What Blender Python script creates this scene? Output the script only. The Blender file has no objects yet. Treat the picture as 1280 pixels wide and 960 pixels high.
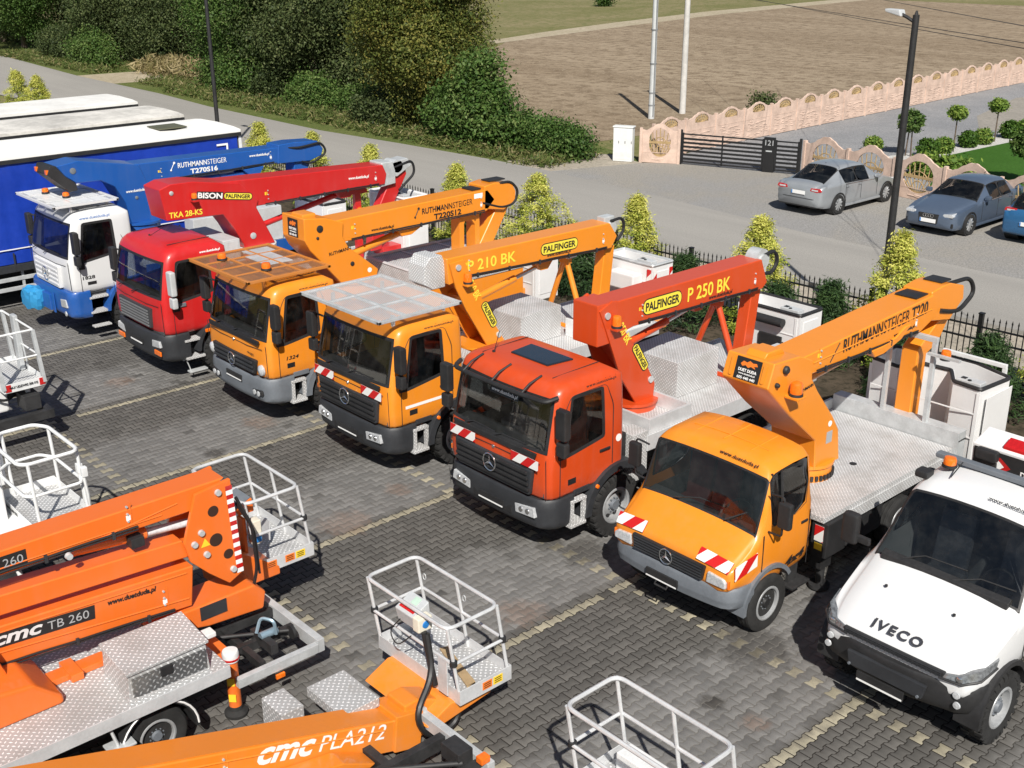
import bpy, bmesh, math, random
import numpy as np
from mathutils import Vector, Matrix, Quaternion

R = math.radians
random.seed(7)
rng = np.random.default_rng(11)
scene = bpy.context.scene
col = scene.collection

# ------------------------------------------------------------------ camera
cam_data = bpy.data.cameras.new("camera")
cam_data.sensor_width = 36.0
cam_data.lens = 1447.8 / 1280.0 * 36.0
cam_data.clip_start = 0.1
cam_data.clip_end = 3000.0
camera = bpy.data.objects.new("camera", cam_data)
col.objects.link(camera)
camera.location = (0, 0, 8.6)
camera.rotation_euler = (Matrix.Rotation(R(48.077), 3, 'Z') @ Matrix.Rotation(R(90 - 21.252), 3, 'X') @ Matrix.Rotation(R(-0.155), 3, 'Z')).to_euler()
scene.camera = camera

# ------------------------------------------------------------------ sky, sun, exposure
TO_SUN = Vector((0.84, -0.65, 1.0)).normalized()
world = bpy.data.worlds.new("World")
scene.world = world
world.use_nodes = True
wn = world.node_tree
sky = wn.nodes.new("ShaderNodeTexSky")
sky.sky_type = 'NISHITA'
sky.sun_disc = False
sky.sun_elevation = math.asin(TO_SUN.z)
sky.sun_rotation = math.atan2(TO_SUN.x, TO_SUN.y)
sky.air_density = 1.0
sky.dust_density = 1.2
bg = wn.nodes["Background"]
bg.inputs["Strength"].default_value = 0.054
wn.links.new(sky.outputs[0], bg.inputs["Color"])
sun_data = bpy.data.lights.new("sun", 'SUN')
sun_data.energy = 5.0
sun_data.angle = R(0.53)
sun_data.color = (1.0, 0.955, 0.88)
sun = bpy.data.objects.new("sun", sun_data)
col.objects.link(sun)
sun.rotation_euler = (-TO_SUN).to_track_quat('-Z', 'Y').to_euler()
scene.view_settings.view_transform = 'Standard'
scene.view_settings.look = 'None'
scene.view_settings.exposure = 0.33
scene.view_settings.gamma = 1.0
scene.view_settings.use_curve_mapping = False

# ------------------------------------------------------------------ materials
MATS = {}

class NT:
    def __init__(self, m):
        self.t = m.node_tree
        self.n = self.t.nodes
        self.bsdf = self.n["Principled BSDF"]
    def new(self, kind, **kw):
        nd = self.n.new("ShaderNode" + kind)
        for k, v in kw.items():
            setattr(nd, k, v)
        return nd
    def link(self, a, b):
        self.t.links.new(a, b)
    def val(self, x, sock):
        if hasattr(x, "is_output"):
            self.link(x, sock)
        else:
            sock.default_value = x
    def math(self, op, a, b=0.0, c=None, clamp=False):
        nd = self.new("Math", operation=op, use_clamp=clamp)
        self.val(a, nd.inputs[0]); self.val(b, nd.inputs[1])
        if c is not None: self.val(c, nd.inputs[2])
        return nd.outputs[0]
    def mix(self, f, a, b):
        nd = self.new("Mix", data_type='RGBA')
        self.val(f, nd.inputs[0])
        for x, s in ((a, nd.inputs[6]), (b, nd.inputs[7])):
            if hasattr(x, "is_output"): self.link(x, s)
            else: s.default_value = (x[0], x[1], x[2], 1)
        return nd.outputs[2]
    def noise(self, scale, detail=4, rough=.55, vec=None, dist=0.0):
        nd = self.new("TexNoise")
        nd.inputs["Scale"].default_value = scale
        nd.inputs["Detail"].default_value = detail
        nd.inputs["Roughness"].default_value = rough
        nd.inputs["Distortion"].default_value = dist
        if vec is not None: self.link(vec, nd.inputs["Vector"])
        return nd.outputs["Fac"]
    def ramp(self, f, lo, hi):
        nd = self.new("MapRange", clamp=True)
        nd.interpolation_type = 'SMOOTHSTEP'
        self.val(f, nd.inputs[0])
        nd.inputs[1].default_value = lo; nd.inputs[2].default_value = hi
        return nd.outputs[0]
    def bump(self, h, strength=.3, dist=.01):
        nd = self.new("Bump")
        nd.inputs["Strength"].default_value = strength
        nd.inputs["Distance"].default_value = dist
        self.link(h, nd.inputs["Height"])
        self.link(nd.outputs[0], self.bsdf.inputs["Normal"])
    def coord(self, which="Object"):
        return self.new("TexCoord").outputs[which]
    def pos(self):
        return self.new("NewGeometry").outputs["Position"]
    def xyz(self, v):
        nd = self.new("SeparateXYZ"); self.link(v, nd.inputs[0]); return nd.outputs

def newmat(name):
    m = bpy.data.materials.new(name)
    m.use_nodes = True
    return m, NT(m)

def plain(name, c, rough=.5, metal=0.0, coat=0.0, var=.12, scale=3.0, bump=0.0, bscale=60, spec=.5):
    """one base colour with a slight cloudy variation of wear and dust"""
    if name in MATS: return MATS[name]
    m, t = newmat(name)
    p = t.pos()
    n = t.noise(scale, 5, .6, p)
    n2 = t.noise(scale * 9, 3, .6, p)
    f = t.math('ADD', t.math('MULTIPLY', n, .7), t.math('MULTIPLY', n2, .3))
    lo = [x * (1 - var) for x in c]; hi = [min(1, x * (1 + var) + var * .012) for x in c]
    t.link(t.mix(t.ramp(f, .3, .7), lo, hi), t.bsdf.inputs["Base Color"])
    t.link(t.math('ADD', rough - .08, t.math('MULTIPLY', n2, .16)), t.bsdf.inputs["Roughness"])
    t.bsdf.inputs["Metallic"].default_value = metal
    t.bsdf.inputs["Coat Weight"].default_value = coat
    t.bsdf.inputs["Coat Roughness"].default_value = .08
    t.bsdf.inputs["Specular IOR Level"].default_value = spec
    if bump: t.bump(t.noise(bscale, 4, .6, p), bump, .01)
    MATS[name] = m
    return m

def paint(name, c, rough=.38, coat=.35, dirt=.24):
    """vehicle paint: fine dust film and faint streaks, clear coat"""
    if name in MATS: return MATS[name]
    m, t = newmat(name)
    p = t.pos()
    n = t.noise(1.7, 6, .62, p)
    n2 = t.noise(22, 4, .6, p)
    mp = t.new("Mapping"); t.link(p, mp.inputs[0]); mp.inputs["Scale"].default_value = (9, 9, .8)
    n3 = t.noise(1.0, 4, .6, mp.outputs[0])
    film = t.math('MULTIPLY', t.ramp(t.math('ADD', t.math('MULTIPLY', n, .5), t.math('MULTIPLY', n3, .5)), .42, .75), dirt)
    spk = t.math('MULTIPLY', t.ramp(n2, .6, .8), dirt * .5)
    zz = t.xyz(p)[2]
    low = t.math('MULTIPLY', t.math('SUBTRACT', 1.0, t.ramp(zz, .5, 1.7)), t.ramp(t.math('ADD', t.math('MULTIPLY', n, .6), t.math('MULTIPLY', n2, .4)), .38, .66))
    f = t.math('ADD', t.math('ADD', film, spk), t.math('MULTIPLY', low, .34), clamp=True)
    dust = [x * .75 + .06 for x in c]
    lo = [x * .93 for x in c]
    base = t.mix(n, lo, c)
    t.link(t.mix(f, base, dust), t.bsdf.inputs["Base Color"])
    t.link(t.math('ADD', rough, t.math('MULTIPLY', f, .5)), t.bsdf.inputs["Roughness"])
    t.bsdf.inputs["Coat Weight"].default_value = coat
    t.bsdf.inputs["Coat Roughness"].default_value = .12
    t.bump(t.noise(3.0, 2, .5, p), .04, .02)
    MATS[name] = m
    return m

def glass(name, tint=(.10, .12, .13), refl=1.7):
    if name in MATS: return MATS[name]
    m, t = newmat(name)
    t.n.remove(t.bsdf)
    out = t.n["Material Output"]
    tr = t.new("BsdfTransparent"); tr.inputs[0].default_value = (*tint, 1)
    gl = t.new("BsdfGlossy"); gl.inputs["Roughness"].default_value = .03
    gl.inputs["Color"].default_value = (1.0, .93, .84, 1)
    fr = t.new("Fresnel"); fr.inputs[0].default_value = refl
    f2 = t.math('ADD', t.math('MULTIPLY', fr.outputs[0], .8), .02)
    mx = t.new("MixShader")
    t.link(f2, mx.inputs[0]); t.link(tr.outputs[0], mx.inputs[1]); t.link(gl.outputs[0], mx.inputs[2])
    # thin film of dust
    df = t.new("BsdfDiffuse"); df.inputs[0].default_value = (.30, .29, .27, 1)
    n = t.noise(4, 6, .65, t.pos())
    mx2 = t.new("MixShader")
    t.link(t.math('MULTIPLY', t.ramp(n, .35, .85), .045), mx2.inputs[0])
    t.link(mx.outputs[0], mx2.inputs[1]); t.link(df.outputs[0], mx2.inputs[2])
    t.link(mx2.outputs[0], out.inputs[0])
    MATS[name] = m
    return m

def tread(name, c=(.66, .665, .67), dark=.62, cell=.042, metal=.12, rough=.42):
    """chequer plate: raised lozenges at right angles, from box projected metre UVs"""
    if name in MATS: return MATS[name]
    m, t = newmat(name)
    uv = t.new("UVMap"); uv.uv_map = "UVMap"
    mp = t.new("Mapping"); t.link(uv.outputs[0], mp.inputs[0])
    mp.inputs["Rotation"].default_value = (0, 0, R(45))
    mp.inputs["Scale"].default_value = (1 / cell, 1 / cell, 1)
    s = t.xyz(mp.outputs[0])
    fx = t.math('FRACT', s[0]); fy = t.math('FRACT', s[1])
    par = t.math('MODULO', t.math('ADD', t.math('FLOOR', s[0]), t.math('FLOOR', s[1])), 2.0)
    par = t.math('ABSOLUTE', par)
    dx = t.math('ABSOLUTE', t.math('SUBTRACT', fx, .5)); dy = t.math('ABSOLUTE', t.math('SUBTRACT', fy, .5))
    a = t.math('ADD', t.math('DIVIDE', dx, .48), t.math('DIVIDE', dy, .22))
    b = t.math('ADD', t.math('DIVIDE', dx, .22), t.math('DIVIDE', dy, .48))
    mixv = t.math('ADD', t.math('MULTIPLY', a, par), t.math('MULTIPLY', b, t.math('SUBTRACT', 1.0, par)))
    loz = t.math('SUBTRACT', 1.0, t.ramp(mixv, .75, 1.05))
    p = t.pos()
    n = t.noise(1.6, 6, .65, p)
    base = t.mix(loz, [x * dark for x in c], [min(1, x * 1.25) for x in c])
    base = t.mix(t.math('MULTIPLY', t.ramp(n, .42, .72), .55), base, (.27, .26, .245))
    base = t.mix(t.math('MULTIPLY', t.ramp(t.noise(7, 5, .7, p), .55, .75), .35), base, (.33, .30, .26))
    t.link(base, t.bsdf.inputs["Base Color"])
    t.bsdf.inputs["Metallic"].default_value = metal
    t.link(t.math('ADD', rough - .05, t.math('MULTIPLY', n, .25)), t.bsdf.inputs["Roughness"])
    t.bump(loz, .8, .005)
    MATS[name] = m
    return m

def stripes(name, c1, c2, w=.14, ang=45, rough=.45):
    """red and white hazard marking in metre UVs"""
    if name in MATS: return MATS[name]
    m, t = newmat(name)
    uv = t.new("UVMap"); uv.uv_map = "UVMap"
    mp = t.new("Mapping"); t.link(uv.outputs[0], mp.inputs[0])
    mp.inputs["Rotation"].default_value = (0, 0, R(ang)); mp.inputs["Scale"].default_value = (1 / w, 1 / w, 1)
    s = t.xyz(mp.outputs[0])
    f = t.math('GREATER_THAN', t.math('FRACT', t.math('MULTIPLY', s[0], .5)), .5)
    t.link(t.mix(f, c1, c2), t.bsdf.inputs["Base Color"])
    t.bsdf.inputs["Roughness"].default_value = rough
    MATS[name] = m
    return m

def meshmat(name, c=(.6, .61, .62), hole=.62, pitch=.03, metal=.6):
    """expanded metal: see-through grid in metre UVs"""
    if name in MATS: return MATS[name]
    m, t = newmat(name)
    uv = t.new("UVMap"); uv.uv_map = "UVMap"
    mp = t.new("Mapping"); t.link(uv.outputs[0], mp.inputs[0])
    mp.inputs["Rotation"].default_value = (0, 0, R(45)); mp.inputs["Scale"].default_value = (1 / pitch, .7 / pitch, 1)
    s = t.xyz(mp.outputs[0])
    dx = t.math('ABSOLUTE', t.math('SUBTRACT', t.math('FRACT', s[0]), .5)); dy = t.math('ABSOLUTE', t.math('SUBTRACT', t.math('FRACT', s[1]), .5))
    solid = t.math('GREATER_THAN', t.math('MAXIMUM', dx, dy), hole * .5)
    t.link(solid, t.bsdf.inputs["Alpha"])
    t.bsdf.inputs["Base Color"].default_value = (*c, 1)
    t.bsdf.inputs["Metallic"].default_value = metal
    t.bsdf.inputs["Roughness"].default_value = .4
    MATS[name] = m
    return m

ORANGE = paint("orange_paint", (.76, .25, .016))
ORANGE2 = paint("deep_orange_paint", (.80, .21, .012))
RORANGE = paint("red_orange_paint", (.56, .062, .010))
RED = paint("red_paint", (.52, .016, .016))
BLUE = paint("blue_paint", (.010, .085, .34))
WHITE = paint("white_paint", (.66, .665, .67), rough=.35, dirt=.12)
LIFTOR = paint("lift_orange_paint", (.74, .150, .016))
LIFTAM = paint("lift_amber_paint", (.76, .225, .016))
SILVER = plain("silver_car_paint", (.33, .35, .37), .34, .35, .7, .05)
SILBLUE = plain("silver_blue_car_paint", (.10, .135, .195), .32, .35, .7, .05)
CARBLUE = plain("blue_car_paint", (.03, .13, .29), .3, .25, .7, .05)
BLACKP = plain("black_plastic", (.018, .018, .019), .55, var=.25)
DARKP = plain("dark_grey_plastic", (.026, .028, .032), .55, var=.18)
GREYP = plain("grey_plastic", (.135, .15, .17), .55, var=.12)
RUBBER = plain("tyre_rubber", (.014, .014, .014), .85, var=.35, scale=8, bump=.3, bscale=90)
CHASSIS = plain("chassis_black", (.020, .020, .021), .6, var=.4)
STEEL = plain("galvanised_steel", (.50, .52, .53), .45, .25, var=.16, scale=5)
ALU = plain("aluminium", (.60, .61, .62), .40, .25, var=.12, scale=4)
RIM = plain("wheel_rim_silver", (.36, .37, .38), .42, .3, var=.15)
WPLAST = plain("white_fibreglass", (.70, .70, .70), .40, var=.04, coat=.2)
WTUBE = plain("white_tube_paint", (.66, .67, .67), .42, var=.10)
GUNMET = plain("light_grey_paint", (.55, .57, .58), .5, .2, var=.1)
TREAD = tread("chequer_plate")
TREADF = tread("fine_chequer_plate", (.70, .705, .71), .64, .044)
TREADB = tread("bold_chequer_plate", (.66, .665, .67), .60, .056)
GLASS = glass("window_glass", (.34, .37, .38))
GLASSW = glass("windscreen_glass", (.62, .66, .66))
DARKIN = plain("cab_interior", (.05, .052, .056), .8, var=.3)
SEAT = plain("seat_fabric", (.12, .125, .14), .9, var=.3, scale=12)
GREYIN = plain("dashboard_grey", (.15, .155, .16), .7, var=.25)
LENS = plain("headlamp_lens", (.62, .64, .66), .12, .3, 1.0, .25, 30)
AMBER = plain("amber_lens", (.80, .16, .008), .2, 0, 1.0, .15, 20)
REDLENS = plain("red_lens", (.45, .01, .01), .2, 0, 1.0, .15, 20)
CHROME = plain("chrome", (.72, .73, .74), .15, .95, var=.05)
HAZARD = stripes("red_white_marking", (.74, .74, .72), (.52, .012, .012), .125, 45)
YELLOWL = plain("yellow_lettering", (.80, .66, .06), .5, var=.03)
BLACKL = plain("black_lettering", (.015, .015, .016), .5, var=.1)
WHITEL = plain("white_lettering", (.80, .80, .79), .5, var=.03)
GREYL = plain("grey_lettering", (.35, .36, .37), .5, var=.03)
YELLOWS = plain("yellow_sticker", (.80, .55, .03), .5, var=.05)
ORSTICK = plain("orange_sticker", (.75, .18, .02), .5, var=.05)
BLUEBTN = plain("blue_button", (.02, .18, .50), .4)
CABLE = plain("black_cable", (.014, .014, .015), .5)
EXPMESH = meshmat("expanded_mesh", (.66, .67, .68), .72, .03, .1)
EXPMESHO = meshmat("orange_mesh", (.36, .19, .10), .70, .03, .1)

# ------------------------------------------------------------------ mesh builder
class MB:
    def __init__(self):
        self.v = []; self.f = []; self.m = []
    def add(self, verts, faces, m=0, M=None):
        o = len(self.v)
        if M is not None: verts = [M @ Vector(p) for p in verts]
        self.v.extend([tuple(p) for p in verts])
        self.f.extend([tuple(i + o for i in f) for f in faces])
        self.m.extend([m] * len(faces))
        return self
    def bm(self, b, m=0, M=None):
        b.verts.index_update()
        self.add([v.co.copy() for v in b.verts], [[v.index for v in f.verts] for f in b.faces], m, M)
        b.free()
        return self
    def box(self, x0, y0, z0, x1, y1, z1, b=0.0, m=0, M=None, seg=2):
        if x0 > x1: x0, x1 = x1, x0
        if y0 > y1: y0, y1 = y1, y0
        if z0 > z1: z0, z1 = z1, z0
        V = [(x0, y0, z0), (x1, y0, z0), (x1, y1, z0), (x0, y1, z0), (x0, y0, z1), (x1, y0, z1), (x1, y1, z1), (x0, y1, z1)]
        F = [(0, 3, 2, 1), (4, 5, 6, 7), (0, 1, 5, 4), (1, 2, 6, 5), (2, 3, 7, 6), (3, 0, 4, 7)]
        if b <= 0: return self.add(V, F, m, M)
        return self.solid(V, F, min(b, .45 * min(x1 - x0, y1 - y0, z1 - z0)), m, M, seg)
    def solid(self, V, F, b=0.0, m=0, M=None, seg=2):
        B = bmesh.new()
        vs = [B.verts.new(p) for p in V]
        for f in F: B.faces.new([vs[i] for i in f])
        bmesh.ops.recalc_face_normals(B, faces=B.faces)
        if b > 0:
            es = [e for e in B.edges if len(e.link_faces) == 2 and e.calc_face_angle(0) > .3]
            bmesh.ops.bevel(B, geom=es, offset=b, segments=seg, affect='EDGES', profile=.5, clamp_overlap=True)
        return self.bm(B, m, M)
    def prism(self, pts, a0, a1, axis='x', b=0.0, m=0, M=None, seg=2):
        """polygon extruded along an axis: 'x' pts=(y,z); 'y' pts=(x,z); 'z' pts=(x,y)"""
        def P(p, a):
            return (a, p[0], p[1]) if axis == 'x' else ((p[0], a, p[1]) if axis == 'y' else (p[0], p[1], a))
        n = len(pts)
        V = [P(p, a0) for p in pts] + [P(p, a1) for p in pts]
        F = [tuple(range(n)), tuple(range(n, 2 * n))] + [(i, (i + 1) % n, n + (i + 1) % n, n + i) for i in range(n)]
        return self.solid(V, F, b, m, M, seg)
    def hexa(self, q0, q1, b=0.0, m=0, M=None):
        """solid between two quads"""
        V = list(q0) + list(q1)
        F = [(0, 1, 2, 3), (4, 5, 6, 7), (0, 1, 5, 4), (1, 2, 6, 5), (2, 3, 7, 6), (3, 0, 4, 7)]
        return self.solid(V, F, b, m, M)
    def cyl(self, p0, p1, r0, r1=None, n=14, m=0, M=None, caps=True):
        r1 = r0 if r1 is None else r1
        p0 = Vector(p0); p1 = Vector(p1); d = (p1 - p0)
        q = d.to_track_quat('Z', 'Y')
        V = []
        for p, r in ((p0, r0), (p1, r1)):
            for i in range(n):
                a = 2 * math.pi * i / n
                V.append(p + q @ Vector((math.cos(a) * r, math.sin(a) * r, 0)))
        F = [(i, (i + 1) % n, n + (i + 1) % n, n + i) for i in range(n)]
        if caps: F += [tuple(range(n - 1, -1, -1)), tuple(range(n, 2 * n))]
        return self.add(V, F, m, M)
    def tube(self, pts, r, n=8, closed=False, fillet=0.0, m=0, M=None, seg=5):
        pts = [Vector(p) for p in pts]
        if fillet > 0: pts = fil(pts, fillet, closed, seg)
        k = len(pts); V = []; F = []
        nrm = None
        for i, p in enumerate(pts):
            if closed: t = (pts[(i + 1) % k] - pts[i - 1])
            else: t = (pts[min(i + 1, k - 1)] - pts[max(i - 1, 0)])
            if t.length < 1e-9: t = Vector((0, 0, 1))
            t.normalize()
            if nrm is None:
                nrm = t.cross(Vector((0, 0, 1)))
                if nrm.length < .1: nrm = t.cross(Vector((1, 0, 0)))
            nrm = (nrm - t * nrm.dot(t))
            if nrm.length < 1e-6: nrm = t.orthogonal()
            nrm.normalize()
            bn = t.cross(nrm)
            for j in range(n):
                a = 2 * math.pi * j / n
                V.append(p + nrm * math.cos(a) * r + bn * math.sin(a) * r)
        for i in range(k if closed else k - 1):
            i2 = (i + 1) % k
            for j in range(n):
                F.append((i * n + j, i * n + (j + 1) % n, i2 * n + (j + 1) % n, i2 * n + j))
        if not closed: F += [tuple(range(n - 1, -1, -1)), tuple(range((k - 1) * n, k * n))]
        return self.add(V, F, m, M)
    def lathe(self, prof, n=24, axis='x', c=(0, 0, 0), m=0, M=None, closed=False, cap0=True):
        """profile of (radius, height along axis)"""
        c = Vector(c); V = []; k = len(prof)
        for r, h in prof:
            for j in range(n):
                a = 2 * math.pi * j / n; u, w = math.cos(a) * r, math.sin(a) * r
                V.append(c + (Vector((h, u, w)) if axis == 'x' else (Vector((u, h, w)) if axis == 'y' else Vector((u, w, h)))))
        F = []
        for i in range(k if closed else k - 1):
            i2 = (i + 1) % k
            for j in range(n):
                F.append((i * n + j, i * n + (j + 1) % n, i2 * n + (j + 1) % n, i2 * n + j))
        if not closed:
            if cap0 and prof[0][0] > 1e-6: F.append(tuple(range(n)))
            if prof[-1][0] > 1e-6: F.append(tuple(range((k - 1) * n, k * n)))
        return self.add(V, F, m, M)
    def build(self, name, mats, parent=None, ang=38, uv=True, loc=None, recalc=True):
        me = bpy.data.meshes.new(name)
        me.from_pydata(self.v, [], self.f)
        if recalc:
            B = bmesh.new(); B.from_mesh(me)
            bmesh.ops.recalc_face_normals(B, faces=B.faces); B.to_mesh(me); B.free()
        if not isinstance(mats, (list, tuple)): mats = [mats]
        for x in mats: me.materials.append(x)
        if len(mats) > 1: me.polygons.foreach_set("material_index", self.m)
        me.polygons.foreach_set("use_smooth", [True] * len(me.polygons))
        me.update()
        me.set_sharp_from_angle(angle=R(ang))
        if uv: boxuv(me)
        o = bpy.data.objects.new(name, me)
        if len(me.polygons) > 6:
            wnm = o.modifiers.new("weighted_normals", 'WEIGHTED_NORMAL'); wnm.keep_sharp = True; wnm.weight = 60
        col.objects.link(o)
        if parent is not None: o.parent = parent
        if loc is not None: o.location = loc
        return o

    def build_each(self, name, mats, parent=None, **kw):
        """every loose piece as an object of its own"""
        par = list(range(len(self.v)))
        def find(a):
            while par[a] != a: par[a] = par[par[a]]; a = par[a]
            return a
        for f in self.f:
            for i in f[1:]: par[find(i)] = find(f[0])
        groups = {}
        for f, m in zip(self.f, self.m): groups.setdefault(find(f[0]), []).append((f, m))
        out = []
        for g in groups.values():
            idx = sorted({i for f, _ in g for i in f}); mp = {i: k for k, i in enumerate(idx)}
            mb = MB(); mb.v = [self.v[i] for i in idx]; mb.f = [tuple(mp[i] for i in f) for f, _ in g]; mb.m = [m for _, m in g]
            out.append(mb.build(name, mats, parent, **kw))
        return out

def boxuv(me):
    n = len(me.loops)
    if n == 0: return
    co = np.empty(len(me.vertices) * 3); me.vertices.foreach_get("co", co); co = co.reshape(-1, 3)
    li = np.empty(n, dtype=np.int32); me.loops.foreach_get("vertex_index", li)
    pn = np.empty(len(me.polygons) * 3); me.polygons.foreach_get("normal", pn); pn = np.abs(pn.reshape(-1, 3))
    lt = np.empty(len(me.polygons), dtype=np.int32); me.polygons.foreach_get("loop_total", lt)
    ax = np.repeat(pn.argmax(1), lt)
    p = co[li]
    uv = np.where((ax == 2)[:, None], p[:, [0, 1]], np.where((ax == 0)[:, None], p[:, [1, 2]], p[:, [0, 2]]))
    L = me.uv_layers.new(name="UVMap")
    L.data.foreach_set("uv", uv.astype(np.float32).ravel())

def fil(pts, r, closed, seg=5):
    out = []; k = len(pts)
    for i, p in enumerate(pts):
        if not closed and i in (0, k - 1): out.append(p); continue
        a = pts[i - 1] - p; b = pts[(i + 1) % k] - p
        la, lb = a.length, b.length
        if la < 1e-6 or lb < 1e-6: out.append(p); continue
        d = min(r, la * .48, lb * .48)
        A = p + a * (d / la); Bq = p + b * (d / lb)
        for s in range(seg + 1):
            t = s / seg
            out.append(A * (1 - t) ** 2 + p * 2 * t * (1 - t) + Bq * t * t)
    return out

def tag(o, label=None, cat=None, group=None, kind=None):
    if label: o["label"] = label
    if cat: o["category"] = cat
    if group: o["group"] = group
    if kind: o["kind"] = kind
    return o

def empty(name, loc, label=None, cat=None, group=None, rz=0.0):
    o = bpy.data.objects.new(name, None)
    o.empty_display_size = .3
    o.location = loc; o.rotation_euler = (0, 0, rz)
    col.objects.link(o)
    return tag(o, label, cat, group)

def kids(o): return [c for c in col.objects if c.parent == o]

def copy_tree(o, parent=None):
    c = o.copy(); col.objects.link(c); c.parent = parent
    for ch in list(o.children): copy_tree(ch, c)
    return c

# ------------------------------------------------------------------ lettering
_TXT = {}
def text_geo(s, bold=0.0, shear=0.0, space=1.0):
    key = (s, bold, shear, space)
    if key not in _TXT:
        cu = bpy.data.curves.new("lettering", 'FONT')
        cu.body = s; cu.size = 1.0; cu.offset = bold; cu.shear = shear; cu.resolution_u = 3
        cu.space_character = space; cu.extrude = .004
        o = bpy.data.objects.new("lettering", cu); col.objects.link(o)
        dg = bpy.context.evaluated_depsgraph_get(); dg.update()
        me = bpy.data.meshes.new_from_object(o.evaluated_get(dg))
        V = [tuple(v.co) for v in me.vertices]; F = [tuple(p.vertices) for p in me.polygons]
        bpy.data.objects.remove(o); bpy.data.curves.remove(cu); bpy.data.meshes.remove(me)
        xs = [v[0] for v in V]; ys = [v[1] for v in V]
        _TXT[key] = (V, F, min(xs), max(xs), min(ys), max(ys))
    return _TXT[key]

def put_text(mb, s, center, right, up, width=None, height=None, bold=.012, shear=0.0, m=0, proud=.004, space=1.0):
    """lettering centred at a point on a plane spanned by right and up (mesh coordinates)"""
    V, F, x0, x1, y0, y1 = text_geo(s, bold, shear, space)
    right = Vector(right).normalized(); up = Vector(up); nor = right.cross(up).normalized(); up = nor.cross(right).normalized()
    sx = (width / (x1 - x0)) if width else None
    sy = (height / (y1 - y0)) if height else None
    if sx is None: sx = sy
    if sy is None: sy = sx
    c = Vector(center)
    P = [c + right * ((v[0] - (x0 + x1) / 2) * sx) + up * ((v[1] - (y0 + y1) / 2) * sy) + nor * (proud + v[2] * .3) for v in V]
    mb.add(P, F, m)
    return mb

def plate_on(mb, center, right, up, w, h, t=.004, r=0.0, m=0, proud=.0):
    """a thin sign or sticker (rounded if r) with real thickness on a plane"""
    right = Vector(right).normalized(); up = Vector(up); nor = right.cross(up).normalized(); up = nor.cross(right).normalized()
    c = Vector(center)
    if r <= 0: pts = [(-w / 2, -h / 2), (w / 2, -h / 2), (w / 2, h / 2), (-w / 2, h / 2)]
    else:
        pts = []
        for cx, cy, a0 in ((w / 2 - r, -h / 2 + r, -90), (w / 2 - r, h / 2 - r, 0), (-w / 2 + r, h / 2 - r, 90), (-w / 2 + r, -h / 2 + r, 180)):
            for k in range(5):
                a = R(a0 + k * 22.5); pts.append((cx + r * math.cos(a), cy + r * math.sin(a)))
    n = len(pts)
    V = [c + right * p[0] + up * p[1] + nor * proud for p in pts] + [c + right * p[0] + up * p[1] + nor * (proud + t) for p in pts]
    F = [tuple(range(n - 1, -1, -1)), tuple(range(n, 2 * n))] + [(i, (i + 1) % n, n + (i + 1) % n, n + i) for i in range(n)]
    mb.add(V, F, m)
    return mb
# ================================================================== GROUND AND ROADS
BAYS = [-24.66, -20.88, -17.18, -13.40, -9.58, -5.78]      # lines of pale pavers between the parking bays
def bay_mask(t, p):
    """dusty, bleached strips inside each bay against damp darker paving: dirt with a shape of its own"""
    s = t.xyz(p)
    n = t.noise(.55, 6, .62, p, .6)
    n2 = t.noise(3.5, 5, .65, p)
    ph = t.math('FRACT', t.math('DIVIDE', t.math('ADD', s[0], 24.66 + 37.8), 3.776))
    up = t.ramp(ph, .30, .62); dn = t.math('SUBTRACT', 1.0, t.ramp(ph, .93, 1.0))
    band = t.math('MULTIPLY', up, dn)
    yr = t.math('MULTIPLY', t.ramp(s[1], 5.2, 7.6), 1.0)
    band = t.math('MULTIPLY', band, t.math('ADD', .35, t.math('MULTIPLY', yr, .65)))
    f = t.math('ADD', t.math('MULTIPLY', band, .72), t.math('MULTIPLY', t.math('SUBTRACT', n, .5), 1.15))
    f = t.math('ADD', f, t.math('MULTIPLY', t.math('SUBTRACT', n2, .5), .55))
    return t.ramp(f, .12, .75), n, n2

def spots(t, p, lst):
    acc = None
    nz = t.noise(4.5, 5, .7, p)
    for x, y, r in lst:
        d = t.new("VectorMath", operation='DISTANCE'); t.link(p, d.inputs[0]); d.inputs[1].default_value = (x, y, 0)
        v = t.math('ADD', t.math('DIVIDE', d.outputs["Value"], r), t.math('MULTIPLY', t.math('SUBTRACT', nz, .5), 2.0))
        s = t.math('SUBTRACT', 1.0, t.ramp(v, .45, 1.05))
        acc = s if acc is None else t.math('MAXIMUM', acc, s)
    return acc

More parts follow.
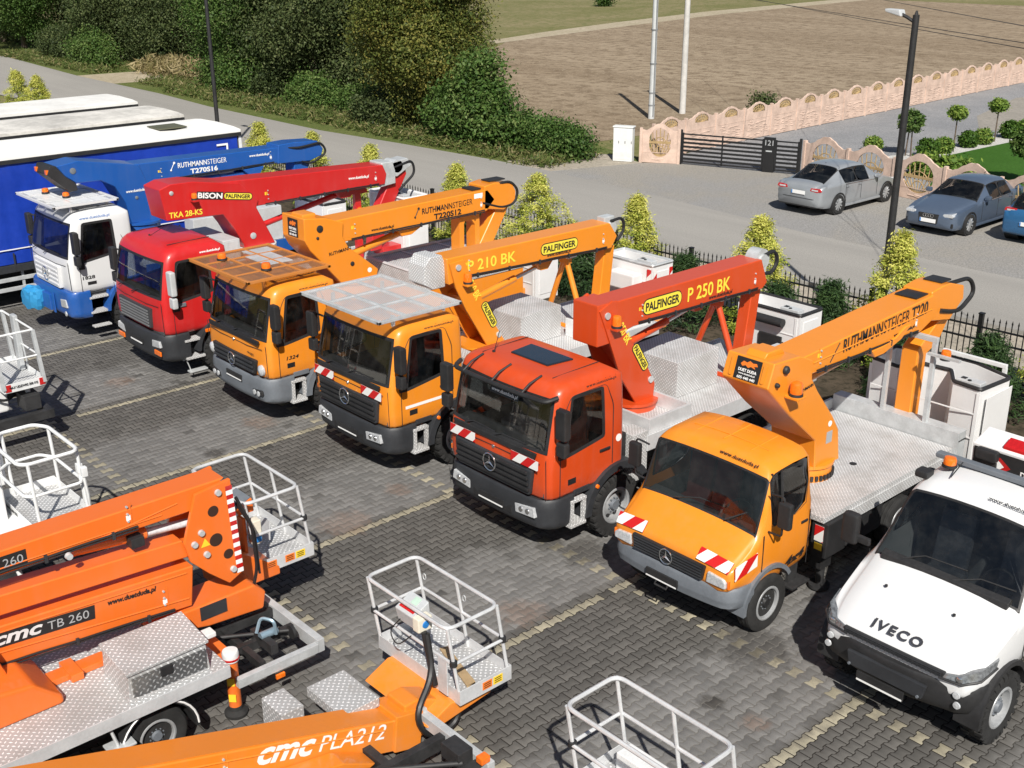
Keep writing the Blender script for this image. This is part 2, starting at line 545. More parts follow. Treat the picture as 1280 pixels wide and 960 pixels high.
def paver_material():
    m, t = newmat("concrete_pavers")
    p = t.pos()
    at = t.new("Attribute"); at.attribute_name = "tone"; tone = at.outputs["Fac"]
    mask, n, n2 = bay_mask(t, p)
    rnd = t.math('FRACT', tone)
    dark = t.mix(rnd, (.084, .080, .074), (.122, .116, .107))
    light = t.mix(rnd, (.136, .133, .129), (.200, .195, .188))
    base = t.mix(mask, dark, light)
    blot = t.ramp(t.noise(2.2, 6, .7, p), .58, .74)
    base = t.mix(t.math('MULTIPLY', blot, .35), base, (.075, .072, .068))
    yel = t.mix(rnd, (.27, .245, .18), (.38, .345, .255))
    yel = t.mix(t.math('MULTIPLY', t.ramp(n2, .42, .66), .65), yel, (.17, .155, .125))
    dk = t.math('GREATER_THAN', tone, 3.5)
    base = t.mix(t.math('MULTIPLY', dk, .55), base, (.035, .033, .030))
    isy = t.math('MULTIPLY', t.math('GREATER_THAN', tone, 1.5), t.math('LESS_THAN', tone, 3.5))
    base = t.mix(isy, base, yel)
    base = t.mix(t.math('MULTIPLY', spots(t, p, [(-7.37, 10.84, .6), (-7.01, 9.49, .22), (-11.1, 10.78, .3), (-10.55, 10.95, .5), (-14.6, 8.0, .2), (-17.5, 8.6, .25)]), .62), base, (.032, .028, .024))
    base = t.mix(t.math('MULTIPLY', spots(t, p, [(-6.42, 9.56, .2), (-14.15, 10.16, .28), (-13.73, 8.83, .5), (-10.0, 9.13, .4), (-18.2, 9.9, .4), (-22.0, 8.9, .35)]), .22), base, (.26, .12, .05))
    fine = t.noise(85, 3, .6, p)
    base = t.mix(t.math('MULTIPLY', t.ramp(fine, .45, .75), .3), base, (.04, .036, .032))
    t.link(base, t.bsdf.inputs["Base Color"])
    t.bsdf.inputs["Roughness"].default_value = .82
    t.bsdf.inputs["Specular IOR Level"].default_value = .3
    t.bump(fine, .35, .004)
    return m

def joint_material():
    m, t = newmat("paver_joints")
    p = t.pos()
    mask, n, n2 = bay_mask(t, p)
    t.link(t.mix(mask, (.016, .013, .010), (.15, .142, .13)), t.bsdf.inputs["Base Color"])
    t.bsdf.inputs["Roughness"].default_value = .95
    return m

def ground_mat(name, cols, scale, fine, bump=.5, bdist=.03, stretch=None, rough=.95):
    m, t = newmat(name)
    p = t.pos()
    if stretch:
        mp = t.new("Mapping"); t.link(p, mp.inputs[0])
        mp.inputs["Rotation"].default_value = (0, 0, R(stretch[0])); mp.inputs["Scale"].default_value = (stretch[1], stretch[2], 1)
        q = mp.outputs[0]
    else: q = p
    a = t.noise(scale, 7, .65, q, .4); b = t.noise(fine, 6, .7, p)
    c = t.noise(fine * 5, 3, .6, p)
    base = t.mix(t.ramp(a, .35, .65), cols[0], cols[1])
    base = t.mix(t.ramp(b, .42, .66), base, cols[2])
    if len(cols) > 3: base = t.mix(t.ramp(c, .55, .72), base, cols[3])
    t.link(base, t.bsdf.inputs["Base Color"])
    t.bsdf.inputs["Roughness"].default_value = rough
    t.bsdf.inputs["Specular IOR Level"].default_value = .15
    h = t.math('ADD', t.math('MULTIPLY', b, .6), t.math('MULTIPLY', c, .4))
    t.bump(h, bump, bdist)
    return m

def sheet(name, pts, z, mat, kind="structure", sub=None):
    me = bpy.data.meshes.new(name)
    me.from_pydata([(x, y, z) for x, y in pts], [], [tuple(range(len(pts)))])
    B = bmesh.new(); B.from_mesh(me); bmesh.ops.recalc_face_normals(B, faces=B.faces)
    for f in B.faces:
        if f.normal.z < 0: f.normal_flip()
    bmesh.ops.triangulate(B, faces=B.faces[:]); B.to_mesh(me); B.free()
    me.materials.append(mat)
    o = bpy.data.objects.new(name, me); col.objects.link(o)
    o["kind"] = kind
    return o

M_MEADOW = ground_mat("dry_meadow", [(.15, .145, .055), (.24, .20, .11), (.11, .125, .04), (.27, .22, .13)], .09, 1.3)
M_SOIL = ground_mat("ploughed_soil", [(.235, .180, .122), (.32, .255, .18), (.165, .122, .08), (.38, .305, .22)], .10, 1.1, 1.0, .16, (38, .12, 1.3))
M_ASPH = ground_mat("old_asphalt", [(.265, .254, .236), (.335, .32, .295), (.24, .23, .214), (.36, .345, .32)], .14, 26, .12, .003, (3, .12, 1.6))
M_GRAVEL = ground_mat("grey_gravel", [(.23, .235, .245), (.29, .29, .295), (.15, .152, .16), (.44, .44, .44)], .25, 17, .9, .02)
M_FORE = ground_mat("forecourt_gravel", [(.27, .265, .26), (.30, .275, .235), (.18, .175, .168), (.48, .475, .46)], .18, 17, .9, .02)
M_VERGE = ground_mat("sandy_verge", [(.40, .35, .285), (.33, .295, .24), (.24, .215, .175), (.46, .42, .35)], .6, 5, .6, .02)
M_GRASS = ground_mat("mown_grass", [(.085, .115, .028), (.135, .15, .05), (.06, .088, .02), (.19, .18, .08)], .25, 6, .9, .04)
M_LAWN = ground_mat("green_lawn", [(.035, .10, .010), (.045, .12, .016), (.028, .075, .009)], .6, 10, .7, .02)
M_BED = ground_mat("planting_bed", [(.06, .048, .034), (.09, .07, .05), (.035, .03, .02)], .8, 6, .8, .03)
M_TRACK = ground_mat("sandy_track", [(.36, .31, .22), (.42, .36, .27), (.28, .24, .16), (.45, .40, .31)], .3, 2.5, .5, .03)
M_STONE = ground_mat("white_stones", [(.50, .49, .46), (.58, .57, .55), (.33, .32, .30), (.66, .65, .62)], 2, 14, .9, .03)

sheet("ground", [(-700, -300), (300, -300), (300, 900), (-700, 900)], -.045, M_MEADOW)
sheet("ploughed_field", [(-36.2, 34.9), (-33.9, 75.5), (-31.0, 150), (-92, 150), (-87.5, 112), (-82.5, 90), (-79.5, 78), (-76.5, 68), (-62, 50), (-48, 38.5)], -.030, M_SOIL)
sheet("field_track", [(-76.2, 66.5), (-79.2, 78), (-82.2, 90), (-87.0, 111), (-92, 150), (-96, 151), (-91.0, 112), (-86.0, 91), (-82.3, 78), (-78.6, 68)], -.026, M_TRACK)
sheet("road_verge", [(-140, 31.5), (-86, 31.4), (-72, 30.7), (-58, 29.9), (-46, 29.8), (-38, 30.6), (-31.0, 30.9), (-31.3, 35.5), (-36, 37), (-60, 40), (-140, 52)], -.022, M_GRASS)
sheet("side_track", [(-77.3, 30.3), (-71.4, 30.3), (-71.2, 33), (-73.6, 36.5), (-74.6, 44), (-79, 44), (-76.8, 36)], -.018, M_TRACK)
sheet("road", [(-140, 22.0), (-33.5, 24.70), (-10.9, 25.62), (25, 27.1), (25, 31.6), (-8, 30.35), (-14, 29.9), (-20, 30.05), (-26.6, 30.75), (-32.6, 31.15), (-36, 31.1), (-41.6, 30.7), (-47, 30.15), (-58, 30.25), (-65, 30.8), (-77, 31.0), (-94, 32.3), (-140, 38)], -.004, M_ASPH)
sheet("forecourt", [(-32.4, 31.15), (-26.6, 30.6), (-20, 29.9), (-14, 29.75), (25, 31.2), (25, 40), (-15.5, 36.35), (-20.6, 37.05), (-25.3, 37.65), (-30.2, 36.0), (-31.2, 35.1)], -.008, M_FORE)
sheet("dirt_patch", [(-35.2, 31.3), (-31.4, 31.0), (-30.7, 34.9), (-33.2, 35.6), (-35.4, 34.6)], -.012, M_VERGE)
sheet("house_driveway", [(-30.2, 36.05), (-25.3, 37.7), (-20.6, 37.1), (-10, 36.4), (-5, 60), (-20, 110), (-33.6, 110), (-33.5, 72.6), (-33.2, 53.5), (-31.3, 37)], -.024, M_GRAVEL)
sheet("concrete_apron", [(-30.3, 65.1), (-28.4, 57.0), (-26.2, 53.0), (-18, 56), (-18, 70), (-28, 74)], -.020, ground_mat("apron_concrete", [(.27, .25, .22), (.31, .285, .25), (.22, .205, .18)], .4, 5, .3, .01))
sheet("stone_border", [(-25.4, 43.4), (-25.0, 45.5), (-25.0, 54.5), (-22.6, 54.5), (-23.2, 45.2), (-22.6, 43.0)], -.016, M_STONE)
sheet("lawn", [(-23.75, 45.3), (-23.4, 54.5), (-12, 54.5), (-12, 37.2), (-20.4, 37.8), (-22.4, 42.6)], -.012, M_LAWN)
sheet("planting_strip", [(-60, 18.6), (6, 18.6), (6, 23.4), (-60, 21.6)], -.012, M_BED)
sheet("fence_verge", [(-60, 21.2), (6, 22.6), (6, 26.2), (-33.5, 24.62), (-60, 23.6)], -.008, M_VERGE)

kb = MB()
for i in range(64):
    x = -58 + i * 1.0
    y = 24.70 + .0405 * (x + 33.5)
    kb.hexa([(x, y - .10, -.05), (x + .985, y - .06, -.05), (x + .985, y + .02, -.05), (x, y - .02, -.05)],
            [(x, y - .10, .085), (x + .985, y - .06, .085), (x + .985, y + .02, .075), (x, y - .02, .075)], .008)
sheet("kerb_shade_strip", [(-58, 23.735), (6, 26.33), (6, 26.50), (-58, 23.905)], .001, ground_mat("painted_kerb_shade", [(.07, .06, .048), (.10, .09, .07), (.045, .04, .032)], .8, 7, .6, .01))  # shadowed gap behind the kerb, painted as a dark strip on the road edge
tag(kb.build("kerb", plain("kerb_concrete", (.27, .26, .24), .9, var=.25, bump=.3)), kind="structure")

# ---- the yard: every paver a raised block in one paving sheet
sheet("yard_base", [(-60, -20), (12, -20), (12, 18.65), (-60, 18.65)], -.0085, joint_material())
def paving():
    prof = [(.0825, -.1), (.0825, -.064), (.0575, -.036), (.0575, .036), (.0825, .064), (.0825, .1)]
    out = prof + [(-x, y) for x, y in prof[::-1]]
    g_ = .0048
    def shrink(x, y, d): return (x - math.copysign(d, x), y - math.copysign(d, y) if abs(y) > .09 else y)
    o1 = np.array([shrink(x, y, g_) for x, y in out]); o2 = np.array([shrink(x, y, g_ + .0075) for x, y in out])
    px, py = .1425, .204
    xs = np.arange(-31.5, 1.5, px)
    cx, cy, tone = [], [], []
    line_cols = {int(round((b + 31.5) / px)) for b in BAYS}
    rowA, rowB = 6.80, 10.75
    for i, x in enumerate(xs):
        y0 = 3.2 + (py / 2 if i % 2 else 0)
        ys = np.arange(y0, 18.6, py)
        # keep what the place shows from round the photograph's position
        ys = ys[ys > 3.2]
        r = rng.random(len(ys)) * .98
        r = np.where(rng.random(len(ys)) < .012, r + 4, r)
        if i in line_cols: r = np.where(ys > 5.4, r + 2, r)
        elif i % 2 == 0:
            for rw in (rowA, rowB):
                k = int(np.argmin(np.abs(ys - rw))); r[k] += 2
        cx.append(np.full(len(ys), x)); cy.append(ys); tone.append(r)
    cx = np.concatenate(cx); cy = np.concatenate(cy); tone = np.concatenate(tone); N = len(cx)
    z = rng.normal(0, .0006, N)
    tilt = rng.normal(0, .0025, (N, 2))
    V = np.empty((N, 24, 3))
    V[:, :12, 0] = cx[:, None] + o1[None, :, 0]; V[:, :12, 1] = cy[:, None] + o1[None, :, 1]; V[:, :12, 2] = -.0032
    V[:, 12:, 0] = cx[:, None] + o2[None, :, 0]; V[:, 12:, 1] = cy[:, None] + o2[None, :, 1]
    V[:, 12:, 2] = z[:, None] + tilt[:, :1] * o2[None, :, 0] + tilt[:, 1:] * o2[None, :, 1]
    base = (np.arange(N) * 24)
    i0 = np.arange(12); i1 = (i0 + 1) % 12
    q = np.stack([i0, i1, i1 + 12, i0 + 12], 1)
    quads = (base[:, None, None] + q[None]).reshape(-1)
    tops = (base[:, None] + (12 + np.arange(12))[None]).reshape(-1)
    loops = np.concatenate([quads, tops])
    nq = N * 12
    tot = np.concatenate([np.full(nq, 4), np.full(N, 12)]); st = np.concatenate([[0], np.cumsum(tot)[:-1]])
    me = bpy.data.meshes.new("yard_paving")
    me.vertices.add(N * 24); me.vertices.foreach_set("co", V.ravel())
    me.loops.add(len(loops)); me.loops.foreach_set("vertex_index", loops.astype(np.int32))
    me.polygons.add(nq + N); me.polygons.foreach_set("loop_start", st.astype(np.int32))
    me.update(calc_edges=True)
    a = me.attributes.new("tone", 'FLOAT', 'FACE')
    a.data.foreach_set("value", np.concatenate([np.repeat(tone, 12), tone]).astype(np.float32))
    me.materials.append(paver_material())
    o = bpy.data.objects.new("yard_paving", me); col.objects.link(o); o["kind"] = "structure"
paving()

# ================================================================== FOLIAGE
def leafmat(name, cols, trans=.25):
    m, t = newmat(name)
    at = t.new("Attribute"); at.attribute_name = "tone"
    cr = t.new("ValToRGB"); e = cr.color_ramp
    while len(e.elements) < len(cols): e.elements.new(.5)
    for i, c in enumerate(cols):
        e.elements[i].position = i / (len(cols) - 1); e.elements[i].color = (*c, 1)
    t.link(at.outputs["Fac"], cr.inputs[0])
    t.link(cr.outputs[0], t.bsdf.inputs["Base Color"])
    t.bsdf.inputs["Roughness"].default_value = .6
    t.bsdf.inputs["Specular IOR Level"].default_value = .25
    tl = t.new("BsdfTranslucent"); t.link(cr.outputs[0], tl.inputs[0])
    mx = t.new("MixShader"); mx.inputs[0].default_value = trans
    t.link(t.bsdf.outputs[0], mx.inputs[1]); t.link(tl.outputs[0], mx.inputs[2])
    t.link(mx.outputs[0], t.n["Material Output"].inputs[0])
    return m

def leaves(name, centers, outdir, tones, size, mat, parent=None, per=30, spread=.5, up=.5, aspect=.55, jitter=.25, tvar=.18):
    """clumps of leaf-shaped faces: centers (k,3), outward directions (k,3), one tone per clump"""
    k = len(centers); N = k * per
    c = np.repeat(centers, per, 0) + rng.normal(0, 1, (N, 3)) * np.repeat(np.broadcast_to(np.atleast_1d(spread), (k,)), per)[:, None] * np.array([1, 1, .75])
    n = np.repeat(outdir, per, 0) * .7 + rng.normal(0, .75, (N, 3)) + np.array([0, 0, up])
    n /= np.linalg.norm(n, axis=1)[:, None] + 1e-9
    a = np.cross(n, rng.normal(0, 1, (N, 3))); a /= np.linalg.norm(a, axis=1)[:, None] + 1e-9
    b = np.cross(n, a)
    s = size * (1 + rng.normal(0, jitter, N)).clip(.4, 2)
    L = a * s[:, None] * .5; Wd = b * s[:, None] * .5 * aspect
    V = np.stack([c - L, c + Wd - L * .1, c + L, c - Wd - L * .1], 1).reshape(-1, 3)
    me = bpy.data.meshes.new(name)
    me.vertices.add(N * 4); me.vertices.foreach_set("co", V.ravel())
    me.loops.add(N * 4); me.loops.foreach_set("vertex_index", np.arange(N * 4, dtype=np.int32))
    me.polygons.add(N); me.polygons.foreach_set("loop_start", (np.arange(N) * 4).astype(np.int32))
    me.update(calc_edges=True)
    t = (np.repeat(tones, per) + rng.normal(0, tvar, N)).clip(0, 1)
    at = me.attributes.new("tone", 'FLOAT', 'FACE'); at.data.foreach_set("value", t.astype(np.float32))
    me.materials.append(mat)
    o = bpy.data.objects.new(name, me); col.objects.link(o)
    if parent is not None: o.parent = parent
    return o

def blob_points(ells, k, inner=.55):
    """points through a union of ellipsoids, denser towards the outside"""
    vol = np.array([e[3] * e[4] * e[5] for e in ells]) ** .7
    idx = rng.choice(len(ells), k, p=vol / vol.sum())
    E = np.array(ells)[idx]
    d = rng.normal(0, 1, (k, 3)); d /= np.linalg.norm(d, axis=1)[:, None]
    r = inner + (1 - inner) * rng.random(k) ** .6
    p = E[:, :3] + d * E[:, 3:6] * r[:, None]
    return p, d

BARK = plain("tree_bark", (.10, .075, .055), .95, var=.35, scale=6, bump=.8, bscale=25)
L_DARK = leafmat("dark_green_leaves", [(.026, .042, .014), (.048, .072, .022), (.075, .102, .034), (.118, .140, .052)])
L_AUT = leafmat("turning_leaves", [(.045, .070, .014), (.085, .112, .022), (.135, .150, .032), (.20, .18, .04)])
L_GREEN = leafmat("green_leaves", [(.030, .068, .012), (.052, .108, .020), (.085, .145, .032), (.14, .19, .055)])
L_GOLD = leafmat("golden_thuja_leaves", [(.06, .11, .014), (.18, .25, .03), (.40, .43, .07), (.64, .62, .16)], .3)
L_PINE = leafmat("dark_conifer_needles", [(.012, .028, .010), (.022, .048, .014), (.038, .075, .022), (.06, .11, .03)], .1)
L_DRY = leafmat("dry_grass_blades", [(.10, .10, .03), (.20, .17, .07), (.32, .26, .13), (.42, .35, .2)], .3)
L_TOPI = leafmat("clipped_leaves", [(.03, .075, .008), (.055, .12, .015), (.11, .19, .03), (.24, .32, .06)])

def trunk_mb(h, r0, r1, lean=(0, 0), limbs=(), n=9):
    mb = MB()
    pts = [(lean[0] * (i / 5) ** 2 + random.uniform(-.04, .04) * h * .1, lean[1] * (i / 5) ** 2, h * i / 5) for i in range(6)]
    for i in range(5):
        mb.cyl(pts[i], pts[i + 1], r0 + (r1 - r0) * i / 5, r0 + (r1 - r0) * (i + 1) / 5, n, caps=False)
    for (h0, dx, dy, dz, rr) in limbs:
        t = h0 / h; b = (lean[0] * t * t, lean[1] * t * t, h0)
        mid = (b[0] + dx * .5, b[1] + dy * .5, b[2] + dz * .35); e = (b[0] + dx, b[1] + dy, b[2] + dz)
        mb.cyl(b, mid, rr, rr * .7, 6, caps=False); mb.cyl(mid, e, rr * .7, rr * .25, 6, caps=False)
    return mb

def tree(name, loc, h, ells, leafm, label, nclump=420, per=34, size=.26, spread=.5, tone=(.5, .25), trunk_r=.22, group=None, cat="tree"):
    t = empty(name, loc, label, cat, group)
    limbs = []
    for e in ells[:7]:
        hz = max(h * .22, e[2] * .45); limbs.append((hz, e[0] * .85, e[1] * .85, e[2] - hz, trunk_r * .45))
    trunk_mb(h * .8, trunk_r, trunk_r * .3, (0, 0), limbs).build("trunk", BARK, t)
    p, d = blob_points(ells, nclump)
    tn = rng.normal(tone[0], tone[1], nclump).clip(0, 1)
    leaves("crown", p, d, tn, size, leafm, t, per, spread)
    return t

def crown_blobs(w, h0, h1, n, seed, dep=None):
    """random ellipsoids forming an uneven crown between heights h0 and h1"""
    r_ = random.Random(seed); dep = dep or w; out = []
    for i in range(n):
        t = (i + .5) / n; z = h0 + (h1 - h0) * t
        prof = math.sin(min(1, .22 + t * .9) * math.pi) ** .6
        a = r_.uniform(0, 6.28); q = r_.uniform(.25, .62) * prof
        s = r_.uniform(.34, .52)
        out.append((math.cos(a) * w * q, math.sin(a) * dep * q, z, w * s * (.55 + prof * .5), dep * s * (.55 + prof * .5), (h1 - h0) * r_.uniform(.14, .22)))
    return out

# the big tree whose leaves are turning, beside the road
tree("broadleaf_tree", (-43.3, 34.2, 0), 13.5, crown_blobs(3.7, 1.6, 13.5, 19, 3), L_AUT, "tall rounded roadside tree with olive leaves turning yellow, at the field edge", 2900, 56, .125, .33, (.56, .26), .3)
# the wood along the road to the left of it
wood = [(-54.0, 38.5, 12.5, 3.4, L_DARK, .52, "dark green tree standing just left of the rounded olive tree"),
        (-55.5, 35.4, 13.0, 3.8, L_DARK, .62, "bushy tree by the road directly behind the far black lamp post"),
        (-58.5, 37.2, 14.5, 4.6, L_DARK, .42, "tall deep green tree behind the bend of the grass verge"),
        (-63.0, 35.6, 12.0, 3.8, L_GREEN, .45, "mid green tree with low branches right of the sandy side track"),
        (-67.5, 39.5, 15.0, 4.8, L_DARK, .30, "shadowed tree standing at the back of the side track"),
        (-72.5, 46.0, 16.0, 5.5, L_DARK, .28, "dark tree closing the end of the sandy side track"),
        (-79.0, 39.5, 14.0, 4.6, L_DARK, .48, "leafy tree left of the sandy side track"),
        (-85.0, 37.5, 13.0, 4.4, L_DARK, .55, "grey green tree above the shaded stretch of road"),
        (-92.0, 38.5, 14.0, 5.0, L_GREEN, .35, "leftmost roadside tree of the wood, overhanging the far road"),
        (-99.0, 42.0, 15.0, 5.5, L_DARK, .40, "farthest tree of the wood in the photo's top left corner")]
wood += [(-107.0, 37.0, 14.0, 5.2, L_DARK, .42, "tree beyond the shaded road, at the very edge of the photo"),
        (-117.0, 38.5, 15.0, 5.6, L_DARK, .40, "last tree of the wood, only its side showing at the photo's edge"),
        (-99.5, 36.0, 11.0, 4.4, L_GREEN, .40, "low branching tree above the shaded road near the photo's edge"),
        (-70.5, 54.0, 17.0, 5.5, L_DARK, .35, "tall tree standing deep in the wood behind the side track"),
        (-60.5, 45.0, 17.0, 5.0, L_DARK, .40, "tall tree in the second row of the wood behind the verge bend"),
        (-64.5, 43.0, 16.0, 4.4, L_DARK, .45, "tall tree in the second row behind the far lamp post"),
        (-88.0, 47.0, 17.0, 6.0, L_DARK, .35, "tall tree in the second row above the shaded road")]
for i, (x, y, h, w, lm, tn, lb) in enumerate(wood):
    tree("broadleaf_tree", (x, y, 0), h, crown_blobs(w, .8 if tn > .4 else 2.2, h, 15, 20 + i), lm, lb, 1700, 50, .15, .44, (tn, .24), .24, "trees of the roadside wood")
wp, wd = blob_points([(-64 - 6.5 * i, 47 + (i % 3) * 3, 4.5, 4.0, 4.0, 6.5) for i in range(9)], 1700, .3)
tag(leaves("wood_interior", wp, wd, rng.normal(.25, .2, 1700).clip(0, 1), .26, L_DARK, None, 60, .8), "dense dark mass of the wood behind the roadside trees", "woodland", kind="stuff")

def bush(name, loc, ells, leafm, label, n=160, per=30, size=.22, spread=.28, tone=(.5, .22), group=None, cat="bush"):
    size *= .6; per = int(per * 2.1)
    t = empty(name, loc, label, cat, group)
    mb = MB()
    for i in range(7):
        a = i * .9; e = ells[i % len(ells)]
        mb.cyl((math.cos(a) * .08, math.sin(a) * .08, -.02), (e[0] * .8 + math.cos(a) * .2, e[1] * .8 + math.sin(a) * .2, e[2]), .025, .008, 5)
    mb.build("stems", BARK, t)
    p, d = blob_points(ells, n, .4); p[:, 2] = np.abs(p[:, 2]) + .03
    leaves("foliage", p, d, rng.normal(tone[0], tone[1], n).clip(0, 1), size, leafm, t, per, spread)
    return t

bush("large_bush", (-39.2, 32.9, 0), [(0, 0, 1.6, 1.7, 1.2, 1.6), (1.2, .2, 1.2, 1.3, 1.0, 1.3), (-1.3, -.1, 1.1, 1.3, 1.0, 1.2), (.3, .3, 2.9, 1.1, .9, 1.1), (2.1, .4, .8, .9, .8, .8)], L_GREEN, "bright green shrub tall against the foot of the rounded olive tree", 420, 30, .26, .3, (.55, .22), "bushes along the road verge")
bush("low_bush", (-35.2, 33.6, 0), [(0, 0, .7, 1.4, .9, .75), (1.3, .1, .6, 1.0, .8, .65), (-1.2, .2, .7, 1.0, .8, .75)], L_GREEN, "low spreading bush at the field corner beside the pale cabinet", 300, 30, .2, .24, (.38, .22), "bushes along the road verge")
for i, (x, y, s, tn, lb) in enumerate([(-46.0, 32.9, .9, .45, "low green bush under the left side of the rounded olive tree"), (-49.8, 34.4, .75, .55, "scrubby bush on the verge beneath the dark green tree"),
        (-54.0, 34.2, .9, .6, "verge bush behind the foot of the far lamp post"), (-58.5, 34.6, .9, .45, "rounded bush on the grass verge further down the road"),
        (-63.8, 34.2, .7, .55, "small bush where the verge meets the sandy side track"), (-81.5, 34.0, 1.4, .6, "light green bush beside the far shaded road"), (-88.0, 34.4, 1.4, .5, "farthest roadside bush at the photo's left edge")]):
    bush("roadside_bush", (x, y, 0), [(0, 0, .9 * s, 1.3 * s, .9 * s, .9 * s), (1.0 * s, .2, .7 * s, .9 * s, .8 * s, .7 * s), (-1.1 * s, .1, .6 * s, .9 * s, .7 * s, .7 * s)], L_GREEN if tn > .5 else L_DARK, lb, 200, 28, .24, .3, (tn, .2), "bushes along the road verge")
bush("field_bush", (-33.6, 46.3, 0), [(0, 0, .8, .75, .6, .75), (.4, 0, .5, .6, .5, .5)], L_DARK, "lone small bush behind the pink concrete fence", 80, 26, .2, .2, (.6, .2))
bush("field_bush", (-107.0, 112.0, 0), [(0, 0, 1.0, 1.2, 1.0, 1.2)], L_GREEN, "tiny far bush alone on the dry meadow", 50, 26, .4, .35, (.4, .2))

# tufts of grass and weeds on the verge (nobody could count them)
gx = rng.uniform(-95, -33, 3800); gy = 31.3 + np.abs(rng.normal(0, 1.6, 3800)) + np.where(gx < -66, .8, 0)
keep = ~((gx > -77.5) & (gx < -70.5) & (gy < 45)); gx, gy = gx[keep], gy[keep]
gc = np.stack([gx, gy, rng.uniform(.03, .2, len(gx))], 1); gd = np.tile([0, 0, .1], (len(gx), 1))
tag(leaves("verge_grass", gc, gd, rng.normal(.3, .3, len(gx)).clip(0, 1), .3, leafmat("verge_grass_blades", [(.07, .11, .025), (.12, .15, .04), (.20, .19, .075), (.31, .26, .13)], .3), None, 9, .16, -.2, .18), "uneven grass and weeds along the road verge", "grass", kind="stuff")
gx = rng.uniform(-77, -64, 700); gy = 36.5 + rng.normal(0, .9, 700)
gc = np.stack([gx, gy, rng.uniform(.1, .7, 700)], 1)
tag(leaves("tall_dry_grass", gc, np.tile([0, 0, .1], (700, 1)), rng.normal(.6, .25, 700).clip(0, 1), .6, L_DRY, None, 14, .2, -.3, .12), "tall dry grass at the edge of the wood", "grass", kind="stuff")

# golden thujas along the fence
def thuja_tree(loc, h, w, label):
    t = empty("golden_thuja", loc, label, "thuja", "golden thujas along the black fence")
    trunk_mb(h * .7, .05, .015).build("trunk", BARK, t)
    k = int(280 * h / 2.8)
    z = rng.random(k) ** .8 * h * .97 + .05
    w = w * 1.12
    prof = np.where(z / h < .25, .75 + z / h, (1 - ((z / h - .25) / .75) ** 1.5) * .98 + .03) * w
    a = rng.random(k) * 6.283; rr = prof * (.45 + .55 * rng.random(k) ** .5) * (1 + .30 * np.sin(a * 3 + z * 4) + .15 * np.sin(a * 5 - z * 7))
    p = np.stack([np.cos(a) * rr, np.sin(a) * rr, z], 1)
    d = np.stack([np.cos(a), np.sin(a), np.full(k, .8)], 1)
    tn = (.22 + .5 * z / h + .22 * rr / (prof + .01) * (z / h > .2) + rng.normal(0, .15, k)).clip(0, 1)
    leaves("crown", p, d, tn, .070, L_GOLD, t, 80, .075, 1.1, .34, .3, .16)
for x, y, h, w, lb in [(-11.75, 21.2, 2.95, .62, "golden thuja in front of the near black lamp post"),
        (-15.3, 21.3, 2.65, .66, "golden thuja behind the hose loop of the red orange boom"),
        (-18.95, 21.2, 2.55, .58, "golden thuja right of the white basket with red and white stripes"),
        (-22.55, 21.2, 2.55, .95, "widest golden thuja with twin tips beyond the orange boom tips"),
        (-25.6, 20.9, 2.45, .6, "golden thuja behind the middle of the long orange boom"),
        (-29.7, 20.8, 2.5, .62, "golden thuja behind the grey tip of the red boom"),
        (-33.0, 20.8, 2.5, .62, "golden thuja beside the blue boom's tip"),
        (-36.0, 20.6, 2.5, .6, "golden thuja just past the corner of the blue trailer"),
        (-55.0, 20.2, 2.6, .7, "golden thuja beyond the farthest trailer, right of its neighbour"),
        (-57.6, 20.2, 2.6, .8, "leftmost golden thuja beyond the farthest trailer"),
        (-8.2, 21.6, 2.5, .6, "golden thuja at the photo's right edge behind the black fence")]:
    thuja_tree((x, y, 0), h, w, lb)

def conifer(loc, h, w, label):
    t = empty("dark_conifer", loc, label, "conifer", "dark conifers inside the black fence")
    trunk_mb(h * .8, .05, .015).build("trunk", BARK, t)
    k = int(150 * h)
    z = rng.random(k) ** .75 * h + .03
    rr = w * (1 - (z / h) ** 1.3 * .85) * (.4 + .6 * rng.random(k) ** .5)
    a = rng.random(k) * 6.283
    p = np.stack([np.cos(a) * rr, np.sin(a) * rr, z], 1); d = np.stack([np.cos(a), np.sin(a), np.full(k, 1.2)], 1)
    leaves("crown", p, d, (.3 + .3 * z / h + rng.normal(0, .18, k)).clip(0, 1), .12, L_PINE, t, 48, .1, .8, .18)
CN = ["dark conifer between the %s", "low dark conifer beside the %s"]
for i, (x, y, h, w, lb) in enumerate([(-9.2, 20.3, 1.5, .75, "dark conifer right of the white double basket, under the fence"), (-12.9, 20.6, 1.7, .6, "upright dark conifer between the near lamp post and the white basket with black door"),
        (-13.9, 20.2, 1.5, .7, "dark conifer against the white basket with black door"), (-10.6, 20.0, 1.3, .85, "dark conifer behind the white double basket"),
        (-16.6, 20.3, 1.6, .8, "dark conifer behind the A frame of the red orange boom"), (-17.9, 20.0, 1.4, .8, "dark conifer under the red orange boom"),
        (-19.9, 20.2, 1.5, .7, "dark conifer behind the white basket with striped corners"), (-21.2, 20.1, 1.4, .8, "dark conifer under the shorter orange boom"),
        (-23.9, 20.1, 1.6, .8, "dark conifer behind the frame of the long orange boom"), (-27.2, 20.1, 1.5, .75, "dark conifer behind the red boom's arm"),
        (-31.3, 20.1, 1.5, .75, "dark conifer beneath the red boom's grey tip"), (-7.0, 20.6, 1.4, .9, "dark conifer at the right edge of the photo")]):
    conifer((x, y, 0), h, w, lb)

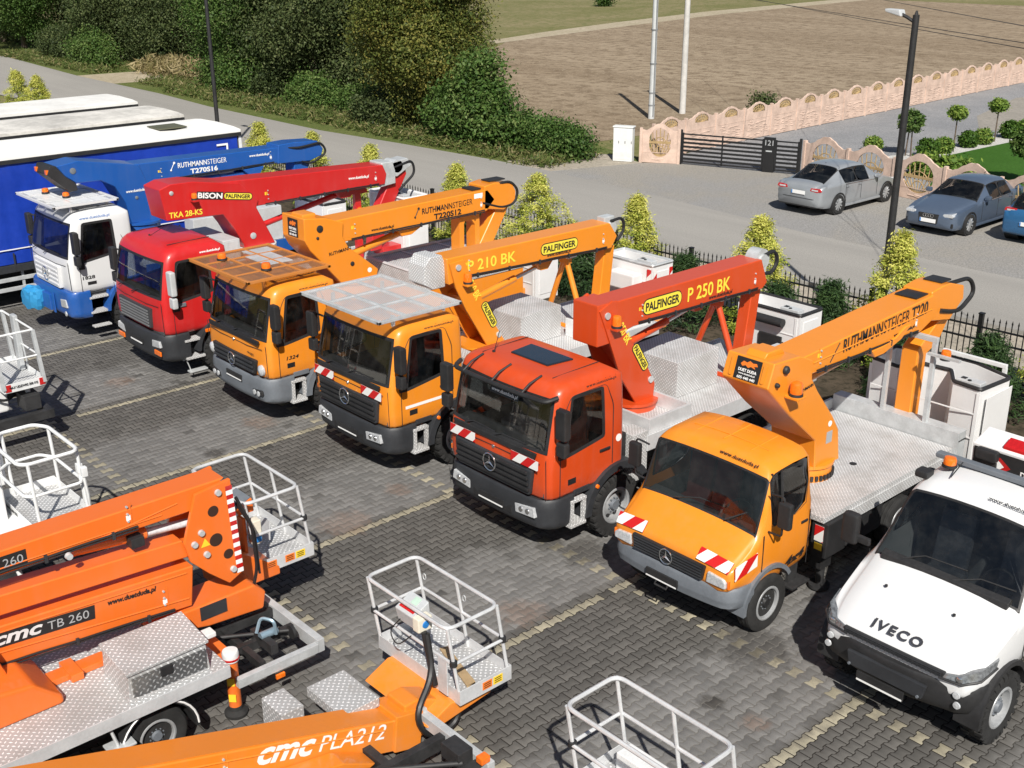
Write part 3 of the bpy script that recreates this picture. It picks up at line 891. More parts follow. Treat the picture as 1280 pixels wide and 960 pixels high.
# clipped shrubs and small round-headed trees in the neighbour's garden
def ball(loc, r, leafm, tn, label):
    t = empty("clipped_shrub", (loc[0], loc[1], 0), label, "shrub", "clipped round shrubs in the garden border")
    mb = MB(); mb.cyl((0, 0, -.02), (0, 0, r), .03, .02, 6); mb.build("stem", BARK, t)
    r *= .60; p, d = blob_points([(0, 0, r * .92, r, r, r * .95)], 130, .85); p[:, 2] = p[:, 2].clip(.02)
    leaves("foliage", p, d, rng.normal(tn, .14, 130).clip(0, 1), .11, leafm, t, 26, .07, .4)
def standard(loc, h, r, leafm, tn, label, flat=.75, twin=False):
    t = empty("standard_tree", (loc[0], loc[1], 0), label, "small tree", "round-headed little trees in the garden border")
    mb = MB()
    for dx in ((-.12, .12) if twin else (0,)): mb.cyl((dx, 0, -.02), (dx * .5, 0, h - r * .3), .035, .025, 7)
    mb.build("trunk", BARK, t)
    p, d = blob_points([(0, 0, h, r, r, r * flat)], 120, .6)
    leaves("crown", p, d, rng.normal(tn, .18, 120).clip(0, 1), .11, leafm, t, 40, .07, .4)
for x, y, r, tn, lb in [(-26.5, 44.4, .46, .75, "light green clipped ball standing alone behind the pink fence"), (-24.15, 44.7, .62, .25, "large dark clipped ball right of the twin-stemmed little tree"),
        (-24.2, 46.0, .52, .62, "yellow green clipped ball beside the first lollipop tree"), (-24.2, 48.1, .56, .25, "dark clipped ball right of the first lollipop tree"),
        (-24.15, 49.3, .52, .72, "yellow green clipped ball left of the second lollipop tree"), (-24.1, 51.7, .62, .3, "large dark clipped ball right of the second lollipop tree"),
        (-24.0, 52.9, .55, .4, "clipped ball at the far right of the garden border")]:
    ball((x, y), r, L_TOPI, tn, lb)
standard((-24.8, 44.3), 1.4, .48, L_GREEN, .6, "drooping twin-stemmed little tree partly behind the near lamp post", .9, True)
standard((-24.2, 46.9), 1.55, .30, L_TOPI, .75, "first lollipop tree with a flat round head in the border")
standard((-24.1, 50.3), 1.55, .30, L_TOPI, .75, "second lollipop tree, further up the garden border")
standard((-24.3, 54.4), 1.55, .30, L_TOPI, .7, "lollipop tree at the photo's right edge")
standard((-18.9, 42.2), 1.5, .55, L_GREEN, .6, "drooping little tree on the lawn at the right edge", .9)
bush("ornamental_grass", (-21.9, 41.2, 0), [(0, 0, .3, .9, .5, .35), (.8, .1, .3, .8, .5, .3)], L_TOPI, "spiky green grass clump at the lawn's edge behind the fence", 110, 26, .3, .16, (.75, .2), None, "grass clump")

# ================================================================== FENCES, POSTS, GATE
PINK = plain("pink_concrete", (.54, .40, .325), .9, var=.20, scale=2.5, bump=.25, bscale=30)
PINKD = plain("ochre_concrete", (.36, .25, .12), .9, var=.2)
def concrete_panel_fence(name, p0, p1, n, h, arch, label, circle=False, start_post=True):
    """panels between posts; each panel has an arched crest and a pierced fan opening"""
    root = empty(name, (p0[0], p0[1], 0), label, "fence")
    d = Vector((p1[0] - p0[0], p1[1] - p0[1], 0)); L = d.length / n; ang = math.atan2(d.y, d.x)
    root.rotation_euler = (0, 0, ang)
    pn = None; ps = None
    for i in range(n + 1):
        if i == 0 and not start_post: continue
        if ps is None:
            mb = MB(); mb.box(-.06, -.07, -.1, .06, .07, h + .02, .012)
            ps = mb.build("post", PINK, root); o = ps
        else:
            o = ps.copy(); col.objects.link(o); o.parent = root
        o.location = (i * L, 0, 0)
    x0, x1 = .062, L - .062; cx = L / 2; wr = L * .30
    for i in range(n):
        if pn is None:
            mb = MB()
            # outline with a wavy arch, pierced by an opening: build as columns of quads around the opening
            N = 26
            xs = [x0 + (x1 - x0) * k / N for k in range(N + 1)]
            def top(x):
                u = (x - cx) / (L / 2 - .06)
                return h - .06 + arch * (max(0, math.cos(u * math.pi * .62)) ** 1.6) + .012 * math.sin(x * 23)
            zc = h * (.60 if circle else .84); rz_ = (h * .42 if circle else h * .23); rx_ = wr if circle else L * .24
            def hole(x):
                u = (x - cx) / rx_
                if abs(u) >= 1: return None
                q = math.sqrt(1 - u * u)
                return (zc - rz_ * q if circle else zc - .03, zc + rz_ * q)
            for k in range(N):
                a, b = xs[k], xs[k + 1]
                ha, hb = hole(a), hole(b)
                if ha is None or hb is None:
                    mid = hole((a + b) / 2)
                    segs = [((0, 0), (top(a), top(b)))]
                else:
                    segs = [((0, 0), (ha[0], hb[0])), ((ha[1], hb[1]), (top(a), top(b)))]
                for (lo, hi) in segs:
                    if hi[0] - lo[0] < .005: continue
                    mb.add([(a, -.035, lo[0]), (b, -.035, lo[1]), (b, .035, lo[1]), (a, .035, lo[0]), (a, -.035, hi[0]), (b, -.035, hi[1]), (b, .035, hi[1]), (a, .035, hi[0])],
                           [(0, 3, 2, 1), (4, 5, 6, 7), (0, 1, 5, 4), (2, 3, 7, 6)])
            # joints between the cast planks and the rough stone face
            for z in (h * .30, h * .62):
                if circle and z > h * .3: continue
                mb.box(x0, -.042, z - .012, x1, -.036, z + .012)
            r_ = random.Random(4)
            for k in range(30):
                zz = r_.uniform(.05, h * (.55 if not circle else .95)); xx = r_.uniform(x0 + .05, x1 - .5)
                if circle and abs((xx + .2 - cx) / (rx_ + .22)) < 1 and abs((zz - zc) / (rz_ + .08)) < 1: continue
                w_ = r_.uniform(.15, .42)
                mb.hexa([(xx, -.0355, zz - .02), (xx + w_, -.0355, zz - .035), (xx + w_, -.0355, zz + .015), (xx, -.0355, zz + .03)],
                        [(xx + .03, -.052, zz - .01), (xx + w_ - .03, -.052, zz - .02), (xx + w_ - .03, -.052, zz), (xx + .03, -.052, zz + .015)], 0)
            pn = mb.build("panel", PINK, root)
            lt = MB()
            # fan lattice in the opening: ribs spreading from the foot, crossed by arcs
            zb = zc - rz_ if circle else zc - .03; hh_ = (2 * rz_ if circle else rz_ + .03)
            def clip(pts):
                out = []
                for x, z in pts:
                    h_ = hole(x)
                    if h_ and h_[0] - .012 <= z <= h_[1] + .012: out.append((x, 0, z))
                    elif len(out) > 1: break
                return out
            for k in range(-4, 5):
                pts = clip([(cx + k * rx_ * (.05 + .30 * (q / 12) ** .7) + .05 * rx_ * k * math.sin(q / 12 * 3.1), zb + hh_ * q / 12) for q in range(13)])
                if len(pts) > 1: lt.tube(pts, .020, 5)
            for f in (.38, .68):
                pts = clip([(cx + rx_ * f * 1.25 * math.sin(a_ * math.pi / 24 - math.pi / 2), zb + hh_ * f * math.cos(a_ * math.pi / 24 - math.pi / 2)) for a_ in range(25)])
                if len(pts) > 1: lt.tube(pts, .020, 5)
            if circle: lt.box(cx - rx_, -.03, zc - .045, cx + rx_, .03, zc + .045)
            ltc = lt.build("lattice", PINKD, pn)
            o = pn
        else:
            o = pn.copy(); col.objects.link(o); o.parent = root
            for ch in [ltc]:
                c = ch.copy(); col.objects.link(c); c.parent = o
        o.location = (i * L, 0, 0)
    return root
concrete_panel_fence("concrete_fence", (-31.45, 36.0), (-33.75, 80.6), 21, 1.40, .24, "long pink concrete fence with arched openings running back beside the field")
concrete_panel_fence("concrete_fence", (-25.30, 37.62), (-14.9, 36.0), 5, 1.30, .34, "low pink concrete fence with round pierced openings behind the parked cars", True)
concrete_panel_fence("concrete_fence", (-31.35, 35.15), (-30.05, 35.95), 1, 1.35, .26, "single pink concrete panel with round opening between cabinet and gate", True)

GATEB = plain("gate_black", (.018, .018, .019), .45, .2)
def gate():
    g0 = Vector((-30.02, 35.97, 0)); g1 = Vector((-25.42, 37.58, 0)); d = g1 - g0
    root = empty("sliding_gate", g0, "black metal sliding gate of horizontal bars with the house number 121", "gate", None, math.atan2(d.y, d.x))
    L = d.length; a = L * .70; b = L * .79
    for x0, x1 in ((.10, a - .02), (b + .02, L - .10)):
        f = MB()
        for z in (.08, 1.17): f.box(x0 + .03, -.025, z, x1 - .03, .025, z + .05)
        for x in ([x0, (x0 + x1) / 2 - .02, x1 - .05] if x0 < 1 else [x0, x1 - .05]): f.box(x, -.027, .06, x + .05, .027, 1.24)
        for k in range(6): f.box(x0 + .03, -.012, .19 + k * .157, x1 - .03, .012, .272 + k * .157)
        f.build("bar_panel", GATEB, root)
    for x in (0, L - .09):
        p = MB(); p.box(x, -.045, -.05, x + .09, .045, 1.36, .006); p.build("gate_post", GATEB, root)
    n = MB(); n.box(a, -.06, .0, b, .06, 1.32, .006); q = n.build("intercom_panel", GATEB, root)
    t = MB(); put_text(t, "121", ((a + b) / 2, -.06, 1.12), (1, 0, 0), (0, 0, 1), None, .2, .01); t.build("house_number", GREYL, q)
    s = MB(); s.box((a + b) / 2 - .12, -.068, .78, (a + b) / 2 + .12, -.061, .83); s.build("letter_slot", STEEL, q)
gate()

def cabinet():
    root = empty("utility_cabinet", (-31.95, 34.85, 0), "pale grey electrical cabinet at the end of the pink concrete fence", "cabinet", None, R(26))
    mb = MB(); mb.box(-.45, -.16, 0, .35, .16, 1.34, .01); mb.box(-.48, -.19, 1.342, .38, .19, 1.40, .015); mb.build("housing", plain("cabinet_grey", (.66, .67, .66), .55, var=.06), root)
    for i in range(3):
        d = MB(); d.box(-.43 + i * .262, -.17, .08, -.18 + i * .262, -.163, 1.30, .004)
        for k in range(5): d.box(-.40 + i * .262, -.176, .2 + k * .04, -.21 + i * .262, -.171, .215 + k * .04)
        q = d.build("cabinet_door", plain("cabinet_grey", (.66, .67, .66), .55), root)
        h = MB(); h.box(-.22 + i * .262, -.185, .72, -.20 + i * .262, -.171, .82); h.build("latch", BLACKP, q)
cabinet()

def iron_fence():
    FB = plain("fence_black", (.014, .014, .015), .45, .2)
    x0, x1 = -44.0, 2.0
    n = 19; L = (x1 - x0) / n
    root = empty("railing_fence", (x0, 20.55, 0), "long black metal railing with spiked bars between the yard hedge and the road", "fence", None, math.atan(.034))
    pane = post = None
    for i in range(n + 1):
        if post is None:
            mb = MB(); mb.box(-.045, -.045, -.1, .045, .045, 1.50, .006); mb.box(-.055, -.055, 1.501, .055, .055, 1.53, .008); post = mb.build("post", FB, root); o = post
        else: o = post.copy(); col.objects.link(o); o.parent = root
        o.location = (i * L, 0, 0)
    for i in range(n):
        if pane is None:
            mb = MB()
            for z in (.25, .95, 1.22): mb.box(.05, -.018, z, L - .05, .018, z + .035)
            k = 0; x = .13
            while x < L - .08:
                hh = 1.38 + .05 * math.sin(x / L * math.pi)
                mb.box(x - .009, -.009, .08, x + .009, .009, hh)
                mb.add([(x - .018, -.009, hh), (x + .018, -.009, hh), (x + .018, .009, hh), (x - .018, .009, hh), (x, 0, hh + .09)], [(0, 1, 4), (1, 2, 4), (2, 3, 4), (3, 0, 4), (0, 3, 2, 1)])
                x += .125
            pane = mb.build("railing_panel", FB, root); o = pane
        else: o = pane.copy(); col.objects.link(o); o.parent = root
        o.location = (i * L, 0, 0)
iron_fence()

def lamp_post(loc, h, r, label, head=1):
    root = empty("lamp_post", loc, label, "lamp post", "black lamp posts beside the road")
    mb = MB(); mb.cyl((0, 0, -.05), (0, 0, .9), r * 1.35, r * 1.35, 12); mb.cyl((0, 0, .9), (0, 0, h), r * 1.0, r * .78, 12); mb.cyl((0, 0, h), (0, 0, h + .08), r * .5, .02, 8)
    mb.cyl((0, 0, .88), (0, 0, .93), r * 1.5, r * 1.5, 12)
    mb.build("pole", BLACKP, root)
    a = MB(); a.tube([(0, 0, h - .16), (-.16, -.03, h - .06), (-.30, -.05, h + .0)], .035, 8, fillet=.12); a.build("bracket_arm", BLACKP, root)
    l = MB(); l.prism([(-.26, h - .04), (-.62, h + .04), (-.64, h + .10), (-.30, h + .09)], -.16, .06, 'y', .02); q = l.build("lamp_head", GUNMET, root)
    d = MB(); d.prism([(-.30, h - .036), (-.58, h + .026), (-.58, h + .033), (-.30, h - .028)], -.13, .03, 'y', 0); d.build("lens", LENS, q)
lamp_post((-12.75, 22.45, 0), 7.05, .085, "black lamp post near the front, with a grey lamp head, rising behind the hedge")
lamp_post((-43.3, 22.9, 0), 8.2, .085, "far black lamp post between the trailers and the wood")

def utility_pole(loc, h, r, label, steel):
    root = empty("utility_pole", loc, label, "utility pole", "pale poles at the field's edge")
    mb = MB(); mb.cyl((0, 0, -.1), (0, 0, h), r, r * .72, 12)
    mb.build("pole", plain("pole_concrete", (.50, .49, .47), .85, var=.15) if not steel else plain("pole_steel", (.55, .57, .58), .5, .2, var=.08), root)
    if steel:
        c = MB()
        for z in (.6, 1.2, 2.6, 4.2): c.cyl((0, 0, z), (0, 0, z + .07), r * 1.06, r * 1.06, 12)
        c.tube([(r * .95, -.05, .1), (r * .9, -.05, h * .98)], .035, 6)
        c.build("cable_conduit", plain("conduit_grey", (.20, .21, .22), .6), root)
        t = MB(); t.box(-.5, -.04, h - .8, .5, .04, h - .72); t.build("crossarm", STEEL, root)
    else:
        t = MB(); t.box(-.6, -.05, h - .6, .6, .05, h - .5); t.build("crossarm", STEEL, root)
utility_pole((-39.0, 44.4, 0), 9.2, .16, "steel grey pole with black bands and a conduit, at the field corner", True)
utility_pole((-39.1, 46.9, 0), 8.8, .17, "plain weathered concrete pole just right of the steel pole", False)

def wires():
    spans = [((-47.3, 56.0, 5.6), (11.4, 6.0, 6.9), .05), ((-43.6, 56.0, 5.32), (8.9, 6.0, 6.9), .05), ((-37.8, 56.0, 5.9), (4.9, 6.0, 7.3), .05)]
    for i, (a, b, sag) in enumerate(spans):
        a = Vector(a); b = Vector(b); pts = []
        for k in range(41):
            t = k / 40; p = a.lerp(b, t); p.z -= sag * 4 * t * (1 - t); pts.append(p)
        mb = MB(); mb.tube(pts, .009, 5)
        tag(mb.build("overhead_wire", CABLE), ["upper of the two thin overhead wires across the ploughed field", "lower of the two thin overhead wires across the ploughed field", "thicker black overhead wire crossing behind the near lamp head"][i], "wire", "overhead wires")
wires()
# ================================================================== VEHICLE PARTS
def extract(B, faces, name, mats, parent, off=0.0, sub=False):
    idx = {}; V = []; F = []
    for f in faces:
        q = []
        for v in f.verts:
            if v not in idx: idx[v] = len(V); V.append(v.co + v.normal * off)
            q.append(idx[v])
        F.append(q)
    mb = MB(); mb.add(V, F)
    o = mb.build(name, mats, parent, 75 if sub else 40, recalc=False)
    if sub:
        me = o.data; inv = {k: v for v, k in idx.items()}; cr = me.attributes.new('crease_edge', 'FLOAT', 'EDGE'); fset = set(faces); val = []
        for e in me.edges:
            be = B.edges.get((inv[e.vertices[0]], inv[e.vertices[1]])); a_ = 0.0
            if be and len(be.link_faces) == 2 and all(f in fset for f in be.link_faces): a_ = be.calc_face_angle(0)
            val.append(min(.9, max(0, (a_ - .18) * 2.2)))
        cr.data.foreach_set('value', val)
        o.modifiers.clear(); m = o.modifiers.new('subdivision', 'SUBSURF'); m.levels = 1; m.render_levels = 1
    return o

def shell(rows, closed_loop, windows, name, mat, parent, cap0=True, cap1=True, seal=.045, glassm=None, sub=False):
    """skin over rows of points; windows: list of (name, [(row, column)...]) cut out, each with a rubber seal and a pane"""
    B = bmesh.new(); n = len(rows[0])
    G = [[B.verts.new(p) for p in r] for r in rows]
    fm = {}
    for j in range(len(rows) - 1):
        for i in range(n if closed_loop else n - 1):
            i2 = (i + 1) % n
            q = [G[j][i], G[j][i2], G[j + 1][i2], G[j + 1][i]]
            try: fm[(j, i)] = B.faces.new(q)
            except ValueError: pass
    if cap0: B.faces.new(G[0][::-1])
    if cap1: B.faces.new(G[-1])
    bmesh.ops.recalc_face_normals(B, faces=B.faces)
    B.normal_update()
    groups = []
    used = set()
    for wname, keys in windows:
        fs = [fm[k] for k in keys if k in fm]
        r = bmesh.ops.inset_region(B, faces=fs, thickness=seal, depth=-.006, use_even_offset=True, use_boundary=True)
        groups.append((wname, fs, r["faces"])); used |= set(fs) | set(r["faces"])
    B.normal_update()
    body = extract(B, [f for f in B.faces if f not in used], name, mat, parent, 0, sub)
    sealf = [f for g in groups for f in g[2]]
    out = {}
    if sealf: extract(B, sealf, "window_seal", BLACKP, body, 0, sub)
    for wname, fs, _ in groups:
        gm = GLASSW if wname == "windscreen" else GLASS
        out.setdefault(wname, []).append(extract(B, fs, wname, glassm or gm, body, 0, sub))
    B.free()
    return body, out

# ---- flat fronted lorry cab -----------------------------------------------------------------
def lorry_cab(root, mat, w=1.12, levels=None, yr=1.68, sill=1.70, sw=(.42, .58, 1.26, 1.24), wsl=(3, 6), deepsill=.12):
    L = levels or [(1.00, .10, w - .03, .15, .05), (1.06, .06, w, .15, .05), (1.42, .045, w, .15, .05), (1.72, .075, w, .15, .06), (2.08, .15, w - .01, .15, .06),
                   (2.34, .21, w - .022, .15, .06), (2.52, .25, w - .035, .15, .06), (2.61, .285, w - .055, .16, .06), (2.68, .35, w - .10, .19, .05), (2.72, .45, w - .17, .22, .03), (2.745, .65, w - .32, .25, .0)]
    rows = []; L = list(L)
    def lerp(a, b, f): return tuple(p + (q - p) * f for p, q in zip(a, b))
    i0, i1 = wsl
    L.insert(i1, lerp(L[i1], L[i1 - 1], .45)); L.insert(i0 + 1, lerp(L[i0], L[i0 + 1], .22)); wsl = (i0, i1 + 2)
    z_s, z_t = L[wsl[0]][0], L[wsl[1]][0]
    for (z, yf, hw, rc, bow) in L:
        rr = .09
        t = min(1, max(0, (z - z_s) / (z_t - z_s)))
        y1 = sw[0] + (sw[1] - sw[0]) * t; y2 = sw[2] + (sw[3] - sw[2]) * t
        top = max(0, (z - L[-4][0]) / max(.01, L[-1][0] - L[-4][0]))
        ye = yr - .22 * top
        half = []
        for u in (0, .34, .68, 1.0):
            half.append(((hw - rc) * u, yf + bow * u * u))
        for a in (30, 60): half.append((hw - rc + rc * math.sin(R(a)), yf + bow + rc * (1 - math.cos(R(a)))))
        y1 = max(y1, yf + bow + rc + .05)
        half.append((hw, yf + bow + rc)); half.append((hw, y1)); half.append((hw, y1 + .09)); half.append((hw, y2 - .09)); half.append((hw, y2)); half.append((hw, ye - rr))
        half.append((hw - rr * .3, ye - rr * .3)); half.append((hw - rr, ye)); half.append((0, ye))
        zz = [z] * len(half)
        if z_s - 1e-6 <= z <= z_s + .10: zz[7] = z - deepsill; zz[8] = z - deepsill * .92; zz[9] = z - deepsill * .12; zz[6] = z - deepsill * .4
        loop = [(x, y, q) for (x, y), q in zip(half, zz)]
        loop += [(-x, y, q) for (x, y), q in list(zip(half, zz))[-2:0:-1]]
        rows.append(loop)
    n = len(rows[0])
    wind = []
    j0, j1 = wsl
    ws = [(j, i) for j in range(j0, j1) for i in (0, 1, 2, 3)] + [(j, n - 1 - i) for j in range(j0, j1) for i in (0, 1, 2, 3)]
    wind.append(("windscreen", ws))
    wind.append(("side_window", [(j, i) for j in range(j0, j1) for i in (7, 8, 9)])); wind.append(("side_window", [(j, n - 1 - i) for j in range(j0, j1) for i in (7, 8, 9)]))
    body, gl = shell(rows, True, wind, "cab", mat, root, seal=.055, sub=True)
    # interior
    m = MB(); m.box(-w + .1, .12, 1.05, w - .1, 1.55, 1.12); m.box(-w + .1, 1.50, 1.12, w - .1, 1.58, 2.55)
    m.box(-w + .2, .48, L[-4][0] - .09, w - .2, 1.5, L[-4][0] - .06)
    for s in (1, -1): m.box(s * (w - .09), .40, 1.12, s * (w - .06), 1.5, z_s - .14)
    m.build("cab_interior", DARKIN, root)
    d = MB(); d.prism([(.16, 1.45), (.17, 1.70), (.40, 1.74), (.62, 1.62), (.62, 1.42)], -w + .12, w - .12, 'x', .03); d.build("dashboard", GREYIN, root)
    for x in (.52, -.52):
        s = MB(); s.box(x - .24, .85, 1.38, x + .24, 1.32, 1.56, .05); s.prism([(1.28, 1.5), (1.46, 2.2), (1.36, 2.24), (1.18, 1.54)], x - .23, x + .23, 'x', .04); s.box(x - .13, 1.36, 2.22, x + .13, 1.46, 2.42, .04)
        s.build("seat", SEAT, root)
    st = MB(); ring = []
    for k in range(18):
        a = 2 * math.pi * k / 18; ring.append((.52 + .22 * math.cos(a), .66 + .13 * math.sin(a), 1.84 + .16 * math.sin(a)))
    st.tube(ring, .016, 6, True); st.cyl((.52, .52, 1.66), (.52, .66, 1.84), .03); st.cyl((.32, .66, 1.84), (.72, .66, 1.84), .015, n=6)
    st.build("steering_wheel", BLACKP, root)
    # door seams, handle
    fs = MB(); zc = L[wsl[0]][0]
    fs.tube([(-(w - .16), L[wsl[0] - 1][1] + .045, zc - .14), (-.5, L[wsl[0] - 1][1] + .012, zc - .155), (.5, L[wsl[0] - 1][1] + .012, zc - .155), (w - .16, L[wsl[0] - 1][1] + .045, zc - .14)], .006, 4)
    for s in (1, -1): fs.tube([(s * (w - .05), .115, L[1][0]), (s * (w - .05), .105, zc - .05)], .006, 4)
    for s in (1, -1): fs.tube([(s * (w - .36), .52, L[-1][0] - .02), (s * (w - .36), 1.45, L[-1][0] + .001)], .008, 4)
    fs.build("panel_seam", BLACKP, body)
    for s in (1, -1):
        sm = MB(); X = s * (w + .003)
        sm.tube([(X, .34, 1.02), (X, .34, 1.62), (X - s * .025, .46, 2.34), (X - s * .04, .58, 2.52), (X - s * .045, 1.30, 2.53), (X - s * .005, 1.42, 2.2), (X, 1.42, 1.25)], .007, 5, fillet=.08)
        sm.build("door_seam", BLACKP, body)
        h = MB(); h.box(X - s * .005, 1.14, 1.50, X + s * .022, 1.36, 1.545, .012); h.build("door_handle", BLACKP, body)
    return body, gl

def star_emblem(root, y, z, r=.13, x=0):
    e = MB(); ring = []
    for k in range(22):
        a = 2 * math.pi * k / 22; ring.append((x + r * math.cos(a), y, z + r * math.sin(a)))
    e.tube(ring, r * .085, 6, True)
    for k in range(3):
        a = R(90 + 120 * k); t = Vector((math.cos(a), 0, math.sin(a))); q = Vector((-math.sin(a), 0, math.cos(a)))
        c = Vector((x, y, z)); tip = c + t * r * .98; b1 = c + q * r * .16; b2 = c - q * r * .16; mid = c + Vector((0, -.018, 0))
        e.add([mid, b1, tip, b2], [(0, 1, 2), (0, 2, 3)])
    return e.build("emblem", CHROME, root, recalc=False)

def bumper(root, mat, w=1.13, y0=.0, z0=.50, z1=1.0, depth=.62, rc=.30, bow=.05, kick=.05):
    rows = []
    for (z, off) in ((z0, .10), (z0 + .06, kick * .6), (z0 + .14, .015), (z1 - .16, 0), (z1 - .04, .012), (z1, .04)):
        half = []
        hw = w - off * .6; yf = y0 + off
        for u in (0, .4, .75, 1.0): half.append(((hw - rc) * u, yf + bow * u * u))
        for a in (22, 45, 68): half.append((hw - rc + rc * math.sin(R(a)), yf + bow + rc * (1 - math.cos(R(a)))))
        half.append((hw, yf + bow + rc)); half.append((hw, y0 + depth)); half.append((hw - .14, y0 + depth)); half.append((0, y0 + depth - .1))
        rows.append([(x, y, z) for x, y in half] + [(-x, y, z) for x, y in half[-2:0:-1]])
    b, _ = shell(rows, True, [], "bumper", mat, root)
    return b

def wheel(root, x, y, r=.49, w=.30, side=1, knobby=True, rim=RIM, hubm=2):
    t = MB(); h = w / 2
    t.lathe([(r * .58, -h * .88), (r * .78, -h), (r * .93, -h * .95), (r, -h * .74), (r, h * .74), (r * .93, h * .95), (r * .78, h), (r * .58, h * .88)], 32, 'x', (x, y, r), closed=True)
    if knobby:
        nb = 26
        for k in range(nb):
            a = 2 * math.pi * k / nb
            for s in (-1, 1):
                M = Matrix.Translation((x, y, r)) @ Matrix.Rotation(a + (s * .06), 4, 'X')
                t.box(s * h * .30, -.032, r * .985, s * h * 1.0, .026, r * 1.022, 0, 0, M)
                t.box(s * h * .90, -.03, r * .87, s * h * 1.03, .024, r * 1.0, 0, 0, M)
    else:
        for s in (-.5, 0, .5): t.lathe([(r * 1.002, s * h - .012), (r * 1.012, s * h - .006), (r * 1.012, s * h + .006), (r * 1.002, s * h + .012)], 32, 'x', (x, y, r))
    tt = t.build("tyre", RUBBER, None)
    rr = r * .56; o = side
    q = MB()
    q.lathe([(rr * 1.08, o * h * .86), (rr * 1.06, o * h * .95), (rr * .97, o * h * .98), (rr * .90, o * h * .90), (rr * .86, o * h * .30), (rr * .80, o * h * .10), (rr * .58, o * h * .34), (rr * .46, o * h * .50), (rr * .36, o * h * .52), (0, o * h * .52)], 28, 'x', (x, y, r), cap0=False)
    for k in range(8):
        a = 2 * math.pi * (k + .5) / 8
        q.lathe([(rr * .13, o * h * .10), (rr * .13, o * h * .30), (rr * .10, o * h * .305), (0, o * h * .305)], 10, 'x', (x, y + rr * .70 * math.cos(a), r + rr * .70 * math.sin(a)), m=1)
    q.cyl((x + o * h * .5, y, r), (x + o * h * .86, y, r), rr * .34, rr * .27, 16, m=hubm)
    for k in range(10):
        a = 2 * math.pi * (k + .5) / 10
        c = (y + rr * .41 * math.cos(a), r + rr * .41 * math.sin(a))
        q.cyl((x + o * h * .5, *c), (x + o * h * .68, *c), rr * .045, n=6, m=2)
    wobj = tt; wobj.name = "wheel"; wobj.parent = root
    q.build("rim", [rim, BLACKP, GREYP], wobj)
    return wobj

def fender(root, mat, x0, x1, yc, zc, r, a0=10, a1=170, th=.07, name="wheel_arch"):
    pts = []
    n = 14
    for k in range(n + 1):
        a = R(a0 + (a1 - a0) * k / n); pts.append((yc - r * math.cos(a), zc + r * math.sin(a)))
    for k in range(n, -1, -1):
        a = R(a0 + (a1 - a0) * k / n); pts.append((yc - (r - th) * math.cos(a), zc + (r - th) * math.sin(a)))
    mb = MB()
    # build as strips so the arch stays convex piecewise
    m = n + 1
    V = [(x0, *p) for p in pts] + [(x1, *p) for p in pts]; N = 2 * m; F = []
    for k in range(n):
        i, j, a, b = k, k + 1, N - 1 - k, N - 2 - k
        F += [(i, j, b, a), (N + i, N + a, N + b, N + j), (i, N + i, N + j, j), (a, b, N + b, N + a)]
    F += [(0, N - 1, 2 * N - 1, N), (n, N + n, N + n + 1, n + 1)]
    mb.add(V, F)
    return mb.build(name, mat, root)

def mirror(root, s, w, y=.22, z0=1.82, big=.46, mat=BLACKP, out=.16):
    x = s * (w + out)
    m = MB(); m.box(x - .10, y - .06, z0 + .20, x + .10, y + .07, z0 + .20 + big, .035); m.box(x - .09, y - .05, z0 - .06, x + .09, y + .07, z0 + .16, .03)
    q = m.build("mirror", mat, root)
    a = MB(); a.tube([(s * (w - .04), y + .14, z0 + big + .12), (x - s * .02, y + .03, z0 + big + .18), (x - s * .02, y + .02, z0 + .1), (x - s * .04, y + .04, z0 - .10), (s * (w - .03), y + .16, z0 - .14)], .018, 6, fillet=.05)
    a.box(min(s * (w - .02), s * (w + .03)), y + .08, z0 - .2, max(s * (w - .02), s * (w + .03)), y + .22, z0 - .06, .015)
    a.build("mirror_arm", BLACKP, q)
    g = MB(); g.box(x - .085, y + .0705, z0 + .23, x + .085, y + .074, z0 + .17 + big); g.build("mirror_glass", CHROME, q)
    return q

def steps(root, w, y0=.54, y1=.86, mat=TREADF, low=.46, hi=.86, frame=True, hous=None):
    for z, o in ((hi, .0), (low, .0)):
        m = MB(); m.box(w - .22 + o, y0, z, w + .04 + o, y1, z + .05, .008)
        if z == low and frame:
            m.box(w - .02, y0 + .004, low + .05, w + .03, y0 + .07, hi - .001); m.box(w - .02, y1 - .07, low + .05, w + .03, y1 - .004, hi - .001)
        m.build("step", mat, root)
    b = MB(); b.box(w - .36, y0 - .04, low - .02, w - .22, y1 + .06, hi + .14)
    if not frame: b.box(w - .221, y0 - .06, low - .02, w - .03, y0 - .005, hi + .14, .01); b.box(w - .221, y1 + .005, low - .02, w - .03, y1 + .06, hi + .14, .01)
    b.build("step_housing", hous or CHASSIS, root)

def wiper(root, pts):
    m = MB()
    for p in pts: m.tube(p, .011, 5)
    m.build("wiper", BLACKP, root)

def beacon(root, x, y, z, r=.065, h=.12, name="beacon"):
    b = MB(); b.cyl((x, y, z), (x, y, z + .035), r * 1.15, r * 1.1, 16); q = b.build(name, BLACKP, root)
    c = MB(); c.lathe([(r, .036), (r, h * .7), (r * .85, h * .92), (r * .4, h), (0, h)], 16, 'z', (x, y, z)); c.build("beacon_lens", AMBER, q)
    return q

def hazard(root, quad, x_proud=(0, -.004, 0), name="warning_plate"):
    """striped red and white plate on a planar quad (corner points)"""
    V = [Vector(p) for p in quad]; o = Vector(x_proud)
    mb = MB(); mb.add(V + [v + o for v in V], [(0, 1, 2, 3), (4, 5, 6, 7), (0, 1, 5, 4), (1, 2, 6, 5), (2, 3, 7, 6), (3, 0, 4, 7)])
    return mb.build(name, HAZARD, root)

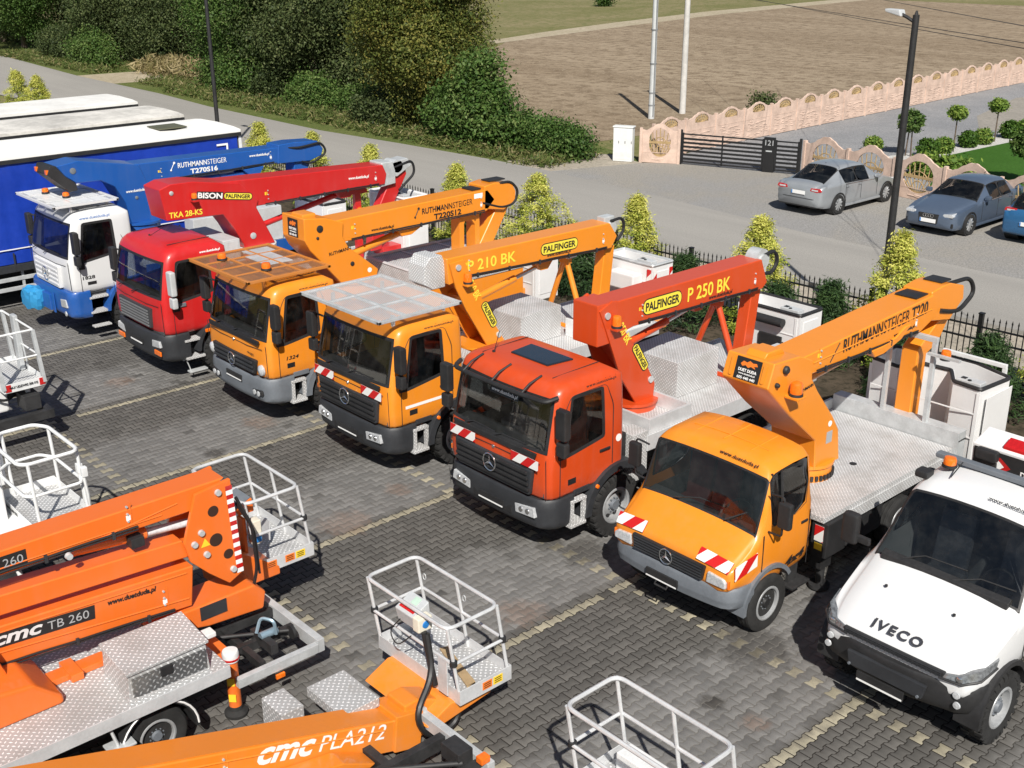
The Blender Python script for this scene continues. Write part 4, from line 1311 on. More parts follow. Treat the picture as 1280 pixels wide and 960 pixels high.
def chassis(root, y0, y1, z=.62, axle=None, w=.42, rw=.96, wr=.49, tank=True, ww=.28, knobby=True):
    m = MB()
    for s in (-1, 1): m.box(s * w - .05, y0, z, s * w + .05, y1, z + .26)
    for y in np.arange(y0 + .3, y1, .9): m.box(-w + .05, y, z + .05, w - .05, y + .1, z + .2)
    m.build("chassis_frame", CHASSIS, root)
    if axle:
        a = MB(); a.cyl((-rw, axle, wr), (rw, axle, wr), .08); a.lathe([(.0, -.18), (.18, -.1), (.2, 0), (.18, .1), (0, .18)], 14, 'x', (0, axle, wr)); a.build("axle", CHASSIS, root)
        for s in (-1, 1):
            wheel(root, s * rw, axle, wr, ww, s, knobby); wheel(root, s * (rw - ww - .02), axle, wr, ww, s, knobby)
    if tank:
        t = MB(); t.box(.5, y0 + 1.6, .5, 1.02, y0 + 2.5, 1.0, .05); t.build("fuel_tank", ALU, root)

def sticker(root, name, s, c, right, up, w, h, bgm, txm, fw=None, bold=.02, shear=0.0, r=None, rim=None, space=1.0):
    """label plate with lettering; the lettering is a sub-part"""
    b = MB()
    if rim: plate_on(b, c, right, up, w, h, .003, (r if r is not None else h * .45), 1); plate_on(b, c, right, up, w - .035, h - .035, .003, max(.001, (r if r is not None else h * .45) - .0175), 0, .0032)
    else: plate_on(b, c, right, up, w, h, .003, (r if r is not None else h * .45), 0)
    q = b.build(name, [bgm, rim or bgm], root)
    t = MB(); put_text(t, s, c, right, up, fw or w * .86, h * .55, bold, shear, 0, .0075, space); t.build("lettering", txm, q)
    return q

def lettering(root, s, c, right, up, w=None, h=None, mat=BLACKL, bold=.012, shear=0.0, space=1.0, proud=.004):
    t = MB(); put_text(t, s, c, right, up, w, h, bold, shear, 0, proud, space)
    return t.build("lettering", mat, root)

def poly_part(root, name, pts, x0, x1, mat, b=.02, m=None):
    mb = MB(); mb.prism(pts, x0, x1, 'x', min(b, .014), seg=1)
    return mb.build(name, mat, root, 25)

def canopy(root, z, x0, x1, y0, y1, framem, meshm, drop=.0, nx=3, ny=2, panel=None):
    """walk-on roof guard: frame, cross bars, expanded mesh, feet"""
    f = MB()
    for a, b in ((( x0, y0), (x1, y0)), ((x0, y1), (x1, y1)), ((x0, y0), (x0, y1)), ((x1, y0), (x1, y1))):
        f.box(min(a[0], b[0]) - .03, min(a[1], b[1]) - .03, z, max(a[0], b[0]) + .03, max(a[1], b[1]) + .03, z + .05 if a[0] == b[0] else z + .053, .006)
    for k in range(1, nx): x = x0 + (x1 - x0) * k / nx; f.box(x - .025, y0 + .03, z + .003, x + .025, y1 - .03, z + .046, .004)
    for k in range(1, ny + 1): y = y0 + (y1 - y0) * k / (ny + 1); f.box(x0 + .03, y - .025, z + .006, x1 - .03, y + .025, z + .049, .004)
    for x in (x0 + .25, x1 - .25):
        for y in (y0 + .45, y1 - .15): f.box(x - .025, y - .025, z - .28, x + .025, y + .025, z + .001)
    q = f.build("roof_guard", framem, root)
    g = MB(); g.box(x0 + .02, y0 + .02, z + .030, x1 - .02, y1 - .02, z + .033); g.build("guard_mesh", meshm, q)
    return q

def cab_common(root, cabobj, w, star_z=1.36, url=True, urlmat=BLACKL):
    # roof side marker recess, door-top web address
    for s in (1, -1):
        m = MB(); m.box(s * (w - .075) - .012, .70, 2.555, s * (w - .075) + .012, .86, 2.60, .01); m.build("roof_marker", BLACKP, cabobj)
    if url: lettering(cabobj, "www.duetduda.pl", (w - .055, 1.20, 2.585), (0, 1, 0), (-.35, 0, 1), .62, .075, urlmat, .02, .15)

def duet_sign(root, c, right, up, w, h, x_extra=False):
    """black advertising plate: orange drawing above the firm's name, web address and telephone number"""
    right = Vector(right).normalized(); up = Vector(up).normalized(); c = Vector(c)
    b = MB(); plate_on(b, c, right, up, w, h, .006, 0, 0); q = b.build("advert_plate", BLACKL, root)
    o = MB(); nor = right.cross(up).normalized()
    pts = [(-.32, .20), (-.22, .34), (-.08, .30), (.02, .40), (.16, .33), (.30, .36), (.36, .24), (.22, .20), (.28, .10), (.10, .16), (.0, .08), (-.12, .17), (-.24, .10)]
    V = [c + right * (p[0] * w) + up * (p[1] * h) + nor * .0065 for p in pts]; V2 = [v + nor * .002 for v in V]; n = len(V)
    o.add(V + V2, [tuple(range(n - 1, -1, -1)), tuple(range(n, 2 * n))] + [(i, (i + 1) % n, n + (i + 1) % n, n + i) for i in range(n)])
    o.build("drawing", ORSTICK, q)
    t = MB()
    put_text(t, "DUET DUDA", c - up * .06 * h, right, up, w * .74, h * .14, .03, 0, 0, .0065)
    put_text(t, "www.duetduda.pl", c - up * .23 * h, right, up, w * .66, h * .11, .012, 0, 0, .0065)
    put_text(t, "605 440 440", c - up * .40 * h, right, up, w * .72, h * .13, .02, 0, 0, .0065)
    t.build("lettering", WHITEL, q)
    return q
# ================================================================== BASKETS
def open_box(plan, z0, z1, t=.04):
    """open-topped container on a plan polygon (counter-clockwise): returns mesh builder"""
    mb = MB(); n = len(plan)
    P = [Vector((x, y)) for x, y in plan]; inn = []
    for i in range(n):
        a, b, c = P[i - 1], P[i], P[(i + 1) % n]
        e1 = (b - a).normalized(); e2 = (c - b).normalized(); n1 = Vector((-e1.y, e1.x)); n2 = Vector((-e2.y, e2.x))
        m = (n1 + n2); m.normalize(); inn.append(b + m * (t / max(.35, m.dot(n1))))
    V = [(p.x, p.y, z0) for p in P] + [(p.x, p.y, z1) for p in P] + [(p.x, p.y, z1) for p in inn] + [(p.x, p.y, z0 + .05) for p in inn]
    F = [tuple(range(n - 1, -1, -1)), tuple(range(3 * n, 4 * n))]
    for i in range(n):
        j = (i + 1) % n
        F += [(i, j, n + j, n + i), (n + i, n + j, 2 * n + j, 2 * n + i), (2 * n + i, 2 * n + j, 3 * n + j, 3 * n + i)]
    mb.add(V, F)
    return mb

def basket(root, plan, z0, z1, panel=True, striped=False, rimm=BLACKP, door=False):
    b = open_box(plan, z0, z1, .045); q = b.build("basket", WPLAST, root, 25)
    r = MB(); r.tube([(x, y, z1 + .012) for x, y in plan], .032, 6, True, .05); r.build("basket_rim", rimm, q)
    xs = [p[0] for p in plan]; ys = [p[1] for p in plan]; x0, x1, y0, y1 = min(xs), max(xs), min(ys), max(ys); h = z1 - z0
    if panel:
        g = MB()
        g.box(x1 - .001, y0 + .12, z0 + .12, x1 + .012, y1 - .12, z1 - .14, .01)
        for z in (z0 + h * .36, z0 + h * .68): g.box(x0 + .06, y0 - .012, z - .012, x1 - .06, y0 - .001, z + .012, .004)
        for x in (x0 + .05, x1 - .11): g.box(x, y0 - .014, z0 + .04, x + .06, y0 - .002, z1 - .05, .006)
        g.build("moulded_panel", WPLAST, q)
    if striped:
        for x in (x0 + .02, x1 - .14):
            hazard(q, [(x, y0 - .016, z0 + .1), (x + .12, y0 - .016, z0 + .1), (x + .12, y0 - .016, z1 - .08), (x, y0 - .016, z1 - .08)])
        hazard(q, [(x1 + .014, y0 + .02, z0 + .1), (x1 + .014, y0 + .13, z0 + .1), (x1 + .014, y0 + .13, z1 - .1), (x1 + .014, y0 + .02, z1 - .1)], (.004, 0, 0))
        hazard(q, [(x1 + .014, y1 - .13, z0 + .1), (x1 + .014, y1 - .02, z0 + .1), (x1 + .014, y1 - .02, z1 - .1), (x1 + .014, y1 - .13, z1 - .1)], (.004, 0, 0))
    if door:
        d = MB(); d.box(x0 + .55, y0 - .05, z0 + .08, x1 - .35, y0 - .005, z0 + h * .62, .015); d.build("black_door", BLACKP, q)
        c = MB(); c.cyl((x0 + .5, y0 - .1, z1 - .18), (x1 - .3, y0 - .1, z1 - .18), .085, n=14); c.build("roll_cover", BLACKP, q)
        k = MB(); k.lathe([(.05, 0), (.05, -.012), (0, -.012)], 14, 'y', ((x0 + x1) / 2 - .02, y0 - .05, z0 + h * .40)); k.build("door_knob", WPLAST, q)
        hn = MB(); hn.tube([(x1 - .32, y0 - .04, z0 + .2), (x1 - .24, y0 - .09, z0 + .22), (x1 - .24, y0 - .09, z0 + .66), (x1 - .32, y0 - .04, z0 + .68)], .016, 6, fillet=.04); hn.build("grab_handle", BLACKP, q)
    co = MB(); co.box(x1 - .5, y0 + .06, z1 - .04, x1 - .1, y0 + .26, z1 + .07, .015); cq = co.build("control_box", GUNMET, q)
    cb = MB(); cb.cyl((x1 - .3, y0 + .1, z1 + .068), (x1 - .3, y0 + .1, z1 + .085), .03, n=10); cb.box(x1 - .46, y0 + .12, z1 + .071, x1 - .38, y0 + .2, z1 + .08); cb.build("control_button", BLACKP, cq)
    return q

def fittings(boom, x, y0, z0, y1, z1, seed):
    """hoses clipped along a boom, small warning labels, bolts and weld beads"""
    r_ = random.Random(seed); P = lambda f, o=0: (x, y0 + (y1 - y0) * f, z0 + (z1 - z0) * f + o)
    for o, rr in ((-.012, .014), (-.045, .010)):
        m = MB(); m.tube([(x + .014, P(k / 10)[1], P(k / 10, o)[2] + r_.uniform(-.006, .006)) for k in range(11)], rr, 6); m.build("hydraulic_hose", CABLE, boom)
    for k in range(5):
        f = .08 + .21 * k; c = P(f, -.03); m = MB(); m.box(x, c[1] - .018, c[2] - .045, x + .032, c[1] + .018, c[2] + .045, .004); m.build("hose_clip", DARKP, boom)
    for f, o, mt in ((.012, .20, YELLOWS), (.975, .12, WHITEL)):
        m = MB(); plate_on(m, P(f, o), (0, 1, 0), (0, 0, 1), r_.uniform(.05, .07), r_.uniform(.05, .07), .003); m.build("small_label", mt, boom)
    for f in (.015, .985):
        m = MB(); a, b = P(f, .05), P(f, .30); m.tube([(a[0] + .001, a[1], a[2]), (b[0] + .001, b[1], b[2])], .007, 5); m.build("weld_bead", boom.data.materials[0], boom)
        for k in range(3): c = P(f + (.012 if f < .5 else -.012), .08 + k * .09); m = MB(); m.cyl((x - .004, c[1], c[2]), (x + .016, c[1], c[2]), .014, n=6); m.build("bolt", STEEL, boom)

def hose(root, pts, r=.03, fillet=.2, name="hose"):
    m = MB(); m.tube(pts, r, 8, fillet=fillet); return m.build(name, CABLE, root)

# ================================================================== THE FOUR COE LORRIES OF ONE FAMILY
def front_face(root, body, mat, style, w, star=True, plate=True):
    """grille, lamps, bumper details; style 'new' (lamps in bumper) or 'old' (lamps beside grille)"""
    if style == 'new':
        g = MB(); g.prism([(-.86, 1.46), (.86, 1.46), (.80, 1.05), (-.80, 1.05)], .02, .12, 'y', .03); q = g.build("grille", DARKP, root)
        s = MB()
        for k in range(4): z = 1.12 + k * .085; s.box(-.78 + (3 - k) * -.012, -.012, z, .78 + (3 - k) * .012, .03, z + .05, .012)
        s.build("grille_slat", BLACKP, q)
        star_emblem(q, -.03, 1.33, .135)
        for x0 in (-.98, .40):
            hazard(root, [(x0, .040, 1.49), (x0 + .58, .040, 1.49), (x0 + .58, .046, 1.64), (x0, .046, 1.64)])
        lettering(root, "Atego", (.60, .038, 1.455), (1, 0, 0), (0, 0, 1), .26, .055, BLACKL, .004, .3)
    elif style == 'old':
        g = MB(); g.prism([(-.80, 1.34), (.80, 1.34), (.72, 1.05), (-.72, 1.05)], .02, .12, 'y', .03); q = g.build("grille", BLACKP, root)
        s = MB()
        for k in range(3): z = 1.09 + k * .082; s.box(-.70 + (2 - k) * -.012, -.008, z, .70 + (2 - k) * .012, .03, z + .045, .012)
        s.build("grille_slat", DARKP, q)
        star_emblem(q, -.026, 1.20, .115)
        for s_ in (1, -1):
            l = MB(); l.lathe([(.105, .02), (.10, -.02), (.06, -.045), (0, -.05)], 16, 'y', (s_ * .90, .08, 1.17)); l.build("headlamp", LENS, root)
        lettering(root, "Atego", (.60, .052, 1.44), (1, 0, 0), (0, 0, 1), .24, .05, BLACKL, .004, .3)

def bumper_details(root, b, style, plate_txt=None):
    if style == 'new':
        for s in (1, -1):
            l = MB(); l.prism([(s * .52, .69), (s * .50, .84), (s * .90, .88), (s * .93, .73)], .018, .10, 'y', .012); q = l.build("headlamp", LENS, b)
            r = MB(); r.lathe([(.045, -.0), (.04, -.010), (0, -.014)], 12, 'y', (s * .64, .018, .78)); r.lathe([(.045, 0), (.04, -.010), (0, -.014)], 12, 'y', (s * .78, .018, .79)); r.build_each("lamp_reflector", CHROME, q)
        g = MB(); g.box(-.44, .018, .62, .44, .06, .76, .015); g.build("bumper_intake", BLACKP, b)
    else:
        for s in (1, -1):
            l = MB(); l.prism([(s * .58, .64), (s * .60, .76), (s * .92, .78), (s * .94, .68)], .028, .10, 'y', .02); q = l.build("fog_lamp_panel", BLACKP, b)
            for x in (.68, .82): r = MB(); r.lathe([(.052, 0), (.05, -.012), (0, -.016)], 14, 'y', (s * x, .026, .705)); r.build("fog_lamp", LENS, q)
    p = MB(); p.box(-.28, -.012, .80 if style == 'old' else .66, .28, .02, .92 if style == 'old' else .78, .006); q = p.build("licence_plate_holder", BLACKP, b)
    t = MB(); z = .80 if style == 'old' else .66; t.box(-.27, -.016, z + .008, .27, -.0125, z + .03); t.build("plate_frame_strip", WHITEL, q)

def coe_truck(name, xc, y0, mat, label, style='new', w=1.12, bump_mat=DARKP, url=BLACKL, roof_z=2.75, axle=1.55, cat="lorry"):
    root = empty(name, (xc, y0, 0), label, cat, "lorries with aerial platforms in the row")
    body, gl = lorry_cab(root, mat, w)
    b = bumper(root, bump_mat, w + .02)
    if style in ('new', 'old'):
        front_face(root, body, mat, style, w); bumper_details(root, b, style)
    cab_common(root, body, w, urlmat=url)
    for s in (1, -1):
        mirror(root, s, w)
        wheel(root, s * .98, axle, .49, .30, s)
        fender(root, bump_mat, s * .74, s * (w + .06), axle, .52, .72, 2, 176, .12)
        # corner lamp / indicator on the arch
        i = MB(); i.lathe([(.035, 0), (.03, .025), (0, .03)], 10, 'x', (s * (w + .06), axle - .50, 1.0)); i.build("indicator", AMBER, root)
    steps(root, w)
    ax = MB(); ax.cyl((-.9, axle, .49), (.9, axle, .49), .07); ax.box(-.9, .5, .62, .9, 1.0, .98); ax.box(-.38, .45, .6, .38, 1.9, 1.0); ax.build("front_axle", CHASSIS, root)
    wiper(root, [[(-.1, .05, 1.70), (.15, .09, 1.80), (.66, .115, 1.79)], [(-.75, .07, 1.70), (-.5, .1, 1.80), (.0, .10, 1.78)]])
    pn = MB(); pn.prism([(-.88, 1.645), (.88, 1.645), (.92, 1.735), (-.92, 1.735)], .045, .085, 'y', .012); pn.build("scuttle", BLACKP, body)
    bg_ = MB(); bg_.box(w + .001, .50, 1.17, w + .005, .66, 1.26); bg_.build("door_sticker", BLACKL, body)
    tr = MB(); tr.box(w - .06, .62, .97, w + .012, .95, 1.06, .01); tr.build("sill_trim", bump_mat, body)
    db = MB(); db.lathe([(.03, 0), (.026, -.008), (0, -.01)], 12, 'y', (0, .052, 1.56)); db.build("badge", CHROME, body)
    for k in range(3): a_ = MB(); a_.box(-w - .012, .16 + k * .01, 1.12 + k * .14, -w + .06, .26, 1.20 + k * .14, .01); a_.build("corner_marker", AMBER, body)
    ai = MB(); ai.box(-.98, 1.72, 1.35, -.62, 1.92, 2.45, .03); ai.box(.30, 1.74, .95, .96, 1.90, 1.55, .02); ai.build_each("rear_cab_box", CHASSIS, root)
    return root, body, b

def deck(root, y0, y1, z, x0=-1.08, x1=1.08, side=.22, mat=TREADF, sidem=ALU):
    m = MB(); m.box(x0, y0, z - .06, x1, y1, z, .006); q = m.build("deck", mat, root)
    s = MB()
    for x, d in ((x0, -.02), (x1, .02)): s.box(x, y0, z - side, x + d, y1, z + .02, .004)
    s.build("deck_side", sidem, q)
    u = MB(); u.box(x0 + .05, y0 + .05, z - side, x1 - .05, y1 - .05, z - .062); u.build("deck_underframe", CHASSIS, q)
    return q

def side_guards(root, x, y0, y1):
    for s in (1, -1):
        g = MB()
        for z in (.55, .80): g.box(s * x - .02, y0, z, s * x + .02, y1, z + .10, .008)
        for y in (y0 + .2, y1 - .2): g.box(s * (x - .06) - .02, y - .02, .5, s * (x - .06) + .02, y + .02, 1.1)
        g.build("side_guard", STEEL, root)

def turret(root, y, z0, z1, r, mat):
    t = MB(); t.cyl((0, y, z0), (0, y, z1 - .05), r, r * .96, 24); t.cyl((0, y, z1 - .05), (0, y, z1), r * 1.05, r * 1.05, 24)
    q = t.build("turret", mat, root)
    g = MB()
    for k in range(36):
        a = 2 * math.pi * k / 36; M = Matrix.Translation((0, y, z0 + .03)) @ Matrix.Rotation(a, 4, 'Z'); g.box(r * .99, -.02, 0, r * 1.07, .02, .07, 0, 0, M)
    g.build("gear_ring", CHASSIS, q)
    return q

def straight_boom(root, mat, boom, arm, rod, link, yA, code, x0, x1, head=None, text_at=None, sub_at=None, arm_txt=None, brand_side=1):
    """articulated platform boom resting on an A frame"""
    bq = poly_part(root, "boom", boom, x0, x1, mat, .025)
    # lighter edge strip along the top plate
    w = x1 - x0; xm = (x0 + x1) / 2
    (ya, za), (yb, zb), th = text_at
    d = Vector((0, yb - ya, zb - za)).normalized(); X = x1 + .001
    if brand_side == 1: order = ((.16, code), (.66, None))
    else: order = ((.58, code), (.22, None))
    L = math.hypot(yb - ya, zb - za)
    for f, s in order:
        c = (X, ya + (yb - ya) * f, za + (zb - za) * f)
        if s: lettering(bq, s, c, d, (0, 0, 1), L * .34, th * .46, YELLOWL, .012)
        else: sticker(bq, "boom_sticker", "PALFINGER", c, d, (0, 0, 1), L * .29, th * .52, YELLOWL, BLACKL, None, .03, 0, None, BLACKL)
    c = sub_at; lettering(bq, "www.duetduda.pl", (X, c[0], c[1]), d, (0, 0, 1), .62, .085, BLACKL, .02, .15)
    fittings(bq, x1, boom[4][0] + .1, boom[4][1] + .06, boom[3][0] - .15, boom[3][1] + .06, len(code) + int(yA * 100))
    # arm: two cheeks and a box between
    aq = MB(); aq.prism(arm, x1 + .004, x1 + .05, 'x', .012); aq.prism(arm, x0 - .05, x0 - .004, 'x', .012)
    low = [p for p in arm if p[1] < arm[0][1] - .5]
    aq.prism([(arm[-1][0] + .22, arm[-1][1] - .25), (arm[2][0] - .05, arm[2][1] - .2), (arm[3][0] - .03, arm[3][1]), (arm[4][0] - .03, arm[4][1] + .02), (arm[5][0] + .02, arm[5][1] + .02)], x0 + .004, x1 - .004, 'x', .015)
    A = aq.build("knuckle_arm", mat, root, 30)
    da = Vector((0, arm[4][0] - arm[1][0], arm[4][1] - arm[1][1])).normalized(); up = Vector((1, 0, 0)).cross(da)
    mid = lambda f: (x1 + .051, (arm[0][0] + arm[1][0]) / 2 * (1 - f) + (arm[3][0] + arm[4][0]) / 2 * f, (arm[0][1] + arm[1][1]) / 2 * (1 - f) + (arm[3][1] + arm[4][1]) / 2 * f)
    lettering(A, arm_txt, mid(.40), da, up, .40, .15, YELLOWL, .012)
    sticker(A, "arm_sticker", "PALFINGER", mid(.76), da, up, .58, .17, YELLOWL, BLACKL, None, .03, 0, None, BLACKL)
    pv = MB()
    for p in (((arm[0][0] + arm[1][0]) / 2 + .02, arm[0][1] - .10), (arm[4][0] - .12, arm[4][1] + .1)): pv.cyl((x0 - .07, *p), (x1 + .075, *p), .055, n=14)
    pv.build_each("pivot_pin", STEEL, A)
    beacon(A, x1 + .12, arm[1][0] + .02, arm[1][1] - .42, .075, .2)
    k = MB(); k.box(x1 + .05, arm[1][0] - .06, arm[1][1] - .46, x1 + .20, arm[1][0] + .1, arm[1][1] - .42, .005); k.build("beacon_bracket", mat, A)
    r = MB(); p0, p1 = Vector((xm, *rod[0])), Vector((xm, *rod[1])); m_ = p0.lerp(p1, .62)
    r.cyl(p0, m_, .065, n=14); r.cyl(m_, p1, .04, n=12, m=1); r.build("lift_cylinder", [mat, CHROME], root)
    br = MB(); br.prism([(rod[1][0] - .25, rod[1][1] + .12), (rod[1][0] - .08, rod[1][1] - .08), (rod[1][0] + .1, rod[1][1] - .08), (rod[1][0] + .28, rod[1][1] + .13)], xm - .1, xm + .1, 'x', .01); br.build("cylinder_bracket", mat, root)
    # A frame rest
    f = MB(); ap = (xm, yA, boom[3][1] - .12)
    for s in (-1, 1): f.cyl((xm + s * .04, yA, ap[2]), (xm + s * .58, yA + .02, 1.36), .055, n=10)
    f.box(xm - .12, yA - .06, ap[2] - .03, xm + .12, yA + .06, ap[2] + .10, .01); f.cyl((xm - .6, yA + .02, 1.42), (xm + .66, yA + .02, 1.42), .05, n=8)
    f.build("boom_rest", mat, root)
    c = MB(); c.box(xm - .2, yA - .12, ap[2] + .10, xm + .2, yA + .12, ap[2] + .14, .01); c.build("rest_cradle", WHITEL, root)
    l = poly_part(root, "jib", link, xm - .12, xm + .12, mat, .02)
    return bq

# ---- sixth from the right end's neighbour: red orange lorry -------------------------------------
def build_red_orange():
    root, body, b = coe_truck("platform_lorry", -11.78, 10.15, RORANGE, "red orange platform lorry with a black roof hatch, left of the short-nosed lorry")
    # sun visor of black bars
    v = MB()
    v.tube([(-1.06, .34, 2.56), (-1.0, .16, 2.52), (-.5, .10, 2.53), (.5, .10, 2.53), (1.0, .16, 2.52), (1.06, .34, 2.56)], .035, 8, fillet=.12)
    for x in (-.72, -.1, .55): v.tube([(x, .10, 2.54), (x + .03, .24, 2.66), (x + .05, .46, 2.735)], .016, 6)
    v.build("sun_visor", BLACKP, root)
    h = MB(); h.prism([(-.40, .76), (.40, .76), (.46, 1.24), (-.46, 1.24)], 2.735, 2.768, 'z', .03); q = h.build("roof_hatch", plain("tinted_panel", (.012, .016, .022), .15, coat=.6), body)
    a = MB(); a.cyl((-.62, .62, 2.72), (-.60, .72, 3.05), .006, n=5); a.cyl((-.62, .62, 2.70), (-.62, .62, 2.76), .025, n=8); a.build("antenna", BLACKP, body)
    bd = MB(); plate_on(bd, (.10, .196, 2.39), (1, 0, 0), (0, .36, 1), .62, .10, .003); sq = bd.build("windscreen_strip", BLACKL, body)
    lettering(sq, "www.duetduda.pl", (.10, .193, 2.39), (1, 0, 0), (0, .36, 1), .56, .07, WHITEL, .02)
    d = MB(); d.lathe([(.06, 0), (.06, .004), (0, .004)], 16, 'x', (1.118, 1.55, 1.62)); d.build("round_sticker", WHITEL, body)
    deck(root, 2.25, 6.75, 1.40, -1.08, 1.06, .24)
    chassis(root, 1.6, 6.7, .62, 4.9); side_guards(root, 1.04, 2.6, 3.9)
    w = MB(); w.box(.20, 2.35, 1.402, 1.02, 2.40, 1.64, .005); w.box(.97, 2.40, 1.402, 1.02, 3.35, 1.64, .005); w.box(.20, 3.30, 1.402, .97, 3.35, 1.64, .005); w.build("tray_wall", ALU, root)
    bx = MB(); bx.prism([(3.78, 1.402), (3.78, 2.02), (4.85, 2.06), (4.85, 1.402)], -.78, .34, 'x', .012); bx.build("tool_box", TREADF, root)
    bx = MB(); bx.box(.36, 5.2, 1.402, 1.0, 6.5, 1.75, .01); bx.build("tool_locker", ALU, root)
    bl = MB(); bl.box(.72, 1.95, .7, 1.05, 2.3, 1.5, .02); bl.build("air_filter_box", TREADF, root)
    turret(root, 3.05, 1.1, 1.56, .42, RORANGE)
    hd = MB(); hd.box(-.29, 1.95, 2.70, .245, 2.40, 3.37, .025); hd.build("boom_head", RORANGE, root)
    straight_boom(root, RORANGE, [(2.05, 3.34), (6.05, 3.34), (6.25, 2.90), (6.12, 2.80), (2.8, 2.85), (2.15, 2.74)],
        [(1.97, 3.28), (2.26, 3.40), (2.55, 2.85), (3.05, 2.23), (3.31, 1.78), (3.28, 1.50), (2.90, 1.50), (2.48, 2.1), (2.10, 3.0)],
        ((2.75, 2.45), (4.55, 2.78)), [(5.99, 2.80), (6.24, 2.78), (6.05, 1.2), (5.78, 1.2)], 5.15, "P 250 BK", -.25, .22, None,
        ((2.75, 3.11), (6.0, 3.09), .52), (4.95, 2.93), "250 BK", 2)
    rl = MB(); rl.cyl((-.12, 6.2, 3.28), (.12, 6.2, 3.28), .20, n=20); rl.cyl((-.16, 6.2, 3.28), (.16, 6.2, 3.28), .11, n=16); rl.box(-.15, 6.0, 2.95, .15, 6.3, 3.2, .02); rl.build("cable_reel", STEEL, root)
    hose(root, [(.12, 6.2, 3.35), (.15, 6.5, 3.42), (.15, 6.62, 3.2), (.15, 6.45, 3.0), (.12, 6.2, 3.05)], .035, .15)
    basket(root, [(-1.22, 7.40), (.20, 7.40), (.20, 8.10), (-1.22, 8.10)], .75, 2.0, True, False, BLACKP, True)
    cb = MB(); cb.box(-.3, 6.9, .85, .3, 7.38, 1.05, .02); cb.build("basket_bracket", RORANGE, root)
    hp = MB(); hp.tube([(.45, 5.6, 1.41), (.45, 5.6, 1.78), (.45, 5.8, 1.85), (.45, 6.0, 1.78), (.45, 6.0, 1.41)], .016, 6, fillet=.08); hp.build("grab_rail", CHROME, root)
    return root
build_red_orange()

def build_orange_mesh():
    root, body, b = coe_truck("platform_lorry", -15.40, 10.05, ORANGE, "orange platform lorry with a bright aluminium mesh guard above its cab")
    canopy(root, 2.86, -1.12, 1.10, -.02, 1.62, STEEL, EXPMESH, nx=3, ny=2)
    lettering(body, "www.duetduda.pl", (-.1, .295, 2.56), (1, 0, 0), (0, .4, 1), .75, .075, BLACKL, .02)
    st = MB(); st.box(1.121, .42, 1.30, 1.124, 1.30, 1.35); st.build("white_stripe", WHITEL, body)
    deck(root, 2.25, 6.75, 1.40, -1.08, 1.06, .24)
    chassis(root, 1.6, 6.7, .62, 4.9); side_guards(root, 1.04, 2.6, 3.9)
    bx = MB(); bx.prism([(3.68, 1.402), (3.68, 1.98), (4.0, 2.02), (4.72, 2.02), (4.72, 1.402)], -.78, .36, 'x', .012); bx.build("tool_box", TREADF, root)
    bx = MB(); bx.box(-.9, 1.9, 1.3, -.3, 2.4, 2.0, .015); bx.box(.3, 1.95, 1.0, .95, 2.25, 1.75, .015); bx.build_each("locker", TREADF, root)
    w = MB(); w.box(.40, 4.8, 1.402, 1.02, 4.85, 1.75, .005); w.box(.97, 4.85, 1.402, 1.02, 6.6, 1.75, .005); w.build("tray_wall", WTUBE, root)
    turret(root, 3.0, 1.1, 1.62, .42, ORANGE)
    hd = MB(); hd.prism([(1.62, 2.98), (1.64, 3.30), (1.76, 3.44), (2.02, 3.44), (2.08, 3.3), (2.08, 2.86), (1.8, 2.86)], -.30, .16, 'x', .015); hd.build("counterweight_cover", TREADF, root)
    straight_boom(root, ORANGE, [(2.05, 3.38), (6.12, 3.36), (6.34, 3.07), (6.19, 2.85), (2.35, 2.95), (2.1, 2.90)],
        [(2.08, 3.30), (2.40, 3.32), (2.62, 2.86), (3.08, 2.02), (3.30, 1.67), (3.24, 1.55), (2.95, 1.55), (2.42, 2.40), (2.20, 2.85)],
        ((2.75, 2.42), (4.5, 2.78)), [(6.12, 2.85), (6.40, 2.85), (6.22, 1.2), (5.92, 1.2)], 5.15, "P 210 BK", -.22, .25, None,
        ((2.55, 3.16), (5.9, 3.12), .44), (4.75, 3.0), "210 BK", 1)
    rl = MB(); rl.box(-.1, 6.1, 3.2, .12, 6.4, 3.45, .03); rl.cyl((-.16, 6.3, 3.22), (.16, 6.3, 3.22), .12, n=16); rl.build("cable_reel", STEEL, root)
    hose(root, [(.15, 6.25, 3.36), (.18, 6.55, 3.40), (.18, 6.62, 3.15), (.18, 6.42, 2.95)], .03, .15)
    basket(root, [(-1.62, 7.95), (-.20, 7.95), (-.20, 8.6), (-1.62, 8.6)], .9, 2.05, True, True, STEEL, False)
    cb = MB(); cb.box(-.5, 6.9, .85, .3, 7.9, 1.05, .02); cb.build("basket_bracket", ORANGE, root)
    w2 = MB(); w2.box(-1.2, 7.62, 1.5, -.45, 7.94, 1.85, .04); w2.build("basket_console", WPLAST, root)
    hp = MB(); hp.tube([(.45, 5.2, 1.41), (.45, 5.2, 1.80), (.45, 5.4, 1.88), (.45, 5.6, 1.80), (.45, 5.6, 1.41)], .016, 6, fillet=.08); hp.build("grab_rail", CHROME, root)
    return root
build_orange_mesh()

def ruthmann_tail(root, mat, x0, x1, tip, beak):
    poly_part(root, "boom_tip", tip, x0 - .02, x1 + .02, mat, .03)
    poly_part(root, "jib", beak, x0 + .06, x1 - .06, mat, .02)

